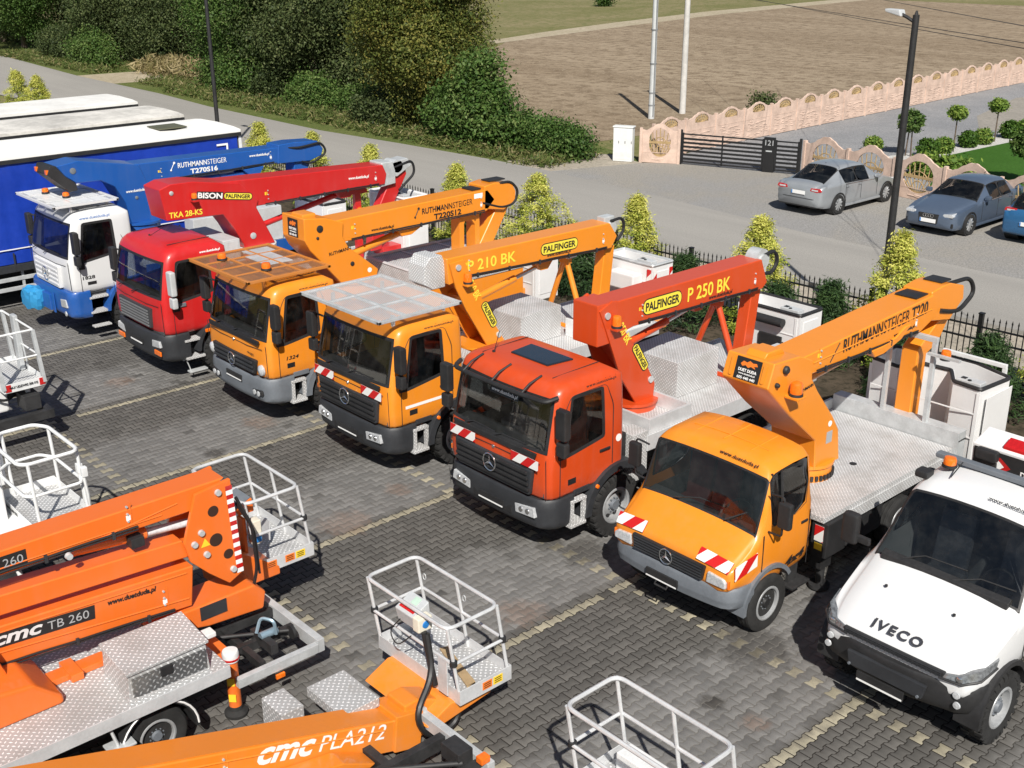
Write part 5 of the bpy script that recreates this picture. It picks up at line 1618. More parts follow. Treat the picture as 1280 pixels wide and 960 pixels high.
def logo_text(parent, c, d, w, h, bold_part, thin_part, mat):
    """bold then light lettering with the small dotted angle mark in front of it"""
    d = Vector(d).normalized(); c = Vector(c); up = Vector((0, 0, 1))
    wb = w * .60; wt = w * .40
    t = MB(); lettering(parent, bold_part, c - d * (w / 2 - wb / 2), d, up, wb * .97, h, mat, .016); lettering(parent, thin_part, c + d * (w / 2 - wt / 2), d, up, wt * .97, h, mat, -.006)
    nor = d.cross(up).normalized(); a = c - d * (w / 2 + .17) - up * (h * .75) + nor * .005; b_ = c - d * (w / 2 + .075) + up * (h * .62) + nor * .005
    t.tube([a, b_], .008, 5); t.lathe([(.022, 0), (.022, .004), (0, .004)], 10, 'x', a); t.lathe([(.028, 0), (.028, .004), (0, .004)], 10, 'x', b_)
    return t.build("logo_mark", mat, parent)

def build_orange_frame():
    root, body, b = coe_truck("platform_lorry", -18.70, 9.75, ORANGE, "orange platform lorry with an orange roof guard carrying two amber lamps", 'old', bump_mat=GREYP)
    canopy(root, 2.86, -1.12, 1.02, -.10, 1.58, paint("worn_orange_paint", (.52, .19, .035), .5, .1, .4), EXPMESHO, nx=4, ny=2)
    for x, y in ((-.62, .30), (.55, .55)): beacon(root, x, y, 2.915, .085, .14)
    p = MB(); p.box(-.55, .75, 2.895, .25, 1.3, 2.905); p.box(-.95, .9, 2.895, -.62, 1.45, 2.905); p.build_each("guard_plate", STEEL, root)
    lettering(body, "1324", (1.121, .62, 1.36), (0, 1, 0), (0, 0, 1), .26, .07, BLACKL, .015, .2)
    # body: aluminium topped locker with an orange side
    chassis(root, 1.6, 6.7, .62, 4.9); side_guards(root, 1.04, 2.6, 3.9)
    bx = MB(); bx.box(-.98, 3.75, 1.0, 1.03, 6.45, 1.96, .01); bx.build("locker_body", ORANGE, root)
    tp = MB(); tp.prism([(-1.0, 1.963), (-1.0, 2.16), (-.86, 2.27), (.91, 2.27), (1.05, 2.16), (1.05, 1.963)], 3.73, 6.47, 'y', .008); tp.build("locker_top", TREADF, root)
    rm = MB()
    for a in (((-.86, 3.75), (.91, 3.75)), ((-.86, 6.44), (.91, 6.44)), ((-.86, 3.75), (-.86, 6.44)), ((.91, 3.75), (.91, 6.44))): rm.tube([(a[0][0], a[0][1], 2.29), (a[1][0], a[1][1], 2.29)], .035, 6)
    for y in (4.6, 5.6): rm.tube([(-.84, y, 2.285), (.89, y, 2.285)], .018, 5)
    rm.build("locker_rim", ALU, root)
    d2 = MB(); d2.box(-1.0, 1.95, 1.15, 1.0, 3.72, 1.5, .01); d2.build("front_deck", TREADF, root)
    wl = MB(); wl.lathe([(.05, 0), (.06, .05), (.02, .1), (0, .1)], 12, 'z', (.95, 3.0, 1.5)); wl.box(.88, 3.2, 1.5, 1.02, 3.4, 1.75, .02); wl.build("work_lamp", BLACKP, root)
    turret(root, 2.75, 1.5, 2.26, .46, ORANGE)
    col_ = [(1.53, 3.66), (1.52, 3.24), (1.62, 3.04), (2.28, 2.27), (3.12, 2.24), (3.16, 2.40), (2.48, 2.97), (2.37, 3.19), (2.40, 3.46), (2.01, 3.60)]
    cq = poly_part(root, "column", col_, -.42, .36, ORANGE, .03)
    duet_sign(cq, (-.03, 1.518, 3.44), (1, 0, 0), (0, .02, 1), .34, .34)
    ct = MB(); ct.box(-.2, 1.6, 3.60, .2, 1.9, 3.70, .03); ct.build("column_cap", ORANGE, cq)
    hl = MB()
    for y, z, r in ((1.86, 3.42, .07), (1.80, 3.25, .03), (2.55, 2.62, .045)): hl.lathe([(r, 0), (r, .012), (r * .6, .02), (0, .02)], 16, 'x', (.36, y, z))
    hl.build_each("pivot_cap", BLACKP, cq)
    lettering(cq, "RUTHMANN", (.363, 2.28, 2.92), (0, 1, .10), (0, -.1, 1), .5, .065, BLACKL, .015)
    rs = MB(); rs.lathe([(.05, 0), (.05, .004), (0, .004)], 14, 'x', (.361, 2.95, 2.42)); rs.build("round_sticker", WHITEL, cq)
    bm_ = poly_part(root, "boom", [(2.1, 3.50), (5.6, 3.56), (6.1, 3.56), (6.3, 3.33), (6.07, 3.11), (2.46, 3.06), (2.2, 3.1)], -.24, .30, ORANGE, .03)
    logo_text(bm_, (.302, 5.0, 3.37), (0, 1, .01), 1.35, .12, "RUTHMANN", "STEIGER", BLACKL)
    lettering(bm_, "T220S12", (.302, 5.0, 3.21), (0, 1, .01), (0, 0, 1), .72, .12, BLACKL, .03)
    lettering(bm_, "www.duetduda.pl", (.302, 3.35, 3.18), (0, 1, .0), (0, 0, 1), .55, .075, BLACKL, .02, .15)
    fittings(bm_, .30, 2.6, 3.11, 6.0, 3.15, 3)
    sp = MB(); sp.box(.301, 5.72, 3.42, .305, 5.95, 3.52); sp.build("data_plate", WHITEL, bm_)
    ruthmann_tail(root, ORANGE, -.22, .28, [(6.0, 3.16), (6.02, 3.64), (6.3, 3.68), (6.78, 3.62), (6.90, 3.42), (6.88, 3.20), (6.55, 3.06)], [(6.40, 3.10), (6.80, 3.16), (6.26, 2.30), (5.86, 2.30)])
    tt = MB(); tt.box(-.15, 5.75, 3.563, .2, 6.0, 3.60, .01); tt.box(-.1, 6.25, 3.68, .18, 6.7, 3.71, .01); tt.build_each("boom_pad", BLACKP, root)
    rd = MB(); rd.cyl((.1, 2.7, 2.72), (.1, 3.95, 2.98), .075, n=12); rd.build("lift_cylinder", ORANGE, root)
    poly_part(root, "cylinder_bracket", [(3.75, 3.08), (3.85, 2.92), (4.1, 2.92), (4.45, 3.09)], -.05, .25, ORANGE, .01)
    ps = MB(); ps.prism([(5.40, 2.30), (5.40, 3.10), (5.95, 3.10), (5.95, 2.30), (5.82, 2.30), (5.82, 2.84), (5.72, 2.96), (5.56, 2.96), (5.52, 2.9), (5.52, 2.30)], -.1, .2, 'x', .01); ps.build("boom_rest", ORANGE, root)
    hose(root, [(.25, 6.2, 3.62), (.3, 6.75, 3.66), (.3, 6.98, 3.42), (.3, 6.85, 3.15), (.28, 6.5, 3.12), (.28, 5.95, 3.3)], .03, .15)
    basket(root, [(-1.0, 7.3), (.5, 7.3), (.5, 8.0), (-1.0, 8.0)], .9, 1.95, True, False, BLACKP)
    cb = MB(); cb.box(-.2, 6.4, .95, .2, 7.28, 1.15, .02); cb.box(-.15, 6.2, 1.1, .15, 6.45, 2.4, .02); cb.build("basket_bracket", ORANGE, root)
    return root
build_orange_frame()

def build_red():
    w = 1.13
    LV = [(1.02, .12, w - .04, .16, .04), (1.12, .07, w, .16, .04), (1.45, .05, w, .16, .04), (1.78, .075, w, .16, .05), (2.1, .13, w - .01, .16, .05), (2.35, .18, w - .02, .16, .05), (2.54, .23, w - .035, .16, .05),
          (2.66, .28, w - .06, .18, .05), (2.75, .36, w - .12, .22, .04), (2.80, .5, w - .22, .26, .03), (2.83, .75, w - .42, .3, 0)]
    root = empty("platform_lorry", (-22.20, 9.45, 0), "bright red platform lorry with a grey mirror, between white and orange lorries", "lorry", "lorries with aerial platforms in the row")
    body, gl = lorry_cab(root, RED, w, LV, 1.66, sw=(.36, .50, 1.26, 1.24))
    b = bumper(root, DARKP, w + .02, z0=.46, z1=1.04)
    gm = plain("red_grille_grey", (.06, .063, .067), .4, .3)
    g = MB(); g.prism([(-.72, 1.56), (.72, 1.56), (.66, 1.14), (-.66, 1.14)], .015, .10, 'y', .02); q = g.build("grille", gm, root)
    s = MB()
    for k in range(6): s.box(-.64, -.004, 1.17 + k * .062, .64, .03, 1.205 + k * .062, .006)
    s.build("grille_slat", plain("slat_grey", (.20, .205, .21), .4, .3), q)
    for sd in (1, -1):
        l = MB(); l.prism([(sd * .62, .74), (sd * .64, .90), (sd * .96, .92), (sd * .98, .78)], .025, .1, 'y', .02); lq = l.build("headlamp", LENS, b)
        i = MB(); i.box(sd * .70, .022, .60, sd * .98, .06, .70, .015); i.build("indicator", AMBER, b)
    p = MB(); p.box(-.30, -.012, .70, .26, .02, .82, .006); pq = p.build("licence_plate_holder", BLACKP, b)
    t = MB(); t.box(-.28, -.016, .705, .24, -.0125, .735); t.build("plate_frame_strip", WHITEL, pq)
    lettering(body, "www.duetduda.pl", (w - .05, 1.28, 2.62), (0, 1, 0), (-.3, 0, 1), .46, .065, WHITEL, .02, .15)
    for sd in (1, -1):
        mirror(root, sd, w, .26, 1.72, .50, GUNMET if sd == 1 else BLACKP, .20)
        wheel(root, sd * .98, 1.42, .49, .30, sd); fender(root, DARKP, sd * .74, sd * (w + .06), 1.42, .58, .66, 2, 172)
        i = MB(); i.box(sd * (w + .055), .95, .98, sd * (w + .085), 1.06, 1.05, .01); i.build("indicator_lamp", AMBER, root)
    gh = MB(); gh.box(w - .005, .30, 1.60, w + .03, .62, 1.68, .015); gh.build("grab_handle", GREYP, body)
    steps(root, w, .50, .92, TREADF, .46, .84, False, DARKP)
    m = MB(); m.box(w - .12, .55, .16, w + .02, .95, .20, .01); m.cyl((w - .05, .6, .2), (w - .08, .55, .4), .012, n=6); m.build("swing_step", STEEL, root)
    ax = MB(); ax.cyl((-.9, 1.42, .49), (.9, 1.42, .49), .07); ax.box(-.9, .5, .62, .9, .95, .98); ax.box(-.38, .45, .6, .38, 1.9, 1.0); ax.build("front_axle", CHASSIS, root)
    wiper(root, [[(-.1, .04, 1.76), (.15, .07, 1.86), (.66, .095, 1.85)], [(-.75, .06, 1.76), (-.5, .08, 1.86), (.0, .08, 1.84)]])
    an = MB(); an.cyl((-.2, .62, 2.80), (.12, .80, 3.02), .006, n=5); an.cyl((-.2, .62, 2.79), (-.2, .62, 2.84), .02, n=8); an.build("antenna", BLACKP, body)
    chassis(root, 1.6, 6.9, .62, 5.0); side_guards(root, 1.04, 2.6, 3.9)
    deck(root, 1.9, 6.8, 1.42, -1.08, 1.06, .24)
    bx = MB(); bx.box(-.9, 1.85, 1.43, .58, 2.25, 2.62, .02); bx.build("white_locker", GUNMET, root)
    bx = MB(); bx.box(.64, 1.9, 1.43, .98, 2.25, 2.2, .015); bx.build("chequer_locker", TREADF, root)
    sm = MB(); sm.box(.582, 1.93, 1.5, .588, 2.2, 2.58); sm.build("locker_door", ALU, root)
    turret(root, 2.86, 1.4, 2.20, .48, RED)
    rg = MB(); rg.cyl((0, 2.86, 2.20), (0, 2.86, 2.30), .52, n=28); rg.build("slew_ring", WTUBE, root)
    nk = poly_part(root, "column", [(.70, 3.82), (.80, 3.17), (2.06, 3.11), (2.28, 2.79), (2.48, 2.40), (2.5, 2.31), (3.25, 2.31), (2.86, 3.14), (2.92, 3.3), (2.5, 3.72), (1.84, 3.82), (1.45, 3.89), (.95, 3.90)], -.40, .32, RED, .035)
    bm_ = poly_part(root, "boom", [(1.70, 3.80), (6.24, 3.62), (6.34, 3.40), (6.28, 3.17), (2.80, 3.16)], -.30, .28, RED, .03)
    t = MB(); plate_on(t, (.324, 1.80, 3.555), (0, 1, -.16), (0, .16, 1), .60, .16, .003, 0, 0); q = t.build("column_sticker", BLACKL, nk)
    lettering(q, "BISON", (.327, 1.80, 3.555), (0, 1, -.16), (0, .16, 1), .56, .12, WHITEL, .03)
    sticker(nk, "column_sticker", "PALFINGER", (.324, 2.44, 3.45), (0, 1, -.16), (0, .16, 1), .68, .16, YELLOWL, BLACKL, None, .03, 0, None, BLACKL)
    lettering(nk, "TKA 28-KS", (.324, 1.22, 3.265), (0, 1, -.03), (0, .03, 1), .74, .12, YELLOWL, .02)
    lettering(nk, "www.duetduda.pl", (-.12, .745, 3.60), (1, 0, 0), (0, -.15, 1), .42, .07, WHITEL, .02)
    pc = MB()
    for y, z, r in ((.95, 3.72, .045), (2.72, 2.55, .07)): pc.lathe([(r, 0), (r, .012), (r * .6, .02), (0, .02)], 16, 'x', (.32, y, z))
    pc.build_each("pivot_cap", STEEL, nk)
    beacon(nk, .41, 1.40, 3.54, .06, .14)
    k = MB(); k.box(.32, 1.34, 3.50, .48, 1.46, 3.54, .005); k.build("beacon_bracket", RED, nk)
    lettering(bm_, "www.duetduda.pl", (.283, 5.55, 3.42), (0, 1, -.03), (0, 0, 1), .56, .085, WHITEL, .025, .15)
    fittings(bm_, .28, 3.1, 3.20, 6.1, 3.22, 4)
    poly_part(root, "cylinder_bracket", [(4.95, 3.17), (5.12, 2.98), (5.38, 2.98), (5.62, 3.17)], -.18, .16, RED, .01)
    r = MB(); r.cyl((-.02, 2.95, 2.62), (-.02, 5.2, 3.06), .065, n=12); r.build("lift_cylinder", RED, root)
    tp = poly_part(root, "boom_tip", [(6.20, 3.10), (6.24, 3.66), (6.55, 3.66), (6.62, 3.44), (6.62, 3.14)], -.26, .24, STEEL, .02)
    rl = MB(); rl.cyl((-.2, 6.72, 3.52), (.2, 6.72, 3.52), .15, n=18); rl.prism([(6.5, 3.3), (6.5, 3.62), (7.02, 3.68), (7.14, 3.5), (6.7, 3.28)], -.2, .2, 'x', .02); rl.build("cable_reel", STEEL, root)
    poly_part(root, "jib", [(6.62, 3.36), (6.98, 3.46), (7.02, 3.30), (6.46, 2.40), (6.2, 1.6), (5.9, 1.6), (6.05, 2.40)], -.12, .14, RED, .02)
    hose(root, [(.18, 6.6, 3.5), (.2, 7.15, 3.62), (.2, 7.22, 3.3), (.18, 6.75, 2.95)], .03, .15)
    ps = MB(); ps.box(-.12, 5.62, 1.45, .0, 5.78, 3.05, .01); ps.box(-.14, 5.55, 2.98, .02, 5.95, 3.08, .01); ps.build("boom_rest", RED, root)
    bc = beacon(root, .02, 5.72, 2.55, .06, .12)
    basket(root, [(-1.05, 6.75), (.35, 6.75), (.35, 7.45), (-1.05, 7.45)], 1.35, 2.75, True, False, WPLAST)
    lettering(root, "www.duetduda.pl", (.364, 7.08, 2.42), (0, 1, 0), (0, 0, 1), .42, .05, BLACKL, .02, .15)
    cb = MB(); cb.box(-.2, 6.2, 1.45, .2, 6.74, 1.65, .02); cb.build("basket_bracket", RED, root)
    return root
build_red()

def build_white_blue():
    w = 1.12
    z = lambda a: a
    LV = [(1.16, .12, w - .03, .16, .04), (1.26, .07, w, .17, .04), (1.62, .05, w, .17, .04), (1.94, .075, w, .17, .05), (2.28, .14, w - .01, .17, .05), (2.52, .19, w - .02, .17, .05), (2.72, .25, w - .035, .17, .05),
          (2.82, .30, w - .06, .19, .05), (2.90, .38, w - .12, .22, .04), (2.95, .5, w - .22, .26, .03), (2.975, .75, w - .42, .3, 0)]
    root = empty("platform_lorry", (-25.90, 9.10, 0), "white platform lorry with a blue bumper and blue boom beside the blue trailer", "lorry", "lorries with aerial platforms in the row")
    body, gl = lorry_cab(root, WHITE, w, LV, 1.66, sw=(.38, .52, 1.24, 1.22))
    b = bumper(root, BLUE, w + .03, z0=.58, z1=1.20, rc=.22, bow=.02, depth=.5)
    g = MB(); g.prism([(-.70, 1.74), (.70, 1.74), (.66, 1.24), (-.66, 1.24)], .012, .10, 'y', .02); q = g.build("grille", WHITE, root)
    s = MB()
    for k in range(4): s.box(-.62, -.004, 1.29 + k * .105, .62, .03, 1.34 + k * .105, .012)
    s.build("grille_slat", WHITE, q)
    star_emblem(q, -.016, 1.48, .15)
    for sd in (1, -1):
        l = MB(); l.prism([(sd * .62, .80), (sd * .60, 1.0), (sd * .92, 1.04), (sd * .96, .84)], -.002, .1, 'y', .03); l.build("headlamp", LENS, b)
        f = MB(); f.lathe([(.06, 0), (.055, -.015), (0, -.02)], 14, 'y', (sd * .86, .004, .70)); f.build("fog_lamp", LENS, b)
        mirror(root, sd, w, .24, 1.90, .50, BLACKP, .18)
        wheel(root, sd * .98, 1.55, .53, .32, sd); fender(root, BLUE, sd * .72, sd * (w + .07), 1.55, .64, .72, 2, 172)
    bx = MB(); bx.box(-.42, -.06, .62, .12, .02, 1.0, .02); bx.box(.2, -.03, .6, .3, .0, 1.05, .01); bx.build("winch_plate", BLUE, b)
    steps(root, w, .46, .90, TREADF, .66, 1.0, False, BLUE)
    st = MB(); st.box(w - .10, .48, .34, w + .06, .88, .375, .006); st.build("swing_step", TREADF, root)
    ax = MB(); ax.cyl((-.9, 1.55, .53), (.9, 1.55, .53), .08); ax.box(-.9, .5, .7, .9, 1.0, 1.1); ax.box(-.38, .45, .66, .38, 1.9, 1.1); ax.build("front_axle", CHASSIS, root)
    wiper(root, [[(-.1, .04, 1.92), (.15, .075, 2.02), (.66, .10, 2.01)], [(-.75, .06, 1.92), (-.5, .085, 2.02), (.0, .085, 2.0)]])
    # light blue sheet tied over the winch
    c = MB(); r_ = random.Random(3); B = bmesh.new(); bmesh.ops.create_cube(B, size=1)
    bmesh.ops.subdivide_edges(B, edges=B.edges[:], cuts=4, use_grid_fill=True)
    for v in B.verts:
        p = v.co; q = 1 - .22 * (abs(p.x) + abs(p.y) + abs(p.z) - .75)
        p *= q; sag = .10 * math.sin(p.x * 9) * math.cos(p.y * 7)
        v.co = Vector((-.58 + p.x * .62 + r_.uniform(-.016, .016) + .06 * p.z, -.16 + p.y * .40 + r_.uniform(-.014, .014), .80 + p.z * .46 + sag * .3 + r_.uniform(-.014, .014)))
    c.bm(B)
    c.build("winch_cover", plain("light_blue_sheet", (.03, .26, .52), .5, coat=.2), root, 12)
    canopy(root, 3.08, -1.14, .98, .02, 1.45, WHITE, EXPMESH, nx=4, ny=2)
    pl = MB()
    for k in range(4): pl.box(-1.05 + k * .52, .12, 3.115, -.68 + k * .52, 1.3, 3.125)
    pl.build_each("guard_plate", WTUBE, root)
    for x, y in ((-.55, .45), (.2, .62)): beacon(root, x, y, 3.14, .075, .12)
    lettering(body, "www.duetduda.pl", (w - .06, .85, 2.80), (0, 1, 0), (-.35, 0, 1), .7, .08, plain("blue_lettering", (.03, .12, .35), .5), .02, .15)
    lettering(body, "1828", (w + .002, .52, 1.50), (0, 1, 0), (0, 0, 1), .28, .075, BLACKL, .02)
    sk = MB(); sk.box(w + .001, .48, 1.33, w + .004, .68, 1.40); sk.build("door_sticker", BLACKL, body)
    chassis(root, 1.6, 7.0, .7, 5.0, wr=.53); deck(root, 1.9, 6.9, 1.5, -1.08, 1.06, .3, TREADF, BLUE)
    bx = MB(); bx.box(.55, 3.2, 1.51, 1.0, 5.6, 2.35, .02); bx.build("grey_locker", GUNMET, root)
    turret(root, 2.35, 1.5, 2.34, .48, BLUE)
    cq = poly_part(root, "column", [(.45, 3.86), (.62, 3.62), (.85, 3.44), (1.42, 3.42), (1.72, 3.24), (1.92, 2.85), (2.02, 2.34), (2.72, 2.30), (2.66, 3.1), (2.5, 3.24), (2.35, 3.66), (.95, 3.92)], -.40, .32, BLUE, .035)
    e = MB(); e.prism([(.30, 3.88), (.22, 3.70), (.68, 3.26), (.86, 3.28), (.84, 3.44), (.62, 3.62), (.44, 3.87)], -.41, .33, 'x', .02); eq = e.build("column_guard", BLACKP, root)
    for sx in (-.36, .22): am = MB(); am.box(sx, .21, 3.70, sx + .1, .30, 3.80, .01); am.build("amber_lamp", AMBER, eq)
    hl = MB()
    for y, z, r in ((.80, 3.72, .07), (2.2, 2.92, .04)): hl.lathe([(r, 0), (r, .012), (r * .6, .02), (0, .02)], 16, 'x', (.32, y, z))
    hl.build_each("pivot_cap", GREYP, cq)
    lettering(cq, "www.duetduda.pl", (.324, 2.22, 3.08), (0, 1, 0), (0, 0, 1), .52, .085, WHITEL, .025, .15)
    bm_ = poly_part(root, "boom", [(2.1, 3.68), (6.05, 3.62), (6.06, 3.25), (2.45, 3.16)], -.28, .29, BLUE, .03)
    fittings(bm_, .29, 2.8, 3.24, 5.9, 3.29, 5)
    lw = poly_part(root, "lower_boom", [(2.6, 3.12), (5.2, 3.14), (5.4, 3.0), (5.3, 2.86), (2.65, 2.84)], -.22, .22, BLUE, .02)
    logo_text(bm_, (.293, 3.95, 3.51), (0, 1, -.01), 1.30, .12, "RUTHMANN", "STEIGER", WHITEL)
    lettering(bm_, "T270S16", (.293, 3.98, 3.34), (0, 1, -.01), (0, 0, 1), .72, .12, WHITEL, .03)
    lettering(bm_, "www.duetduda.pl", (.293, 5.5, 3.50), (0, 1, -.01), (0, 0, 1), .56, .08, WHITEL, .025, .15)
    poly_part(root, "cylinder_bracket", [(5.0, 3.2), (5.2, 3.02), (5.45, 3.02), (5.6, 3.22)], -.2, .32, BLUE, .01)
    ruthmann_tail(root, BLUE, -.26, .28, [(6.0, 3.22), (6.05, 3.68), (6.5, 3.70), (7.2, 3.66), (7.36, 3.45), (7.30, 3.28), (6.95, 3.18)], [(6.55, 3.25), (7.05, 3.25), (6.75, 2.6), (6.45, 2.6)])
    hose(root, [(.25, 6.2, 3.6), (.32, 6.6, 3.55), (.32, 7.3, 3.62), (.32, 7.46, 3.35), (.3, 7.0, 3.1), (.28, 6.7, 3.2)], .03, .15)
    basket(root, [(-1.0, 7.2), (.4, 7.2), (.4, 7.9), (-1.0, 7.9)], .9, 2.0, True, False, BLACKP)
    return root
build_white_blue()

# ================================================================== BONNETED BODIES (short-nosed lorry, van lorry, cars)
def bonnet_body(root, mat, st, wins, name="body", bottom_in=.94, seal=.03):
    """st: stations (y, z_bottom, z_belt, z_top, half width at belt, half width at top, crown, edge)"""
    rows = []
    for (y, zb, zt, zp, w, wr, cr, ed) in st:
        r = [(w * bottom_in, y, zb), (w, y, zb + (zt - zb) * .28), (w, y, zb + (zt - zb) * .72), (w * .985, y, zt), (wr, y, zp - ed), (wr - ed * .9, y, zp - ed * .15), (wr * .55, y, zp + cr * .75), (0, y, zp + cr)]
        rows.append(r + [(-a, b, c) for a, b, c in r[-2::-1]])
    n = len(rows[0])
    W = []
    for nm, keys in wins:
        k2 = []
        for (j, i) in keys:
            k2.append((j, i))
        W.append((nm, k2))
    return shell(rows, True, W, name, mat, root, seal=seal, sub=True)

LAMPD = plain("dark_headlamp_lens", (.17, .18, .19), .10, .3, 1.0, .5, 26)
def mirrored(keys, n=15): return [(j, n - 2 - i) for j, i in keys]

def build_vario():
    root = empty("platform_lorry", (-8.58, 10.45, 0), "orange short-nosed platform lorry with grey bumper and striped bonnet corners, beside the white van", "lorry", "lorries with aerial platforms in the row")
    S = [(.02, .80, 1.04, 1.08, .92, .86, .01, .03), (.05, .80, 1.10, 1.15, .99, .93, .02, .04), (.25, .78, 1.18, 1.25, 1.02, .95, .04, .04), (.54, .62, 1.42, 1.45, 1.04, .97, .04, .04),
         (.80, .64, 1.50, 2.16, 1.04, .93, .03, .04), (.87, .64, 1.51, 2.26, 1.04, .91, .04, .08), (.96, .64, 1.51, 2.31, 1.04, .91, .04, .10), (1.64, .66, 1.52, 2.34, 1.04, .91, .05, .10), (1.69, .66, 1.52, 2.31, 1.03, .90, .05, .12)]
    wins = [("windscreen", [(3, i) for i in (4, 5, 6, 7, 8, 9)]), ("side_window", [(4, 3), (5, 3), (6, 3)]), ("side_window", [(j, 10) for j in (4, 5, 6)])]
    body, gl = bonnet_body(root, ORANGE, S, wins)
    b = bumper(root, GREYP, 1.05, -.06, .50, .84, .55, .26, .06, .04)
    # arch lips (grey) continuing from the bumper
    for s in (1, -1):
        fender(root, GREYP, s * .80, s * 1.07, .80, .44, .53, -4, 150, .06)
        wheel(root, s * .95, .80, .405, .24, s, False, RIM, 1)
    g = MB(); g.prism([(-.62, 1.08), (.62, 1.08), (.58, .86), (-.58, .86)], -.028, .06, 'y', .02); q = g.build("grille", BLACKP, root)
    sl = MB()
    for k in range(5): sl.box(-.58, -.040, .875 + k * .040, .58, -.020, .893 + k * .040, .004)
    sl.build("grille_slat", DARKP, q)
    star_emblem(q, -.05, .98, .105)
    for s in (1, -1):
        l = MB(); l.prism([(s * .64, .87), (s * .66, 1.03), (s * .90, 1.01), (s * .95, .97), (s * .95, .88)], -.012, .10, 'y', .02); l.build("headlamp", LENS, root)
        i = MB(); i.box(s * .955, .02, .88, s * .985, .16, 1.0, .01); i.build("indicator", AMBER, root)
        hazard(root, [(s * .46, .012, 1.125), (s * .95, .03, 1.085), (s * .97, .13, 1.215), (s * .46, .12, 1.255)] if s > 0 else [(-.95, .03, 1.085), (-.46, .012, 1.125), (-.46, .12, 1.255), (-.97, .13, 1.215)], (0, -.012, .012))
    hazard(root, [(1.015, .10, .99), (1.03, .52, 1.06), (1.025, .52, 1.25), (1.0, .10, 1.17)], (.012, 0, 0))
    p = MB(); p.box(-.30, -.085, .60, .24, -.055, .72, .005); pq = p.build("licence_plate", BLACKP, b)
    t = MB(); t.box(-.29, -.089, .603, .23, -.0855, .622); t.build("plate_frame_strip", WHITEL, pq)
    hk = MB(); hk.tube([(-.12, -.07, .58), (-.12, -.1, .54), (.08, -.1, .54), (.08, -.07, .58)], .014, 6); hk.build("tow_hook", CHASSIS, b)
    # roof ribs, seams
    rb = MB()
    for x in (-.45, 0, .45): rb.tube([(x, 1.02, 2.355 - abs(x) * .045), (x, 1.6, 2.386 - abs(x) * .045)], .010, 5)
    for y in (1.18, 1.46): rb.tube([(-.62, y, 2.338), (-.3, y, 2.362), (0, y, 2.37), (.3, y, 2.362), (.62, y, 2.338)], .009, 5)
    rb.build("roof_rib", ORANGE, body)
    sm = MB()
    for s in (1, -1):
        X = s * 1.045
        sm.tube([(X, .62, .9), (X, .62, 1.46)], .006, 5); sm.tube([(X, 1.62, .7), (X, 1.62, 1.5)], .006, 5)
    sm.build_each("panel_seam", BLACKP, body)
    ar = MB(); ar.cyl((.98, .86, 1.50), (.90, .88, 2.20), .018, n=6); ar.cyl((1.03, 1.02, 1.5), (.93, 1.05, 2.2), .02, n=6); ar.build("window_pillar", BLACKP, body)
    dh = MB(); dh.box(1.03, 1.44, 1.34, 1.052, 1.58, 1.375, .008); dh.build("door_handle", BLACKP, body)
    for s in (1, -1):
        m = MB(); m.box(s * 1.17, .66, 1.62, s * 1.36, .76, 1.98, .03); mq = m.build("mirror", BLACKP, root)
        a = MB(); a.tube([(s * 1.02, .72, 2.02), (s * 1.24, .70, 2.05), (s * 1.24, .70, 1.50), (s * 1.03, .72, 1.48)], .014, 6, fillet=.05); a.build("mirror_arm", BLACKP, mq)
    lettering(body, "4x4", (1.042, 1.34, .90), (0, 1, .1), (0, -.1, 1), .42, .12, BLACKL, .02, .3, 1, .014)
    lettering(body, "www.duetduda.pl", (.42, .835, 2.255), (1, 0, -.03), (0, .55, 1), .62, .055, BLACKL, .02, 0, 1, .02)
    # interior
    m = MB(); m.box(-.93, .3, .70, .93, 1.58, .76); m.box(-.93, 1.52, .76, .93, 1.6, 2.2); m.box(-.96, .62, .76, -.93, 1.52, 1.40); m.box(.93, .62, .76, .96, 1.52, 1.40); m.box(-.82, .95, 2.20, .82, 1.52, 2.23); m.build("cab_interior", DARKIN, root)
    d = MB(); d.prism([(.60, 1.1), (.62, 1.44), (.74, 1.47), (.86, 1.38), (.86, 1.1)], -.90, .90, 'x', .02); d.build("dashboard", GREYIN, root)
    for x in (.48, -.15, -.6):
        s_ = MB(); s_.box(x - .22, 1.0, 1.0, x + .22, 1.42, 1.2, .05); s_.prism([(1.38, 1.1), (1.52, 1.9), (1.42, 1.94), (1.28, 1.14)], x - .21, x + .21, 'x', .04)
        s_.build("seat", SEAT if x > 0 else plain("red_seat", (.20, .025, .02), .9), root)
    st = MB(); ring = [(.48 + .2 * math.cos(a), .82 + .10 * math.sin(a), 1.50 + .16 * math.sin(a)) for a in [2 * math.pi * k / 16 for k in range(16)]]
    st.tube(ring, .015, 6, True); st.cyl((.48, .7, 1.35), (.48, .82, 1.5), .02); st.build("steering_wheel", BLACKP, root)
    wiper(root, [[(-.35, .50, 1.545), (0.0, .60, 1.62), (.55, .63, 1.64)], [(.5, .50, 1.53), (.75, .64, 1.68)]])
    # chassis and deck
    chassis(root, 1.0, 5.6, .52, 4.1, .38, .92, .405, False, .22, False)
    m = MB(); m.cyl((-.9, .80, .405), (.9, .80, .405), .07); m.box(-.75, .2, .5, .75, 1.6, .66); m.build("front_axle", CHASSIS, root)
    dk = MB(); dk.box(-1.10, 1.95, 1.16, 1.06, 5.36, 1.24, .006); dk.box(-1.10, 2.55, .98, 1.075, 5.37, 1.159, .006); dk.build("deck", TREADF, root)
    ho = MB(); ho.cyl((.35, 3.75, 1.241), (.35, 3.75, 1.246), .055, n=16); ho.build("deck_hole_shade_disc", BLACKP, root)  # black disc laid on the deck paints the shade inside a hole
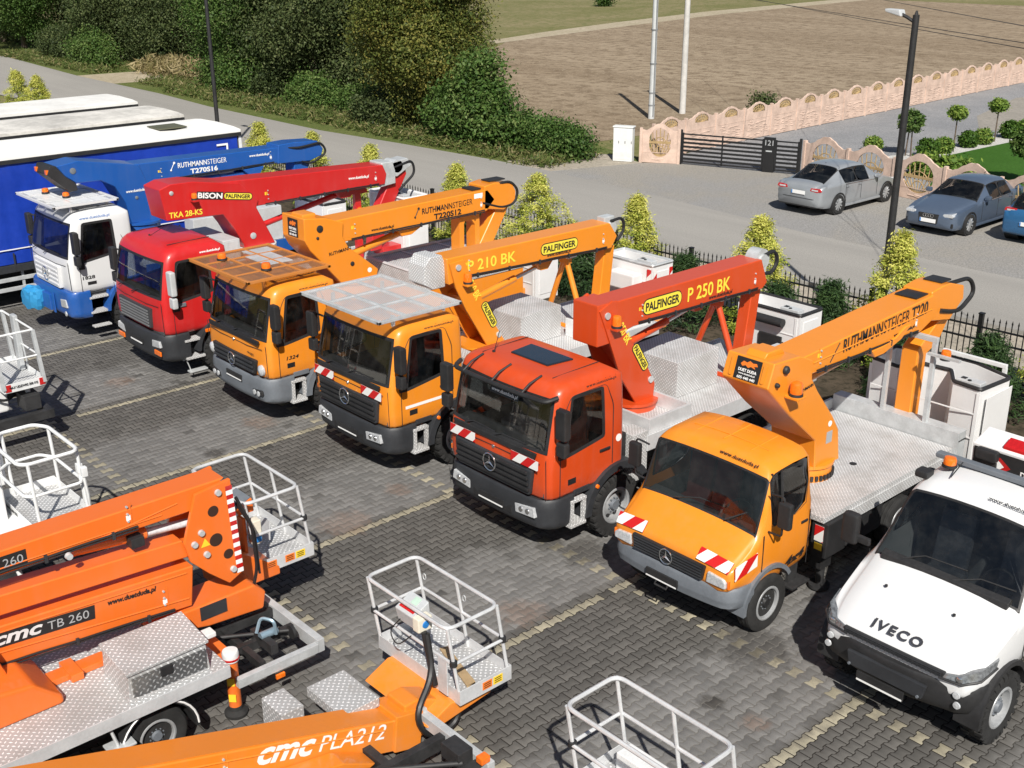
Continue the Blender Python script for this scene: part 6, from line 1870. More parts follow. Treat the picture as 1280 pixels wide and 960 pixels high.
    wl = MB(); wl.box(-1.10, 5.38, 1.0, 1.12, 5.62, 1.50, .01); wl.box(-1.14, 1.95, 1.245, -1.09, 5.38, 1.42, .006); wl.build("deck_wall", STEEL, root)
    wt = MB(); put_text(wt, "www.duetduda.pl", (1.122, 5.5, 1.36), (0, 1, 0), (0, 0, 1), .22, .04, .02); wt.build("lettering", BLACKL, root)
    ob = MB(); ob.box(.86, 1.98, .62, 1.12, 2.46, 1.15, .02); ob.box(.80, 2.1, .35, 1.0, 2.35, .62, .02); oq = ob.build("outrigger_box", BLACKP, root)
    hazard(oq, [(.92, 1.975, .86), (1.06, 1.975, .86), (1.06, 1.975, 1.10), (.92, 1.975, 1.10)])
    ys = MB(); plate_on(ys, (.99, 1.977, .78), (1, 0, 0), (0, 0, 1), .12, .10, .003); ys.build("warning_sticker", YELLOWS, oq)
    ft = MB(); ft.cyl((.92, 2.22, .08), (.92, 2.22, .36), .06, n=12); ft.cyl((.92, 2.22, .03), (.92, 2.22, .08), .15, n=16); ft.build("outrigger_foot", CHASSIS, root)
    ub = MB(); ub.box(.45, 2.7, .5, 1.0, 3.6, .95, .03); ub.box(.9, 4.6, .6, 1.06, 5.5, .96, .02); ub.build_each("underbody_box", CHASSIS, root)
    sp = MB(); sp.box(.86, 1.32, .38, 1.08, 1.72, .42, .01); sp.box(.9, 1.4, .42, .94, 1.6, .66); sp.build("step", CHASSIS, root)
    turret(root, 3.0, 1.24, 1.50, .40, ORANGE)
    cq = poly_part(root, "column", [(1.55, 3.36), (1.44, 3.03), (2.0, 2.50), (2.69, 1.93), (2.74, 1.44), (3.36, 1.44), (3.26, 1.95), (3.08, 2.20), (2.64, 2.69), (2.46, 2.93), (2.44, 3.20), (2.13, 3.33)], -.42, .34, ORANGE, .03)
    duet_sign(cq, (-.03, 1.488, 3.20), (1, 0, 0), (0, .3, 1), .40, .30)
    for sx in (-.29, .23): sg = MB(); plate_on(sg, (sx, 1.488, 3.20), (1, 0, 0), (0, .3, 1), .05, .26, .012, .02); sg.build("side_marker", ORANGE, cq)
    hl = MB()
    for y, z, r in ((1.80, 3.22, .06), (1.62, 3.05, .035)): hl.lathe([(r, 0), (r, .03), (r * .7, .05), (0, .05)], 16, 'x', (.34, y, z))
    hl.build_each("pivot_cap", BLACKP, cq)
    rs = MB(); rs.lathe([(.045, 0), (.045, .004), (0, .004)], 14, 'x', (.341, 3.02, 2.10)); rs.build("round_sticker", WHITEL, cq)
    st2 = MB(); st2.box(.341, 2.96, 1.80, .345, 3.10, 1.98); st2.build("label_sticker", GREYL, cq)
    lettering(cq, "RUTHMANN", (.343, 2.32, 2.82), (0, 1, .12), (0, -.12, 1), .34, .045, BLACKL, .015)
    beacon(cq, .46, 1.92, 2.86, .085, .20); k = MB(); k.box(.34, 1.82, 2.82, .56, 2.02, 2.86, .01); k.build("beacon_bracket", ORANGE, cq)
    pk = MB(); pk.prism([(1.62, 3.34), (1.70, 3.42), (2.0, 3.42), (2.1, 3.33)], -.2, .12, 'x', .02); pk.build("column_cap", ORANGE, cq)
    bm_ = poly_part(root, "boom", [(2.1, 3.26), (5.62, 3.46), (5.80, 3.10), (5.35, 2.93), (2.44, 2.97)], -.24, .30, ORANGE, .03)
    rd = MB(); rd.tube([(.303, 2.5, 3.13), (.303, 5.6, 3.24)], .012, 5); rd.build("boom_edge", ORANGE, bm_)
    d = Vector((0, 1, .045)).normalized()
    t = MB(); lettering(bm_, "RUTHMANN", (.302, 3.72, 3.23), d, (0, 0, 1), 1.0, .20, BLACKL, .016); lettering(bm_, "STEIGER", (.302, 4.60, 3.27), d, (0, 0, 1), .70, .20, BLACKL, -.006); lettering(bm_, "T220", (.302, 5.24, 3.30), d, (0, 0, 1), .46, .20, BLACKL, .016)
    t.tube([(.304, 2.92, 3.04), (.304, 3.12, 3.28)], .008, 5); t.build("logo_mark", BLACKL, bm_)
    lettering(bm_, "www.duetduda.pl", (.302, 4.85, 3.06), d, (0, 0, 1), .58, .07, BLACKL, .02, .15)
    fittings(bm_, .30, 2.6, 3.01, 5.25, 2.99, 6)
    poly_part(root, "boom_tip", [(5.55, 3.05), (5.60, 3.50), (5.9, 3.54), (6.15, 3.54), (6.58, 3.42), (6.62, 3.20), (6.25, 2.92)], -.22, .28, ORANGE, .03)
    pd = MB(); pd.box(-.15, 5.25, 3.445, .22, 5.6, 3.475, .01); pd.box(-.12, 6.0, 3.54, .2, 6.3, 3.57, .01); pd.build_each("boom_pad", BLACKP, root)
    poly_part(root, "jib", [(6.30, 3.05), (6.66, 3.22), (6.36, 2.80), (6.18, 2.55), (5.86, 2.42), (5.84, .95), (5.56, .95), (5.58, 2.55)], -.10, .18, ORANGE, .02)
    hose(root, [(.2, 6.2, 3.5), (.28, 6.75, 3.52), (.30, 6.92, 3.25), (.28, 6.55, 3.02), (.28, 6.25, 3.06), (.29, 5.9, 3.15)], .035, .18)
    cy = MB(); cy.cyl((.1, 2.55, 2.80), (.1, 4.15, 2.95), .075, n=14); cy.build("lift_cylinder", ORANGE, root)
    poly_part(root, "cylinder_bracket", [(3.95, 2.96), (4.05, 2.84), (4.3, 2.84), (4.75, 2.96), (5.0, 3.14), (4.85, 3.14), (4.6, 3.03), (4.3, 2.97)], .02, .33, ORANGE, .01)
    fr = MB()
    for x in (-.22, .52): fr.box(x - .035, 5.40, 1.50, x + .035, 5.47, 2.80, .006)
    fr.box(-.26, 5.398, 2.80, .56, 5.472, 2.88, .006); fr.box(.48, 5.3, 2.62, 1.0, 5.36, 2.66, .004); fr.build("boom_rest", STEEL, root)
    beacon(root, .62, 5.62, 2.50, .075, .16)
    plan = [(-.82, 6.0), (-.30, 5.92), (-.12, 6.35), (.36, 6.40), (.62, 5.98), (1.10, 5.92), (1.16, 6.75), (.5, 6.98), (-.25, 6.98), (-.86, 6.75)]
    basket(root, plan, .78, 2.05, True, False, BLACKP)
    gr = MB(); gr.box(-.1, 6.92, 2.12, 1.0, 6.98, 2.19, .01); gr.box(-.1, 6.92, 2.0, -.04, 6.98, 2.12); gr.box(.94, 6.92, 2.0, 1.0, 6.98, 2.12); gr.build("basket_rail", WTUBE, root)
    return root
build_vario()

def build_van_lorry():
    root = empty("van_lorry", (-5.42, 10.62, 0), "white bonneted van lorry with a black bumper at the right edge", "lorry", "lorries with aerial platforms in the row")
    S = [(.06, .78, .96, 1.00, .78, .72, .005, .03), (.10, .76, 1.02, 1.06, .88, .80, .015, .04), (.30, .76, 1.13, 1.18, .97, .88, .04, .05), (.70, .76, 1.31, 1.37, 1.0, .90, .06, .05), (1.04, .78, 1.47, 1.52, 1.01, .92, .05, .05),
         (1.55, .78, 1.56, 2.28, 1.01, .80, .04, .06), (1.66, .78, 1.56, 2.40, 1.01, .78, .05, .10), (1.85, .78, 1.56, 2.46, 1.01, .78, .05, .12), (2.20, .78, 1.58, 2.48, 1.01, .80, .05, .12), (2.26, .78, 1.58, 2.46, 1.0, .79, .05, .12)]
    wins = [("windscreen", [(4, i) for i in (4, 5, 6, 7, 8, 9)]), ("side_window", [(5, 3), (6, 3), (7, 3)]), ("side_window", [(j, 10) for j in (5, 6, 7)])]
    body, gl = bonnet_body(root, WHITE, S, wins)
    b = bumper(root, BLACKP, 1.02, -.05, .50, .90, .70, .34, .10, .06)
    gb = MB(); gb.prism([(-.64, 1.03), (.64, 1.03), (.62, .955), (-.62, .955)], .028, .20, 'y', .015); gq = gb.build("grille", BLACKP, root)
    gm = MB()
    for k in range(22):
        x = -.60 + k * .0571; gm.box(x - .006, .020, .96, x + .006, .028, 1.025)
    for k in range(3): gm.box(-.60, .018, .968 + k * .024, .60, .027, .976 + k * .024)
    gm.build("grille_mesh", DARKP, gq)
    for s in (1, -1):
        lo = [(.60, .03, .965), (.84, .055, .985), (.975, .20, 1.03), (1.012, .46, 1.10)]; hi_ = [(.62, .055, 1.015), (.82, .075, 1.06), (.955, .22, 1.125), (1.01, .50, 1.175)]
        l = MB(); V = [(s * x, y, z) for x, y, z in lo + hi_] + [(s * (x - .07), y + .12, z - .01) for x, y, z in lo + hi_]
        l.add(V, [(i, i + 1, i + 5, i + 4) for i in range(3)] + [(8 + i, 12 + i, 13 + i, 9 + i) for i in range(3)] + [(i, 8 + i, 9 + i, i + 1) for i in range(3)] + [(4 + i, 5 + i, 13 + i, 12 + i) for i in range(3)] + [(0, 4, 12, 8), (3, 11, 15, 7)]); l.build("headlamp", LAMPD, root)
        lm = MB(); lm.tube([(s * .58, .025, .958), (s * .84, .045, .975), (s * .98, .19, 1.02), (s * 1.018, .47, 1.09)], .014, 6); lm.lathe([(.045, 0), (.03, -.01), (0, -.012)], 12, 'y', (s * .80, .05, 1.015), 1); lm.build("lamp_trim", [BLACKP, CHROME], root)
        for z, x in ((.82, .80), (.70, .82)): f = MB(); f.lathe([(.045, 0), (.04, -.014), (0, -.018)], 14, 'y', (s * x, .05, z)); f.build("fog_lamp", LENS, b)
        wheel(root, s * .90, .74, .43, .26, s); fender(root, BLACKP, s * .74, s * 1.04, .74, .46, .56, -6, 172, .06)
        m = MB(); m.box(s * 1.16, .98, 1.50, s * 1.38, 1.12, 1.92, .05); mq = m.build("mirror", BLACKP, root)
        a = MB(); a.box(s * 1.0, 1.04, 1.54, s * 1.2, 1.10, 1.64, .02); a.build("mirror_arm", BLACKP, mq)
    cp = MB(); cp.prism([(-.46, .64), (.46, .64), (.50, .82), (-.50, .82)], -.07, -.02, 'y', .01); cp.build("bumper_intake", DARKP, b)
    p = MB(); p.box(-.34, -.085, .50, .26, -.06, .62, .005); pq = p.build("licence_plate_holder", BLACKP, b)
    t = MB(); t.box(-.33, -.089, .503, .25, -.0855, .525); t.build("plate_frame_strip", WHITEL, pq)
    sc = MB()
    for x in (-.45, .42): sc.cyl((x, -.06, .66), (x, -.085, .66), .018, n=8)
    sc.build_each("bumper_bolt", GREYP, b)
    lettering(body, "IVECO", (-.03, .175, 1.155), (1, 0, 0), (0, .8, .5), .62, .13, plain("dark_chrome", (.10, .10, .11), .3, .6), .03, 0, 1.25, .012)
    sm = MB()
    for s in (1, -1): sm.tube([(s * 1.012, 1.1, .85), (s * 1.012, 1.1, 1.5)], .006, 5); sm.tube([(s * 1.012, 2.1, .8), (s * 1.012, 2.1, 1.5)], .006, 5)
    sm.build_each("panel_seam", BLACKP, body)
    sc2 = MB(); sc2.prism([(.98, 1.50), (1.0, 1.575), (1.08, 1.61), (1.08, 1.52)], -.80, .80, 'x', .01); sc2.build("scuttle", BLACKP, body)
    for s in (-.48, .38): h = MB(); h.cyl((s, .62, 1.39), (s, .62, 1.413), .018, n=10); h.build("washer_jet", BLACKP, body)
    wiper(root, [[(-.6, 1.02, 1.56), (-.3, 1.13, 1.68), (.22, 1.14, 1.70)], [(.1, 1.02, 1.57), (.4, 1.13, 1.67), (.8, 1.15, 1.68)]])
    m = MB(); m.box(-.93, .9, .86, .93, 2.15, .92); m.box(-.93, 2.1, .92, .93, 2.18, 2.3); m.build("cab_interior", DARKIN, root)
    d = MB(); d.prism([(1.10, 1.2), (1.14, 1.44), (1.30, 1.46), (1.36, 1.2)], -.90, .90, 'x', .02); d.build("dashboard", GREYIN, root)
    for x in (.5, -.35):
        s_ = MB(); s_.box(x - .24, 1.5, 1.05, x + .24, 1.98, 1.22, .05); s_.prism([(1.92, 1.15), (2.08, 1.92), (1.97, 1.96), (1.82, 1.19)], x - .23, x + .23, 'x', .04); s_.build("seat", SEAT, root)
    ring = [(.48 + .19 * math.cos(a), 1.42 + .08 * math.sin(a), 1.52 + .16 * math.sin(a)) for a in [2 * math.pi * k / 16 for k in range(16)]]
    st = MB(); st.tube(ring, .015, 6, True); st.cyl((.48, 1.28, 1.42), (.48, 1.42, 1.52), .02); st.build("steering_wheel", BLACKP, root)
    # roof kit
    bar = MB(); bar.box(-.80, 2.02, 2.53, .90, 2.14, 2.60, .02); bar.box(-.6, 2.0, 2.47, -.5, 2.16, 2.53); bar.box(.6, 2.0, 2.47, .7, 2.16, 2.53); bar.build("roof_bar", GREYP, root)
    rm = MB(); rm.box(-.84, 1.62, 2.38, -.66, 1.80, 2.48, .03); rm.build("roof_lamp", BLACKP, body)
    beacon(root, -.55, 1.92, 2.52, .08, .13)
    an = MB(); an.cyl((-.42, 1.72, 2.48), (-.36, 1.86, 2.66), .008, n=5); an.build("antenna", BLACKP, body)
    lettering(body, "www.duetduda.pl", (.40, 1.63, 2.415), (1, 0, -.03), (0, .75, .66), .55, .05, BLACKL, .02, 0, 1, .03)
    chassis(root, 1.2, 6.6, .56, 4.4, .38, .90, .43, False, .22)
    m = MB(); m.cyl((-.88, .74, .43), (.88, .74, .43), .07); m.box(-.7, .3, .5, .7, 1.8, .8); m.build("front_axle", CHASSIS, root)
    deck(root, 2.4, 6.5, 1.12, -1.06, 1.06, .2, TREADF)
    # folded boom head with the advertising board, mast and white boom behind
    ms = MB(); ms.box(-1.02, 3.85, 1.12, -.82, 4.1, 1.86, .02); ms.box(-1.12, 3.78, 1.86, -.80, 4.15, 2.02, .04); ms.build("basket_mast", BLACKP, root)
    hd = MB(); hd.prism([(3.92, 1.56), (3.88, 2.04), (4.3, 2.16), (4.5, 1.56)], -1.20, .25, 'x', .02); hq = hd.build("boom_head", WPLAST, root)
    q = MB(); plate_on(q, (-.475, 3.885, 1.80), (1, 0, 0), (0, -.083, 1), 1.38, .42, .006); bq = q.build("advert_board", BLACKL, hq)
    rd = MB(); V = lambda x, z: Vector((x - .50, 3.885 - (z - 1.80) * .083 - .0075, z))
    for pts, mt in (([V(-.50, 1.82), V(-.36, 1.70), V(-.22, 1.82), V(-.36, 1.94)], 0), ([V(-.36, 1.94), V(-.28, 1.94), V(-.13, 1.82), V(-.27, 1.70), V(-.36, 1.70), V(-.22, 1.82)], 1)):
        rd.add(pts + [p + Vector((0, -.002, 0)) for p in pts], [tuple(range(len(pts))), tuple(range(len(pts), 2 * len(pts)))], mt)
    rd.build("diamond_mark", [WHITEL, REDLENS], bq)
    put = MB()
    for s, z, wd, hh, bo in (("DUET DUDA", 1.79, .58, .085, .03), ("www.duetduda.pl", 1.71, .5, .06, .012), ("605 440 440", 1.63, .54, .075, .02)): put_text(put, s, (-.20, 3.885 - (z - 1.80) * .083, z), (1, 0, 0), (0, -.083, 1), wd, hh, bo, 0, 0, .0065)
    put.build("lettering", WHITEL, bq)
    dr = MB(); P = [(.05, 1.90), (.12, 1.98), (.22, 1.95), (.30, 2.0), (.40, 1.96), (.5, 1.98), (.52, 1.91), (.4, 1.90), (.3, 1.87), (.2, 1.92), (.1, 1.87)]
    VV = [Vector((x - .46, 3.885 - (z - 1.80) * .083 - .008, z - .02)) for x, z in P]; dr.add(VV + [v + Vector((0, -.002, 0)) for v in VV], [tuple(range(len(P))), tuple(range(len(P), 2 * len(P)))]); dr.build("drawing", ORSTICK, bq)
    rc = MB(); rc.prism([(3.93, 2.05), (3.93, 2.10), (4.12, 2.17), (4.2, 2.12)], -.80, -.25, 'x', .01); rc.build("red_cover", REDLENS, hq)
    bm_ = poly_part(root, "boom", [(4.4, 1.7), (4.5, 2.26), (7.6, 2.60), (7.7, 2.2)], -.75, -.15, WPLAST, .03)
    lettering(bm_, "TB", (-.147, 5.0, 2.10), (0, 1, .14), (0, -.14, 1), .3, .2, BLACKL, .02)
    fg = MB(); fg.box(-.5, 2.6, 1.125, .7, 3.7, 1.16, .01); fg.build("deck_plate", TREADF, root)
    return root
build_van_lorry()
# ================================================================== CURTAIN TRAILERS
def trailer(loc, label, curtain, roofm, mark=True):
    root = empty("curtain_trailer", loc, label, "trailer", "curtain trailers parked at the left")
    L, W, H = 13.6, 2.55, 3.72
    # local: y from -L to 0 (end towards the road at 0), x from -W to 0 (visible side at 0)
    m, t = newmat("curtain_folds"); 
    c = MB(); n = 110; V = []; F = []
    for k in range(n + 1):
        y = -L + .12 + (L - .24) * k / n; o = .012 * math.sin(k * 1.9) + .010 * math.sin(k * .63)
        for z, a in ((1.18, 1.0), (2.3, 1.15), (3.60, .3)): V.append((-.02 + o * a, y, z))
    for k in range(n):
        for q in range(2): F.append((k * 3 + q, (k + 1) * 3 + q, (k + 1) * 3 + q + 1, k * 3 + q + 1))
    c.add(V, F); cq = c.build("side_curtain", curtain, root, 80)
    if mark:
        k = MB(); k.box(.012, -.75, 3.36, .018, -.42, 3.41); k.box(.012, -.47, 3.08, .018, -.42, 3.36); k.build("corner_mark", WHITEL, cq)
        s = MB(); s.box(.010, -L + .2, 1.53, .016, -.2, 1.555); s.build("white_stripe", WHITEL, cq)
        bt = MB()
        for y in np.arange(-L + .4, -.3, .62): bt.box(.008, y - .02, 1.02, .02, y + .02, 1.45)
        bt.build("curtain_strap", DARKP, cq)
    b = MB(); b.box(-W + .02, -L + .02, 1.0, -.05, -.02, 3.60); b.build("load_body", DARKIN, root)
    r = MB()
    nx = 10; V = []; F = []
    for k in range(29):
        y = -L + L * k / 28; o = .018 * math.cos(k * math.pi)
        for x, z in ((0, 3.66), (0, 3.73), (-.35, 3.755 + o * .6), (-W / 2, 3.77 + o), (-W + .35, 3.755 + o * .6), (-W, 3.73), (-W, 3.66)): V.append((x, y, z))
    for k in range(28):
        for q in range(6): F.append((k * 7 + q, (k + 1) * 7 + q, (k + 1) * 7 + q + 1, k * 7 + q + 1))
    F += [tuple(range(7)), tuple(range(28 * 7, 29 * 7))]
    r.add(V, F); rq = r.build("roof_sheet", roofm, root, 50)
    e = MB()
    for x0, x1 in ((-.005, .03), (-W - .03, -W + .005)): e.box(x0, -L, 3.56, x1, 0, 3.655, .006)
    e.build("roof_rail", BLACKP, root)
    f = MB()
    for x in (-.10, -W + .02): f.box(x, -.06, 1.0, x + .08, .02, 3.655, .008)
    f.box(-W + .1, -.05, 1.05, -.1, .0, 3.6); f.build("end_frame", WTUBE, root)
    if mark: h = MB(); h.box(-1.6, -1.9, 3.80, -.85, -1.1, 3.83, .02); h.build("roof_vent", plain("vent_olive", (.10, .10, .06), .5), rq)
    l = MB(); l.box(-.08, -L, .98, .015, 0, 1.16, .01); l.box(-W - .015, -L, .98, -W + .08, 0, 1.16, .01); l.build("floor_rail", DARKP, root)
    u = MB()
    for x in (-.75, -1.8): u.box(x - .07, -L, .72, x + .07, -.1, .98)
    u.build("chassis_frame", CHASSIS, root)
    g = MB()
    for z in (.50, .74): g.box(-.12, -8.2, z, -.08, -4.2, z + .1, .01)
    for y in (-8, -6.2, -4.4): g.box(-.14, y - .03, .45, -.1, y + .03, 1.0)
    g.build("side_guard", STEEL, root)
    for y in (-3.6, -2.3, -1.0 - 1.3 + 1.3):
        for x, s in ((-.22, 1), (-W + .22, -1)): wheel(root, x, y, .50, .36, s, False)
    for y in (-10.9, -10.5): lg = MB(); lg.box(-.5, y, .05, -.38, y + .12, 1.0); lg.build("landing_leg", STEEL, root)
    return root
CURT = plain("blue_curtain", (.008, .040, .34), .42, var=.12, scale=1.2, coat=.12)
CURT2 = plain("black_curtain", (.02, .02, .022), .5, var=.2)
ROOFW = plain("white_tarpaulin", (.80, .79, .76), .55, var=.05, scale=.8)
ROOFD = plain("dirty_tarpaulin", (.56, .54, .50), .6, var=.30, scale=.9)
ROOFC = plain("cream_tarpaulin", (.74, .73, .70), .55, var=.10, scale=.9)
trailer((-28.25, 15.60, 0), "trailer with a blue side curtain and a clean white roof, nearest of the three", CURT, ROOFW)
trailer((-31.75, 15.75, 0), "trailer with a dirty grey stained roof, standing behind the blue one", CURT2, ROOFD, False)
trailer((-35.3, 16.0, 0), "farthest trailer, with a pale cream roof, seen past the stained roof", CURT2, ROOFC, False)

# ================================================================== PLATFORM CAGES AND LIFTS IN THE FOREGROUND
def warn_stickers(parent, x, y, z, right, nor_up=(0, 0, 1), n=2, w=.14, h=.10):
    right = Vector(right)
    for k in range(n):
        b = MB(); c = Vector((x, y, z)) + right * (k * (w + .02))
        plate_on(b, c, right, nor_up, w, h, .003, 0, 0, .001); q = b.build("warning_sticker", ORSTICK if k % 2 == 0 else YELLOWS, parent)
        t = MB()
        up = Vector(nor_up); nor = right.cross(up).normalized()
        for j in range(3): plate_on(t, c + up * (.026 - j * .026), right, up, w * .7, .010, .002, 0, 0, .0042)
        t.build("sticker_print", BLACKL, q)

def cage(root, x0, x1, y0, y1, zf, zr, tube=ALU, r=.021, chamfer=0.0, floor=TREADB, posts_front=2, clamps=True, kick=.13, thick_posts=False, stickers=True, console='near', fillet=.13, lean=(-.08, -.10)):
    """man-basket: tray floor with kick plates, corner posts, rounded top rail, mid rail, clamps, control console"""
    f = MB(); f.box(x0, y0, zf - .05, x1, y1, zf, .006); fq = f.build("cage_floor", floor, root)
    k = MB(); t = .012
    k.box(x0 - t, y0 - t, zf - .06, x1 + t, y0 - .001, zf + kick, .004); k.box(x0 - t, y1 + .001, zf - .06, x1 + t, y1 + t, zf + kick, .004)
    k.box(x0 - t, y0, zf - .061, x0 - .001, y1, zf + kick + .001, .004); k.box(x1 + .001, y0, zf - .061, x1 + t, y1, zf + kick + .001, .004)
    kq = k.build("kick_plate", ALU if tube is ALU else WTUBE, fq)
    if chamfer > 0:
        c = chamfer
        loop = [(x0, y0 + .04), (x0 + .05, y0), (x1 - c * 1.4, y0), (x1, y0 + c), (x1, y1), (x0, y1)]
        loop = [(x0, y0 + c), (x0 + c * .9, y0), (x1 - .1, y0), (x1, y0 + .1), (x1, y1 - .06), (x1 - .1, y1), (x0 + c, y1), (x0, y1 - c * .6)]
    else: loop = [(x0, y0), (x1, y0), (x1, y1), (x0, y1)]
    zm = zf + (zr - zf) * .52
    LX, LY = lean
    def le(x, y, z): f_ = (z - zf) / (zr - zf); return (x + LX * f_, y + LY * f_, z)
    m = MB(); m.tube([le(x, y, zr) for x, y in loop], r * 1.1, 8, True, fillet if not chamfer else .08); m.build("top_rail", tube, root)
    m = MB(); m.tube([le(x, y, zm) for x, y in loop], r * .95, 8, True, .03 if not chamfer else .06); m.build("mid_rail", tube, root)
    P = [(x0, y0), (x1, y0), (x1, y1), (x0, y1)] if not chamfer else [(x0, y0 + chamfer), (x0 + chamfer * .9, y0), (x1, y0 + .1), (x1 - .1, y1), (x0 + chamfer, y1)]
    d = fillet * .35 if not chamfer else 0
    cx, cy = (x0 + x1) / 2, (y0 + y1) / 2
    ends = [(x + (d if x < cx else -d) * .35, y + (d if y < cy else -d) * .35) for x, y in P]
    if posts_front > 2 and not chamfer: P2 = [(cx, y1)] + ([(cx, y0)] if posts_front > 3 else [])
    else: P2 = []
    for (x, y) in ends + P2:
        p = MB()
        if thick_posts and (x, y) in ends: a_, b_ = le(x, y, zf), le(x, y, zr); p.hexa([(a_[0] + i, a_[1] + j, zf) for i, j in ((-.045, -.03), (.045, -.03), (.045, .03), (-.045, .03))], [(b_[0] + i, b_[1] + j, zr) for i, j in ((-.045, -.03), (.045, -.03), (.045, .03), (-.045, .03))], .006)
        else: p.cyl(le(x, y, zf - .02), le(x, y, zr), r, n=8)
        p.build("post", STEEL if thick_posts else tube, root)
    if clamps:
        for (x, y) in (ends[:2] + ends[2:3]):
            c = MB(); c.lathe([(r * 1.0, -.035), (r * 2.1, -.03), (r * 2.1, .03), (r * 1.0, .035)], 12, 'z', le(x, y, zm)); c.build("rail_clamp", BLACKP, root)
    if stickers:
        warn_stickers(kq, x1 + t, y1 - .36, zf + .04, (0, 1, 0)); 
    return fq

def console(root, x, y, z, tilt=-1):
    """operator's console: sloping grey box with red label, white remote with a blue button, cable"""
    b = MB(); b.prism([(y - .10, z - .16), (y - .14, z + .02), (y + .10, z + .14), (y + .12, z - .16)], x - .17, x + .17, 'x', .015); q = b.build("control_console", GUNMET, root)
    n = Vector((0, -.12, .24)).normalized(); up = Vector((0, .24, .12)).normalized(); c = Vector((x, y - .02, z + .083))
    s = MB(); plate_on(s, c - up * .06, (1, 0, 0), up, .26, .07, .004); s.build("red_label", REDLENS, q)
    s = MB(); plate_on(s, c + up * .055 + Vector((.02, 0, 0)), (1, 0, 0), up, .10, .10, .004); s.build("display", plain("pale_display", (.45, .60, .50), .3), q)
    w = MB(); w.box(x + .18, y - .16, z - .12, x + .30, y + .04, z + .06, .02); wq = w.build("remote_box", plain("cream_plastic", (.70, .66, .55), .5), root)
    bb = MB(); bb.lathe([(.045, 0), (.04, .012), (0, .014)], 16, 'x', (x + .30, y - .06, z - .03)); bb.build("blue_socket", BLUEBTN, wq)
    h = MB(); h.tube([(x - .1, y - .12, z - .12), (x - .22, y - .2, z - .30), (x - .05, y - .22, z - .42), (x + .1, y - .12, z - .25)], .008, 6, fillet=.1); h.build("cable", CABLE, root)
    return q

def lift_tracks(root, x0, x1, y0, y1, z, mat=TREADB):
    d = MB(); d.box(x0, y0, z - .07, x1, y1, z, .008); dq = d.build("deck", mat, root)
    u = MB(); u.box(x0 + .25, y0 + .1, z - .42, x0 + .37, y1 - .02, z - .072); u.box(x1 - .37, y0 + .1, z - .42, x1 - .25, y1 - .02, z - .072)
    for y in np.arange(y0 + .5, y1, .9): u.box(x0 + .36, y, z - .35, x1 - .36, y + .08, z - .2)
    u.build("chassis_frame", CHASSIS, root)
    return dq

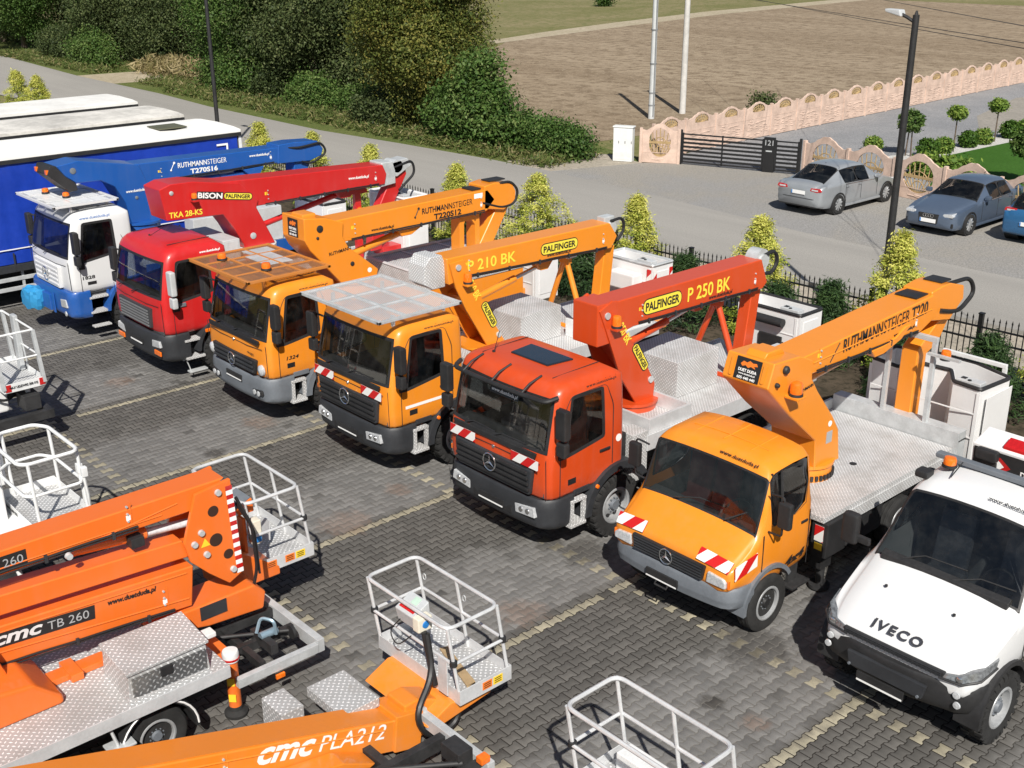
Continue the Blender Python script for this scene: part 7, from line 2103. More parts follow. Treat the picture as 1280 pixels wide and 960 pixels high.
# ---- the orange lift lorry: two stacked booms, chequer plate deck, cage at its tail ----------------
def build_stacked_lift():
    ox, oy = -11.35, 4.0
    root = empty("lift_lorry", (ox, oy, 0), "orange lift lorry with stacked booms above a chequer plate deck and tool box", "lift", "aerial lifts parked in the foreground")
    X = lambda x: x - ox
    Y = lambda y: y - oy
    def pl(pts): return [(p[0] - oy, p[1]) for p in pts]
    lift_tracks(root, X(-12.42), X(-10.30), Y(-1.2), Y(4.97), .95)
    sk = MB(); sk.box(X(-10.298), Y(-1.2), .80, X(-10.285), Y(4.97), .952); sk.build("deck_edge", ALU, root)
    b = MB(); b.hexa([(X(-11.10), Y(3.86), .953), (X(-10.36), Y(3.82), .953), (X(-10.38), Y(4.78), .953), (X(-11.10), Y(4.83), .953)], [(X(-11.10), Y(3.88), 1.30), (X(-10.40), Y(3.86), 1.27), (X(-10.42), Y(4.77), 1.27), (X(-11.10), Y(4.83), 1.30)], .006); bq = b.build("tool_box", TREADB, root)
    l = MB(); l.hexa([(X(-11.11), Y(3.85), 1.302), (X(-10.375), Y(3.83), 1.275), (X(-10.395), Y(4.80), 1.275), (X(-11.11), Y(4.84), 1.302)], [(X(-11.11), Y(3.85), 1.332), (X(-10.375), Y(3.83), 1.305), (X(-10.395), Y(4.80), 1.305), (X(-11.11), Y(4.84), 1.332)], .006); l.build("box_lid", TREADB, bq)
    la = MB(); la.box(X(-10.372), Y(4.20), 1.13, X(-10.345), Y(4.34), 1.24, .008); la.build("latch", BLACKP, bq)
    fl = MB(); fl.box(X(-10.375), Y(3.88), .99, X(-10.368), Y(4.74), 1.24); fl.build("box_front", tread("dark_chequer_plate", (.34, .35, .36), .32, .056, .35, .3), bq)
    # slewing turret and arm on the deck
    t = MB(); t.prism([(2.0, .953), (2.0, 1.25), (2.5, 1.38), (3.05, 1.32), (3.33, 1.05), (3.33, .953)], X(-11.75), X(-10.85), 'x', .05, 0, Matrix.Translation((0, -oy, 0))); t.build("turret", LIFTOR, root)
    t2 = MB(); t2.prism([(1.5, .96), (1.5, 1.5), (2.3, 2.2), (2.6, 2.2), (2.9, 1.36), (2.9, .96)], X(-11.60), X(-11.2), 'x', .03, 0, Matrix.Translation((0, -oy, 0))); t2.build("turret_tower", LIFTOR, root)
    a = MB(); a.box(X(-11.42), Y(3.3), .955, X(-11.22), Y(3.98), 1.03, .01); a.box(X(-11.50), Y(3.52), .955, X(-11.14), Y(3.66), 1.05, .01); a.build("transport_lock", LIFTOR, root)
    x0, x1 = X(-11.83), X(-11.45)
    B1 = pl([(-.2, 2.62), (5.72, 2.63), (5.30, 2.34), (-.2, 2.36)]); B2 = pl([(.3, 2.26), (5.12, 2.00), (5.18, 1.76), (.3, 2.02)]); B3 = pl([(.6, 1.92), (5.20, 1.65), (5.13, 1.13), (2.6, 1.32), (.6, 1.50)])
    q1 = poly_part(root, "upper_boom", B1, x0, x1, LIFTOR, .02); q2 = poly_part(root, "middle_boom", B2, x0 + .03, x1 - .02, LIFTOR, .015); q3 = poly_part(root, "lower_boom", B3, x0 - .02, x1 + .02, LIFTOR, .02)
    # raised ribs pressed along the booms
    rb = MB(); rb.tube([(x1 + .001, Y(.2), 2.44), (x1 + .001, Y(4.9), 2.42)], .010, 5); rb.tube([(x1 + .001, Y(4.0), 2.37), (x1 + .001, Y(4.45), 2.42), (x1 + .001, Y(5.1), 2.50)], .010, 5, fillet=.1); rb.build("boom_rib", LIFTOR, q1)
    rb = MB(); rb.tube([(x1 + .021, Y(.8), 1.84), (x1 + .021, Y(5.1), 1.59)], .012, 5); rb.tube([(x1 + .021, Y(.8), 1.70), (x1 + .021, Y(5.1), 1.25)], .012, 5); rb.build("boom_rib", LIFTOR, q3)
    d1 = Vector((0, 1, 0)); d3 = Vector((0, 4.6, -.36)).normalized()
    s = MB(); plate_on(s, (x1 + .001, Y(3.06), 2.475), d1, (0, 0, 1), .62, .17, .003); sq = s.build("boom_sticker", BLACKL, q1)
    lettering(sq, "TB 260", (x1 + .005, Y(3.12), 2.475), d1, (0, 0, 1), .42, .095, GREYL, -.004)
    s = MB(); plate_on(s, (x1 + .022, Y(3.40), 1.585), d3, (0, .08, 1), 1.16, .17, .003); sq = s.build("boom_sticker", BLACKL, q3)
    lettering(sq, "cmc", (x1 + .026, Y(3.14), 1.605), d3, (0, .08, 1), .52, .11, plain("pale_lettering", (.62, .62, .62), .5), .028, .25)
    lettering(sq, "TB 260", (x1 + .026, Y(3.68), 1.565), d3, (0, .08, 1), .46, .10, GREYL, -.004)
    lettering(q3, "www.duetduda.pl", (x1 + .022, Y(4.42), 1.555), d3, (0, .08, 1), .58, .085, BLACKL, .03, .15)
    cy = MB(); cy.cyl((X(-11.64), Y(3.9), 2.26), (X(-11.64), Y(4.75), 2.17), .075, n=14); cy.cyl((X(-11.64), Y(4.7), 2.175), (X(-11.64), Y(5.3), 2.11), .05, n=12, m=1); cy.box(X(-11.66), Y(4.5), 2.12, X(-11.44), Y(4.66), 2.24, .01, 2); cy.build("lift_cylinder", [LIFTOR, plain("protective_sleeve", (.55, .56, .58), .8, var=.25, scale=20), BLACKP], root)
    P = pl([(5.30, 2.56), (5.76, 2.62), (5.82, 1.36), (5.62, 1.26), (5.36, 1.50), (5.16, 1.72), (5.10, 1.98)])
    pq = MB(); pq.prism(P, x1 + .004, x1 + .06, 'x', .012); pq.prism(P, x0 - .06, x0 - .004, 'x', .012); pp = pq.build("end_plate", LIFTOR, root, 30)
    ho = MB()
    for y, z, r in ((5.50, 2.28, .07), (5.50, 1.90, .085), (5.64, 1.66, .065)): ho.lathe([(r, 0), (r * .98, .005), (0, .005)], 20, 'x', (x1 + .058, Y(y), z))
    ho.build_each("hole_shade_disc", plain("painted_hole_shade", (.030, .010, .004), .9), pp)  # uncut plate: dark discs paint the shade inside its holes
    bo = MB()
    for y, z in ((5.58, 2.50), (5.32, 2.06), (5.22, 1.94), (5.36, 1.76), (5.68, 1.44), (3.78, 2.34)): bo.cyl((x1 + .05, Y(y), z), (x1 + .095, Y(y), z), .042, .036, 12)
    bo.build_each("pin_bolt", STEEL, pp)
    tr = MB(); c = (x1 + .062, Y(5.36), 1.915); tr.add([(c[0], c[1] - .06, c[2] - .05), (c[0], c[1] + .06, c[2] - .05), (c[0], c[1], c[2] + .055), (c[0] + .003, c[1] - .06, c[2] - .05), (c[0] + .003, c[1] + .06, c[2] - .05), (c[0] + .003, c[1], c[2] + .055)], [(0, 1, 2), (3, 4, 5), (0, 1, 4, 3), (1, 2, 5, 4), (2, 0, 3, 5)]); tr.build("warning_triangle", YELLOWS, pp)
    st = MB(); n = 20
    for k in range(n): z0 = 1.40 + 1.14 * k / n; st.add([(x1 + .0, Y(5.775) + .04 - .0 * k, z0), (x1 + .061, Y(5.81) + .012, z0), (x1 + .061, Y(5.80) + .012, z0 + 1.14 / n), (x1, Y(5.775) + .03, z0 + 1.14 / n)], [(0, 1, 2, 3)], k % 2)
    hz = MB()
    for k in range(n):
        z0 = 1.36 + 1.18 * k / n; ys = 5.815 - .05 * k / n
        hz.box(x1 + .0605, Y(ys) - .085, z0, x1 + .064, Y(ys), z0 + 1.18 / n, 0, k % 2)
    hz.build("striped_edge", [WHITEL, REDLENS], pp)
    fittings(q1, x1, Y(1.0), 2.40, Y(4.6), 2.40, 8); fittings(q3, x1 + .02, Y(.9), 1.50, Y(4.9), 1.20, 9)
    hs = MB(); hs.tube([(x1 - .05, Y(5.86), 2.30), (x1 + .02, Y(6.0), 1.9), (x1 + .02, Y(6.02), 1.3), (x1 - .05, Y(5.95), .9)], .022, 6, fillet=.1); hs.tube([(x1 - .1, Y(5.88), 2.2), (x1 - .02, Y(6.05), 1.8), (x1 - .0, Y(6.06), 1.2)], .018, 6, fillet=.1); hs.build("hose", CABLE, root)
    ft = MB(); ft.prism(pl([(5.0, 1.10), (5.95, 1.10), (6.1, .95), (6.05, .72), (5.3, .78), (4.6, .94), (4.6, 1.02)]), X(-11.9), X(-11.4), 'x', .03); ft.prism(pl([(5.75, 1.3), (6.05, 1.3), (6.6, .90), (6.6, .78), (5.8, .78)]), X(-12.5), X(-11.9), 'x', .02); ft.build("cage_arm", LIFTOR, root)
    gp = MB(); gp.box(X(-11.398), Y(5.2), .90, X(-11.39), Y(5.55), 1.08); gp.build("grey_pad", DARKP, root)
    ws = MB(); ws.box(X(-11.05), Y(4.98), .96, X(-10.9), Y(5.14), 1.02, .01); ws.build("white_block", WTUBE, root)
    # tail frame: steel channels and dark tubes behind the deck
    ch = MB(); ch.box(X(-12.1), Y(6.24), .42, X(-10.5), Y(6.34), .60, .008); ch.box(X(-10.56), Y(5.15), .44, X(-10.48), Y(6.238), .56, .006); ch.build("tail_frame", STEEL, root)
    dk = MB()
    for x in (-12.0, -11.6, -11.1): dk.box(X(x), Y(4.98), .46, X(x + .07), Y(6.235), .58, .004)
    dk.box(X(-11.9), Y(5.5), .47, X(-10.6), Y(5.58), .57); dk.cyl((X(-11.5), Y(5.1), .62), (X(-10.9), Y(6.1), .62), .025); dk.lathe([(.09, -.02), (.09, .02), (0, .02)], 14, 'y', (X(-10.85), Y(6.1), .62)); dk.box(X(-11.2), Y(5.72), .52, X(-10.7), Y(5.82), .66, .01); dk.build("tail_tubes", CHASSIS, root)
    cp = MB(); cp.cyl((X(-10.95), Y(5.72), .67), (X(-10.95), Y(5.95), .67), .05); cp.tube([(X(-11.0), Y(5.7), .7), (X(-11.05), Y(5.8), .86), (X(-10.9), Y(5.9), .84), (X(-10.88), Y(5.9), .66)], .022, 6, fillet=.06); cp.build("coupling", plain("blue_grey_steel", (.25, .35, .42), .4, .5), root)
    tl = MB(); tl.box(X(-10.475), Y(5.62), .36, X(-10.44), Y(5.74), .42, .008); tl.build("side_lamp", AMBER, root)
    # outrigger jack
    j = MB(); j.cyl((X(-10.64), Y(5.16), .10), (X(-10.64), Y(5.16), .76), .075, n=18); jq = j.build("outrigger_leg", LIFTOR, root)
    c = MB(); c.lathe([(.0, .0), (.095, .0), (.10, .10), (.088, .125), (0, .13)], 20, 'z', (X(-10.64), Y(5.16), .76)); c.build("leg_cap", WTUBE, jq)
    rb = MB(); rb.lathe([(.099, .02), (.102, .022), (.102, .045), (.099, .047)], 20, 'z', (X(-10.64), Y(5.16), .76)); rb.build("cap_stripe", REDLENS, jq)
    fo = MB(); fo.lathe([(.0, .012), (.135, .012), (.14, .05), (.085, .09), (.08, .14), (0, .14)], 20, 'z', (X(-10.64), Y(5.16), 0)); fo.build("leg_foot", RUBBER, jq)
    ys = MB()
    for z in (.28, .50): plate_on(ys, (X(-10.64) + .056, Y(5.16) - .056, z), (1, 1, 0), (0, 0, 1), .085, .10, .006)
    ys.build_each("yellow_band", YELLOWS, jq)
    br = MB(); br.box(X(-11.3), Y(5.05), .62, X(-10.70), Y(5.25), .78, .02); br.build("outrigger_beam", LIFTOR, root)
    # wheels and mudguards
    for s, xx in ((1, -10.52), (-1, -12.18)):
        wheel(root, X(xx), Y(4.10), .36, .24, s, False); fender(root, BLACKP, X(xx - .17), X(xx + .19), Y(4.10), .38, .47, -5, 185, .05, "mudguard")
        wheel(root, X(xx), Y(.4), .36, .24, s, False)
    tr = MB(); pts = [(X(-10.325), Y(4.10) - .45 * math.cos(R(a)), .38 + .45 * math.sin(R(a))) for a in range(0, 181, 12)]; tr.tube(pts, .012, 5); tr.build("mudguard_trim", WHITEL, root)
    st = MB(); st.tube([(X(-10.4), Y(3.55), .9), (X(-10.32), Y(3.62), .55)], .018, 6); st.box(X(-10.45), Y(3.5), .52, X(-10.25), Y(3.8), .55, .01); st.build("step", STEEL, root)
    # cage
    fq = cage(root, X(-13.32), X(-11.92), Y(6.32), Y(7.12), .92, 1.88, ALU, .021, posts_front=3)
    warn_stickers(fq, X(-11.906), Y(6.48), .96, (0, 1, 0), (0, 0, 1), 1, .16, .10)
    co = MB(); co.prism([(Y(6.22), 1.66), (Y(6.18), 1.76), (Y(6.42), 1.86), (Y(6.44), 1.66)], X(-12.55), X(-12.15), 'x', .02); cq = co.build("control_console", LIFTOR, root)
    tp = MB(); tp.hexa([(X(-12.53), Y(6.19), 1.766), (X(-12.17), Y(6.19), 1.766), (X(-12.17), Y(6.41), 1.858), (X(-12.53), Y(6.41), 1.858)], [(X(-12.53), Y(6.185), 1.776), (X(-12.17), Y(6.185), 1.776), (X(-12.17), Y(6.405), 1.868), (X(-12.53), Y(6.405), 1.868)]); tp.build("console_panel", GREYP, cq)
    rm = MB(); rm.box(X(-12.14), Y(6.30), 1.26, X(-12.0), Y(6.44), 1.60, .02); rq = rm.build("remote_box", plain("cream_plastic", (.70, .66, .55), .5), root)
    bb = MB(); bb.box(X(-11.999), Y(6.33), 1.30, X(-11.98), Y(6.42), 1.40, .008); bb.build("blue_socket", BLUEBTN, rq)
    sp = MB(); sp.box(X(-12.2), Y(6.20), .8, X(-12.05), Y(6.25), 1.66, .01); sp.build("console_bracket", LIFTOR, root)
    ht = MB(); ht.hexa([(X(-12.6), Y(6.75), .96), (X(-12.4), Y(6.75), 1.02), (X(-12.4), Y(6.77), 1.30), (X(-12.6), Y(6.77), 1.30)], [(X(-12.6), Y(6.765), 1.02), (X(-12.4), Y(6.765), 1.02), (X(-12.4), Y(6.785), 1.30), (X(-12.6), Y(6.785), 1.30)]); ht.build("tool_tray", ALU, root)
    return root
build_stacked_lift()

# ---- the amber trailer lift with its sloping boom ---------------------------------------------------
def build_sloping_lift():
    ox, oy = -8.75, 4.0
    root = empty("trailer_lift", (ox, oy, 0), "amber trailer lift with one long sloping boom and an aluminium cage", "lift", "aerial lifts parked in the foreground")
    X = lambda x: x - ox
    Y = lambda y: y - oy
    x0, x1 = X(-9.06), X(-8.66)
    k = (.70 - 1.80) / (6.05 - 2.68)
    def zt(y): return .57 + (y - 6.05) * k
    bq = poly_part(root, "boom", [(Y(.5), zt(.5)), (Y(6.20), zt(6.20)), (Y(6.08), zt(6.20) - .37), (Y(.4), zt(.5) - .40)], x0, x1, LIFTAM, .015)
    d = Vector((0, 1, k)).normalized(); up = Vector((0, -k, 1)).normalized()
    def on(y, o): return (x1 + .001, Y(y) - o * -k * 0, zt(y) - o)
    tp = MB(); tp.hexa([(x0 + .02, Y(.5), zt(.5) + .001), (x1 - .02, Y(.5), zt(.5) + .001), (x1 - .02, Y(6.0), zt(6.0) + .001), (x0 + .02, Y(6.0), zt(6.0) + .001)], [(x0 + .02, Y(.5), zt(.5) + .012), (x1 - .02, Y(.5), zt(.5) + .012), (x1 - .02, Y(6.0), zt(6.0) + .012), (x0 + .02, Y(6.0), zt(6.0) + .012)]); tp.build("boom_top_plate", LIFTAM, bq)
    rb = MB(); rb.tube([on(1.0, .10), on(5.9, .10)], .012, 5); rb.tube([on(2.9, .32), on(3.2, .22), on(4.0, .22), on(4.2, .34)], .012, 5, fillet=.1); rb.tube([on(1.0, .40), on(5.8, .40)], .010, 5); rb.build("boom_rib", LIFTAM, bq)
    lettering(bq, "cmc", on(4.70, .125), d, up, .68, .19, WHITEL, .028, .25)
    lettering(bq, "PLA212", on(5.50, .11), d, up, .86, .18, WHITEL, .0, .1)
    fittings(bq, x1, Y(.8), zt(.8) - .33, Y(4.1), zt(4.1) - .33, 10)
    sl = MB(); sl.prism([(Y(6.05), zt(6.05) + .05), (Y(6.42), zt(6.30) + .05), (Y(6.36), zt(6.30) - .42), (Y(6.0), zt(6.05) - .40)], x0 - .025, x1 + .0245, 'x', .015); sl.build("boom_collar", LIFTAM, root)
    kn = MB(); kn.prism([(Y(6.2), .66), (Y(6.40), .66), (Y(6.66), .54), (Y(6.70), .40), (Y(6.64), .16), (Y(6.42), .14), (Y(6.30), .26), (Y(6.2), .30)], x0 + .03, x1 - .03, 'x', .03); kq = kn.build("boom_knuckle", LIFTAM, root)
    pv = MB()
    for y, z in ((6.42, .52), (6.48, .26)): pv.cyl((x0 - .0, Y(y), z), (x1 + .02, Y(y), z), .05, n=14)
    pv.build_each("pivot_pin", STEEL, kq)
    ca = MB(); ca.prism([(Y(6.35), .40), (Y(6.70), .56), (Y(7.3), .52), (Y(7.3), .42), (Y(6.5), .32)], X(-9.7), X(-8.5), 'x', .02); ca.build("cage_arm", LIFTAM, root)
    hose(root, [(x1 - .22, Y(6.68), 1.30), (x1 - .10, Y(6.66), .85), (x1 + .08, Y(6.25), .55), (x1 + .08, Y(6.45), .16), (x1 + .08, Y(6.85), .18), (x1 + .05, Y(6.92), .5), (x1, Y(6.75), .62)], .038, .2)
    cage(root, X(-9.94), X(-8.42), Y(6.77), Y(7.52), .60, 1.53, ALU, .021, posts_front=3)
    console(root, X(-9.22), Y(6.76), 1.42)
    pb = MB(); pb.cyl((X(-8.90), Y(6.66), 1.32), (X(-8.78), Y(6.70), .66), .035, n=8); pb.build("console_post", CABLE, root)
    wd = MB(); wd.hexa([(X(-9.35), Y(7.22), .604), (X(-8.55), Y(6.98), .604), (X(-8.52), Y(7.08), .664), (X(-9.32), Y(7.32), .604)], [(X(-9.35), Y(7.22), .63), (X(-8.55), Y(6.98), .63), (X(-8.52), Y(7.08), .63), (X(-9.32), Y(7.32), .63)], .004); wd.build("wooden_board", plain("worn_plywood", (.34, .24, .13), .8, var=.2), root)
    rg = MB()
    for x in (-9.1,): pass
    for x, y in ((-9.82, 7.36), (-9.12, 7.40)):
        ring = [(X(x) + .03 + .028 * math.cos(a), Y(y), 1.36 + .04 * math.sin(a)) for a in [2 * math.pi * q / 12 for q in range(12)]]; rg.tube(ring, .006, 5, True)
    rg.build_each("harness_ring", STEEL, root)
    gp = MB(); gp.box(X(-8.72), Y(6.70), .62, X(-8.56), Y(6.715), 1.10, .004); gp.build("rear_panel", ALU, root)
    # chassis beams, chequer plate bits
    ch = MB(); ch.box(X(-9.0), Y(6.38), .34, X(-7.50), Y(6.48), .50, .008); ch.build("tail_frame", STEEL, root)
    dk = MB()
    for x in (-9.2, -8.3, -7.7): dk.box(X(x), Y(2.0), .30, X(x + .10), Y(6.375), .46, .006)
    dk.box(X(-9.2), Y(5.6), .32, X(-7.6), Y(5.7), .44); dk.cyl((X(-8.4), Y(5.2), .5), (X(-7.7), Y(6.2), .5), .03); dk.box(X(-8.0), Y(6.15), .44, X(-7.7), Y(6.35), .62, .01); dk.build("chassis_frame", CHASSIS, root)
    tl = MB(); tl.box(X(-7.60), Y(6.30), .52, X(-7.5), Y(6.42), .60, .01); tl.build("side_lamp", AMBER, root)
    tb = MB(); tb.box(X(-9.72), Y(5.02), .30, X(-9.30), Y(5.30), .80, .01); tb.box(X(-9.65), Y(5.55), .60, X(-8.95), Y(6.05), .72, .008); tb.build_each("chequer_plate_cover", TREADB, root)
    lw = MB(); lw.prism([(Y(2.2), .6), (Y(2.2), 1.2), (Y(5.2), .62), (Y(5.6), .40), (Y(5.2), .30)], X(-8.65), X(-8.40), 'x', .02); lw.build("lower_arm", LIFTAM, root)
    tw = MB(); tw.prism([(Y(-.2), .5), (Y(-.2), 1.9), (Y(.5), 2.5), (Y(1.0), 2.4), (Y(1.2), 1.6), (Y(2.0), .5)], X(-9.1), X(-8.4), 'x', .04); tw.build("turret", LIFTAM, root)
    for s, xx in ((1, -7.75), (-1, -9.75)): wheel(root, X(xx), Y(2.6), .33, .2, s, False)
    return root
build_sloping_lift()

def simple_lift(name, label, ox, oy, cg, body_mat, extra):
    root = empty(name, (ox, oy, 0), label, "lift", "aerial lifts parked in the foreground")
    return root

def build_corner_lift():
    ox, oy = -5.65, 4.0
    root = empty("trailer_lift", (ox, oy, 0), "aluminium man-cage of a lift cut off by the bottom edge of the photo", "lift", "aerial lifts parked in the foreground")
    X = lambda x: x - ox
    Y = lambda y: y - oy
    cage(root, X(-6.58), X(-5.08), Y(6.76), Y(7.50), .62, 1.57, ALU, .022, posts_front=3, stickers=True)
    bx = MB(); bx.box(X(-6.45), Y(7.2), .625, X(-5.95), Y(7.42), .85, .015); bx.build("tool_tray", WTUBE, root)
    gb = MB(); gb.tube([(X(-5.8), Y(6.69), 1.30), (X(-5.8), Y(6.60), 1.12), (X(-5.5), Y(6.60), 1.12), (X(-5.5), Y(6.69), 1.30)], .018, 6, fillet=.05); gb.build("hook_bracket", STEEL, root)
    ca = MB(); ca.prism([(Y(3.0), 1.5), (Y(3.1), 1.85), (Y(6.4), .58), (Y(7.2), .54), (Y(7.2), .42), (Y(6.3), .30)], X(-5.9), X(-5.5), 'x', .03); ca.build("boom", LIFTAM, root)
    dk = MB(); dk.box(X(-6.4), Y(1.0), .34, X(-6.3), Y(6.0), .5); dk.box(X(-5.1), Y(1.0), .34, X(-5.0), Y(6.0), .5); dk.box(X(-6.4), Y(6.0), .34, X(-5.0), Y(6.1), .5, .01); dk.build("chassis_frame", CHASSIS, root)
    tw = MB(); tw.prism([(Y(2.0), .5), (Y(2.0), 1.6), (Y(2.9), 1.95), (Y(3.4), 1.7), (Y(3.6), .5)], X(-6.0), X(-5.4), 'x', .04); tw.build("turret", LIFTAM, root)
    for s, xx in ((1, -4.7), (-1, -6.7)): wheel(root, X(xx), Y(2.6), .33, .2, s, False)
build_corner_lift()

def build_white_lift_near():
    ox, oy = -15.3, 3.0
    root = empty("lift_lorry", (ox, oy, 0), "white lift with a white tube cage of cut corners, behind the stacked booms", "lift", "aerial lifts parked in the foreground")
    X = lambda x: x - ox
    Y = lambda y: y - oy
    fq = cage(root, X(-15.95), X(-14.64), Y(4.46), Y(5.26), 1.06, 2.04, WTUBE, .024, .22, TREADB, clamps=False, stickers=False, lean=(-.04, -.03))
    t = MB(); put_text(t, "MAX 200 KG", (X(-15.4), Y(4.447), 1.12), (1, 0, 0), (0, 0, 1), .42, .045, .02); t.build("lettering", BLACKL, fq)
    # gate hardware at the entrance
    g = MB()
    for x in (-14.80, -14.64): g.tube([(X(x), Y(5.22), 1.75), (X(x) + .03, Y(5.24), 1.40), (X(x) - .02, Y(5.26), 1.2)], .022, 6); g.box(X(x) - .04, Y(5.2), 1.66, X(x) + .04, Y(5.28), 1.80, .008)
    g.build("gate_hinge", WTUBE, root)
    c = MB(); c.box(X(-16.2), Y(4.44), 1.25, X(-15.98), Y(4.62), 1.85, .02); cq = c.build("control_box", WPLAST, root)
    ys = MB(); ys.box(X(-16.1), Y(4.434), 1.62, X(-16.02), Y(4.4395), 1.70); ys.build("yellow_sticker", YELLOWS, cq)
    bl = MB(); bl.box(X(-16.12), Y(4.43), 1.76, X(-16.02), Y(4.4395), 1.81); bl.build("blue_sticker", BLUEBTN, cq)
    b = MB(); b.prism([(Y(.0), .75), (Y(.0), 1.75), (Y(4.30), 1.62), (Y(4.36), 1.5), (Y(4.36), .80)], X(-16.2), X(-15.30), 'x', .04); b.build("boom_cover", WPLAST, root)
    a = MB(); a.prism([(Y(3.8), .9), (Y(3.8), 1.1), (Y(4.9), .98), (Y(4.9), .86)], X(-15.9), X(-14.9), 'x', .02); a.build("cage_arm", WTUBE, root)
    dk = MB(); dk.box(X(-16.4), Y(-1), .45, X(-14.4), Y(4.2), .56, .01); dk.build("deck", CHASSIS, root)
    o = MB(); o.prism([(Y(3.95), .92), (Y(3.95), 1.02), (Y(4.3), 1.02), (Y(4.34), .88)], X(-15.2), X(-14.15), 'x', .02); o.cyl((X(-14.6), Y(4.1), .9), (X(-14.5), Y(4.2), .35), .035); o.build("outrigger_arm", WTUBE, root)
    ft = MB(); ft.lathe([(.0, .01), (.14, .01), (.14, .05), (.05, .1), (0, .1)], 16, 'z', (X(-14.48), Y(4.22), 0)); ft.cyl((X(-14.48), Y(4.22), .09), (X(-14.5), Y(4.2), .36), .03); ft.build("outrigger_foot", CHASSIS, root)
    for s, xx in ((1, -14.6), (-1, -16.2)): wheel(root, X(xx), Y(1.2), .34, .22, s, False)
build_white_lift_near()

def build_white_lift_far():
    ox, oy = -20.6, 4.6
    root = empty("lift_lorry", (ox, oy, 0), "white lift with a square steel-posted cage and red corner reflectors", "lift", "aerial lifts parked in the foreground")
    X = lambda x: x - ox
    Y = lambda y: y - oy
    fq = cage(root, X(-21.5), X(-20.02), Y(6.00), Y(6.72), 1.14, 2.12, WTUBE, .018, 0, TREADB, posts_front=3, clamps=False, thick_posts=True, stickers=False, fillet=.03, kick=.10, lean=(-.04, -.06))
    t = MB(); put_text(t, "MAX UDZWIG 200 KG", (X(-20.012) + .012, Y(6.34), 1.17), (0, 1, 0), (0, 0, 1), .5, .045, .02); t.build("lettering", BLACKL, fq)
    rf = MB()
    for y in (6.02, 6.62): rf.box(X(-20.01), Y(y), 1.10, X(-19.995), Y(y + .1), 1.23, .004)
    rf.build_each("reflector", REDLENS, fq)
    ms = MB(); ms.box(X(-21.0), Y(6.60), 1.15, X(-20.82), Y(6.69), 2.2, .02); ms.build("cage_mast", STEEL, root)
    b = MB(); b.box(X(-21.2), Y(5.0), .55, X(-20.5), Y(6.2), .98, .06); b.build("engine_cover", WPLAST, root)
    fr = MB(); fr.box(X(-21.4), Y(2.0), .50, X(-21.28), Y(6.7), .66, .006); fr.box(X(-19.95), Y(2.0), .50, X(-19.83), Y(6.62), .66, .006); fr.box(X(-21.4), Y(6.62), .50, X(-19.83), Y(6.74), .66, .006); fr.box(X(-20.4), Y(6.3), .66, X(-20.0), Y(6.6), .95, .02); fr.cyl((X(-20.9), Y(6.0), 1.0), (X(-20.9), Y(6.5), 1.08), .06); fr.build("chassis_frame", CHASSIS, root)
    st = MB(); st.box(X(-20.25), Y(6.42), .62, X(-20.19), Y(6.50), 1.0, .006, 0); st.build("white_bracket", WTUBE, root)
    h = MB(); h.tube([(X(-20.9), Y(5.6), 1.05), (X(-20.5), Y(5.75), 1.0), (X(-20.35), Y(6.1), .8), (X(-20.5), Y(6.4), .9)], .025, 6, fillet=.15); h.build("hose", CABLE, root)
    bm_ = MB(); bm_.prism([(Y(1.0), .9), (Y(1.0), 1.25), (Y(6.4), 1.12), (Y(6.4), .98)], X(-20.95), X(-20.65), 'x', .02); bm_.build("boom", WTUBE, root)
    for s, xx in ((1, -19.75), (-1, -21.5)): wheel(root, X(xx), Y(5.2), .33, .2, s, False)
build_white_lift_far()

# ================================================================== PARKED CARS
def car_wheels(root, W, axles, r=.32):
    for y in axles:
        for s in (1, -1):
            x = s * (W - .095); w = .20; h = w / 2
            t = MB(); t.lathe([(r * .66, -h), (r * .93, -h), (r, -h * .6), (r, h * .6), (r * .93, h), (r * .66, h)], 28, 'x', (x, y, r), closed=True); tq = t.build("wheel", RUBBER, root)
            q = MB(); q.lathe([(r * .68, s * h * .95), (r * .64, s * h * 1.0), (r * .60, s * h * .6), (0, s * h * .5)], 24, 'x', (x, y, r), m=1, cap0=False)
            for k in range(10):
                a = 2 * math.pi * k / 10; M = Matrix.Translation((x, y, r)) @ Matrix.Rotation(a, 4, 'X'); xa, xb = s * h * .72, s * h * .98
                q.box(xa, -.020, .03, xb, .020, r * .64, .004, 0, M)
            q.cyl((x + s * h * .6, y, r), (x + s * h * 1.02, y, r), .05, n=12); q.build("rim", [RIM, BLACKP], tq)
            ar = MB(); ar.lathe([(r * 1.16, s * -.30), (r * 1.16, s * .108), (r * 1.12, s * .112), (r * 1.02, s * .100), (r * 1.02, s * -.30)], 28, 'x', (x, y, r + .01), closed=True); ar.build("wheel_well", BLACKP, root)

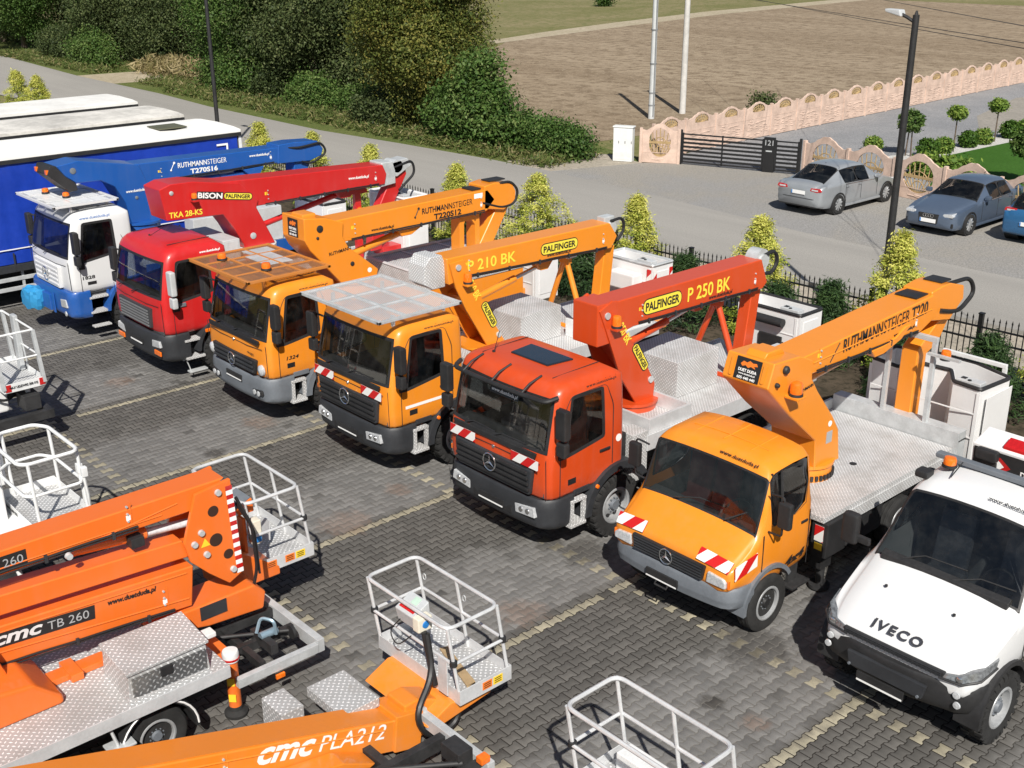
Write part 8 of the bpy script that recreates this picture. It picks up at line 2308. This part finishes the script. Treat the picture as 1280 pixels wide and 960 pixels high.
def build_car(name, loc, mat, label, kind, facing):
    """local: nose at y=0, tail at y=L; facing 'cam' keeps it, 'away' turns it round"""
    root = empty(name, loc, label, "car", "cars parked by the pink fence", R(180) if facing == 'away' else 0)
    if kind == 'liftback':
        L, W = 4.78, .93
        S = [(.0, .34, .60, .62, .62, .50, .01, .04), (.10, .26, .66, .70, .80, .62, .03, .05), (.45, .22, .76, .80, .89, .70, .04, .06), (.95, .22, .88, .91, .92, .74, .04, .05), (1.25, .22, .94, .97, .925, .78, .04, .05),
             (2.05, .22, .98, 1.38, .93, .66, .03, .05), (2.20, .22, .985, 1.43, .93, .64, .04, .07), (2.75, .22, 1.0, 1.46, .93, .635, .04, .08), (3.30, .22, 1.02, 1.44, .93, .62, .04, .08), (3.50, .22, 1.03, 1.41, .925, .61, .03, .08), (4.32, .26, 1.04, 1.07, .90, .64, .03, .05), (4.62, .30, 1.00, 1.03, .86, .66, .02, .05), (4.74, .34, .92, .95, .80, .62, .01, .04)]
        wi = [("windscreen", [(4, i) for i in (4, 5, 6, 7, 8, 9)]), ("rear_window", [(9, i) for i in (4, 5, 6, 7, 8, 9)]), ("side_window", [(5, 3), (6, 3)]), ("side_window", [(7, 3), (8, 3)]), ("side_window", [(5, 10), (6, 10)]), ("side_window", [(7, 10), (8, 10)])]
        axles = (.92, 3.77)
    elif kind == 'saloon':
        L, W = 4.72, .91
        S = [(.0, .34, .62, .64, .60, .50, .01, .04), (.10, .24, .70, .74, .80, .62, .03, .05), (.45, .22, .78, .82, .88, .70, .04, .06), (.95, .22, .88, .91, .905, .74, .04, .05), (1.38, .22, .93, .96, .91, .78, .04, .05),
             (2.05, .22, .96, 1.34, .915, .64, .03, .05), (2.20, .22, .97, 1.39, .915, .62, .04, .07), (2.72, .22, .98, 1.42, .915, .61, .04, .08), (3.25, .22, 1.0, 1.38, .915, .60, .04, .08), (3.38, .22, 1.0, 1.36, .91, .60, .03, .08), (4.05, .24, 1.02, 1.05, .90, .68, .03, .05), (4.50, .28, 1.01, 1.04, .87, .68, .02, .05), (4.70, .34, .92, .95, .80, .62, .01, .04)]
        wi = [("windscreen", [(4, i) for i in (4, 5, 6, 7, 8, 9)]), ("rear_window", [(9, i) for i in (4, 5, 6, 7, 8, 9)]), ("side_window", [(5, 3), (6, 3)]), ("side_window", [(7, 3), (8, 3)]), ("side_window", [(5, 10), (6, 10)]), ("side_window", [(7, 10), (8, 10)])]
        axles = (.88, 3.68)
    else:
        L, W = 4.0, .84
        S = [(.0, .34, .62, .64, .58, .48, .01, .04), (.10, .24, .70, .74, .74, .60, .03, .05), (.45, .22, .80, .84, .82, .66, .04, .06), (.85, .22, .90, .93, .835, .70, .04, .05), (1.10, .22, .95, .98, .84, .74, .04, .05),
             (1.85, .22, .98, 1.40, .845, .62, .03, .05), (2.0, .22, .985, 1.44, .845, .61, .04, .07), (2.55, .22, .99, 1.47, .845, .60, .04, .08), (3.20, .22, 1.0, 1.45, .845, .60, .04, .08), (3.50, .24, 1.0, 1.42, .84, .60, .03, .08), (3.86, .26, .98, 1.01, .82, .66, .02, .05), (3.94, .30, .90, .93, .80, .66, .01, .04), (3.98, .36, .70, .73, .74, .6, .01, .04)]
        wi = [("windscreen", [(4, i) for i in (4, 5, 6, 7, 8, 9)]), ("rear_window", [(9, i) for i in (4, 5, 6, 7, 8, 9)]), ("side_window", [(5, 3), (6, 3)]), ("side_window", [(7, 3), (8, 3)]), ("side_window", [(5, 10), (6, 10)]), ("side_window", [(7, 10), (8, 10)])]
        axles = (.80, 3.30)
    S = [(y, zb - .02, zt * (.955 if zp > 1.25 else .975), zp * (1.02 if zp > 1.25 else .985), w, wr, cr, ed) for (y, zb, zt, zp, w, wr, cr, ed) in S]
    body, gl = bonnet_body(root, mat, S, wi, bottom_in=.97, seal=.022)
    car_wheels(root, W, axles, .325 if kind != 'hatch' else .30)
    inn = MB(); inn.box(-W + .12, .95, .3, W - .12, L - .7, .62)
    for x in (-.36, .36): inn.box(x - .24, 2.0, .6, x + .24, 2.5, .8, .05); inn.box(x - .22, 2.42, .7, x + .22, 2.56, 1.18, .05)
    inn.box(-.6, 3.0, .6, .6, 3.45, .78, .05); inn.box(-.6, 3.36, .7, .6, 3.5, 1.12, .05); inn.box(-W + .16, 1.3, .6, W - .16, 1.75, .92, .05); inn.build("interior", DARKIN, root)
    st = MB(); st.box(-.78, .06, .30, .78, .16, .44, .02); st.box(-.74, L - .16, .28, .74, L - .05, .42, .02); st.build("lower_apron", BLACKP, body)
    gk = MB(); gk.prism([(-.60, .34), (.60, .34), (.52, .46), (-.52, .46)], .035, .12, 'y', .015); gk.build("lower_grille", BLACKP, body)
    bs = MB(); bs.tube([(-.80, L - .10, .56), (-.55, L - .035, .56), (.55, L - .035, .56), (.80, L - .10, .56)], .008, 5); bs.build("bumper_seam", BLACKP, body)
    for s in (1, -1):
        fg = MB(); fg.lathe([(.05, 0), (.04, -.01), (0, -.012)], 10, 'y', (s * .66, .075, .42)); fg.build("fog_light", LENS, body)
        tm = MB(); tm.tube([(s * (W - .012), 1.5, .885), (s * (W + .0), 2.4, .925), (s * (W - .004), 3.45, .95)], .010, 5); tm.build("window_trim", CHROME if kind != 'hatch' else BLACKP, body)
        sk = MB(); sk.box(s * (W - .06), 1.25, .20, s * (W + .004), L - 1.38, .27, .015); sk.build("side_skirt", BLACKP if kind == 'hatch' else mat, body)
    ant = MB(); ant.cyl((0, 3.2, 1.46), (0, 3.34, 1.52), .012, .006, 6); ant.build("antenna", BLACKP, body)
    for s in (1, -1):
        h = MB(); h.prism([(s * .42, .60), (s * .46, .70), (s * .74, .73), (s * .80, .66), (s * .76, .61)], .02, .36, 'y', .02); h.build("headlight", LENS, root)
        zt = .86 if kind != 'hatch' else .95; yt = L - .12 if kind != 'hatch' else L - .20
        h = MB(); h.prism([(s * .42, zt - .04), (s * .46, zt + .07), (s * .80, zt + .07), (s * .84, zt - .03), (s * .7, zt - .07)], yt - .28, yt + .085, 'y', .02); hq = h.build("tail_light", REDLENS, root)
        hm = MB(); hm.box(s * .50, yt + .086, zt - .02, s * .74, yt + .091, zt + .03, .002); hm.build("reversing_lens", LENS, hq)
        m = MB(); m.box(s * (W - .02), 1.62, .95, s * (W + .17), 1.76, 1.09, .04); m.build("wing_mirror", mat, root)
        dh = MB()
        for y in (2.62, 3.32): dh.box(s * (W - .004), y - .09, .84, s * (W + .02), y + .09, .87, .01)
        dh.build("door_handle", mat, body)
        sm = MB()
        for y in (1.55, 2.52, 3.42): sm.tube([(s * (W + .0045), y, .36), (s * (W + .004), y, .80), (s * (W - .005), y - .02, .97)], .006, 4)
        sm.build("door_seam", BLACKP, body)
    g = MB(); g.prism([(-.34, .66), (.34, .66), (.30, .36), (-.30, .36)], -.015, .10, 'y', .02); gq = g.build("radiator_grille", BLACKP, root)
    if kind == 'saloon':
        rg = MB()
        for k in range(4): c = (-.12 + k * .08, -.022, .60); rg.tube([(c[0] + .05 * math.cos(a), c[1], c[2] + .05 * math.sin(a)) for a in [2 * math.pi * q / 14 for q in range(14)]], .008, 5, True)
        rg.build("emblem", CHROME, gq)
    for nm, y, s, z in (("front_plate", -.022, 1, .45), ("rear_plate", L - .02 if kind != 'hatch' else L + .004, -1, .74 if kind != 'hatch' else .62)):
        p = MB(); plate_on(p, (0, y, z), (s, 0, 0), (0, 0, 1), .52, .115, .012); pq = p.build("licence_plate", WHITEL, root)
        b = MB(); plate_on(b, (-.235 * s, y - .0122 * s, z), (s, 0, 0), (0, 0, 1), .04, .11, .002); b.build("plate_band", BLUEBTN, pq)
    return root
build_car("parked_car", (-21.60, 36.70, 0), SILVER, "silver liftback parked with its tail to the road, left of the saloon", 'liftback', 'away')
build_car("parked_car", (-17.30, 32.55, 0), SILBLUE, "blue grey saloon facing the road with four rings on its grille", 'saloon', 'cam')
build_car("parked_car", (-14.62, 37.40, 0), CARBLUE, "bright blue hatchback half out of the photo at the right edge", 'hatch', 'away')
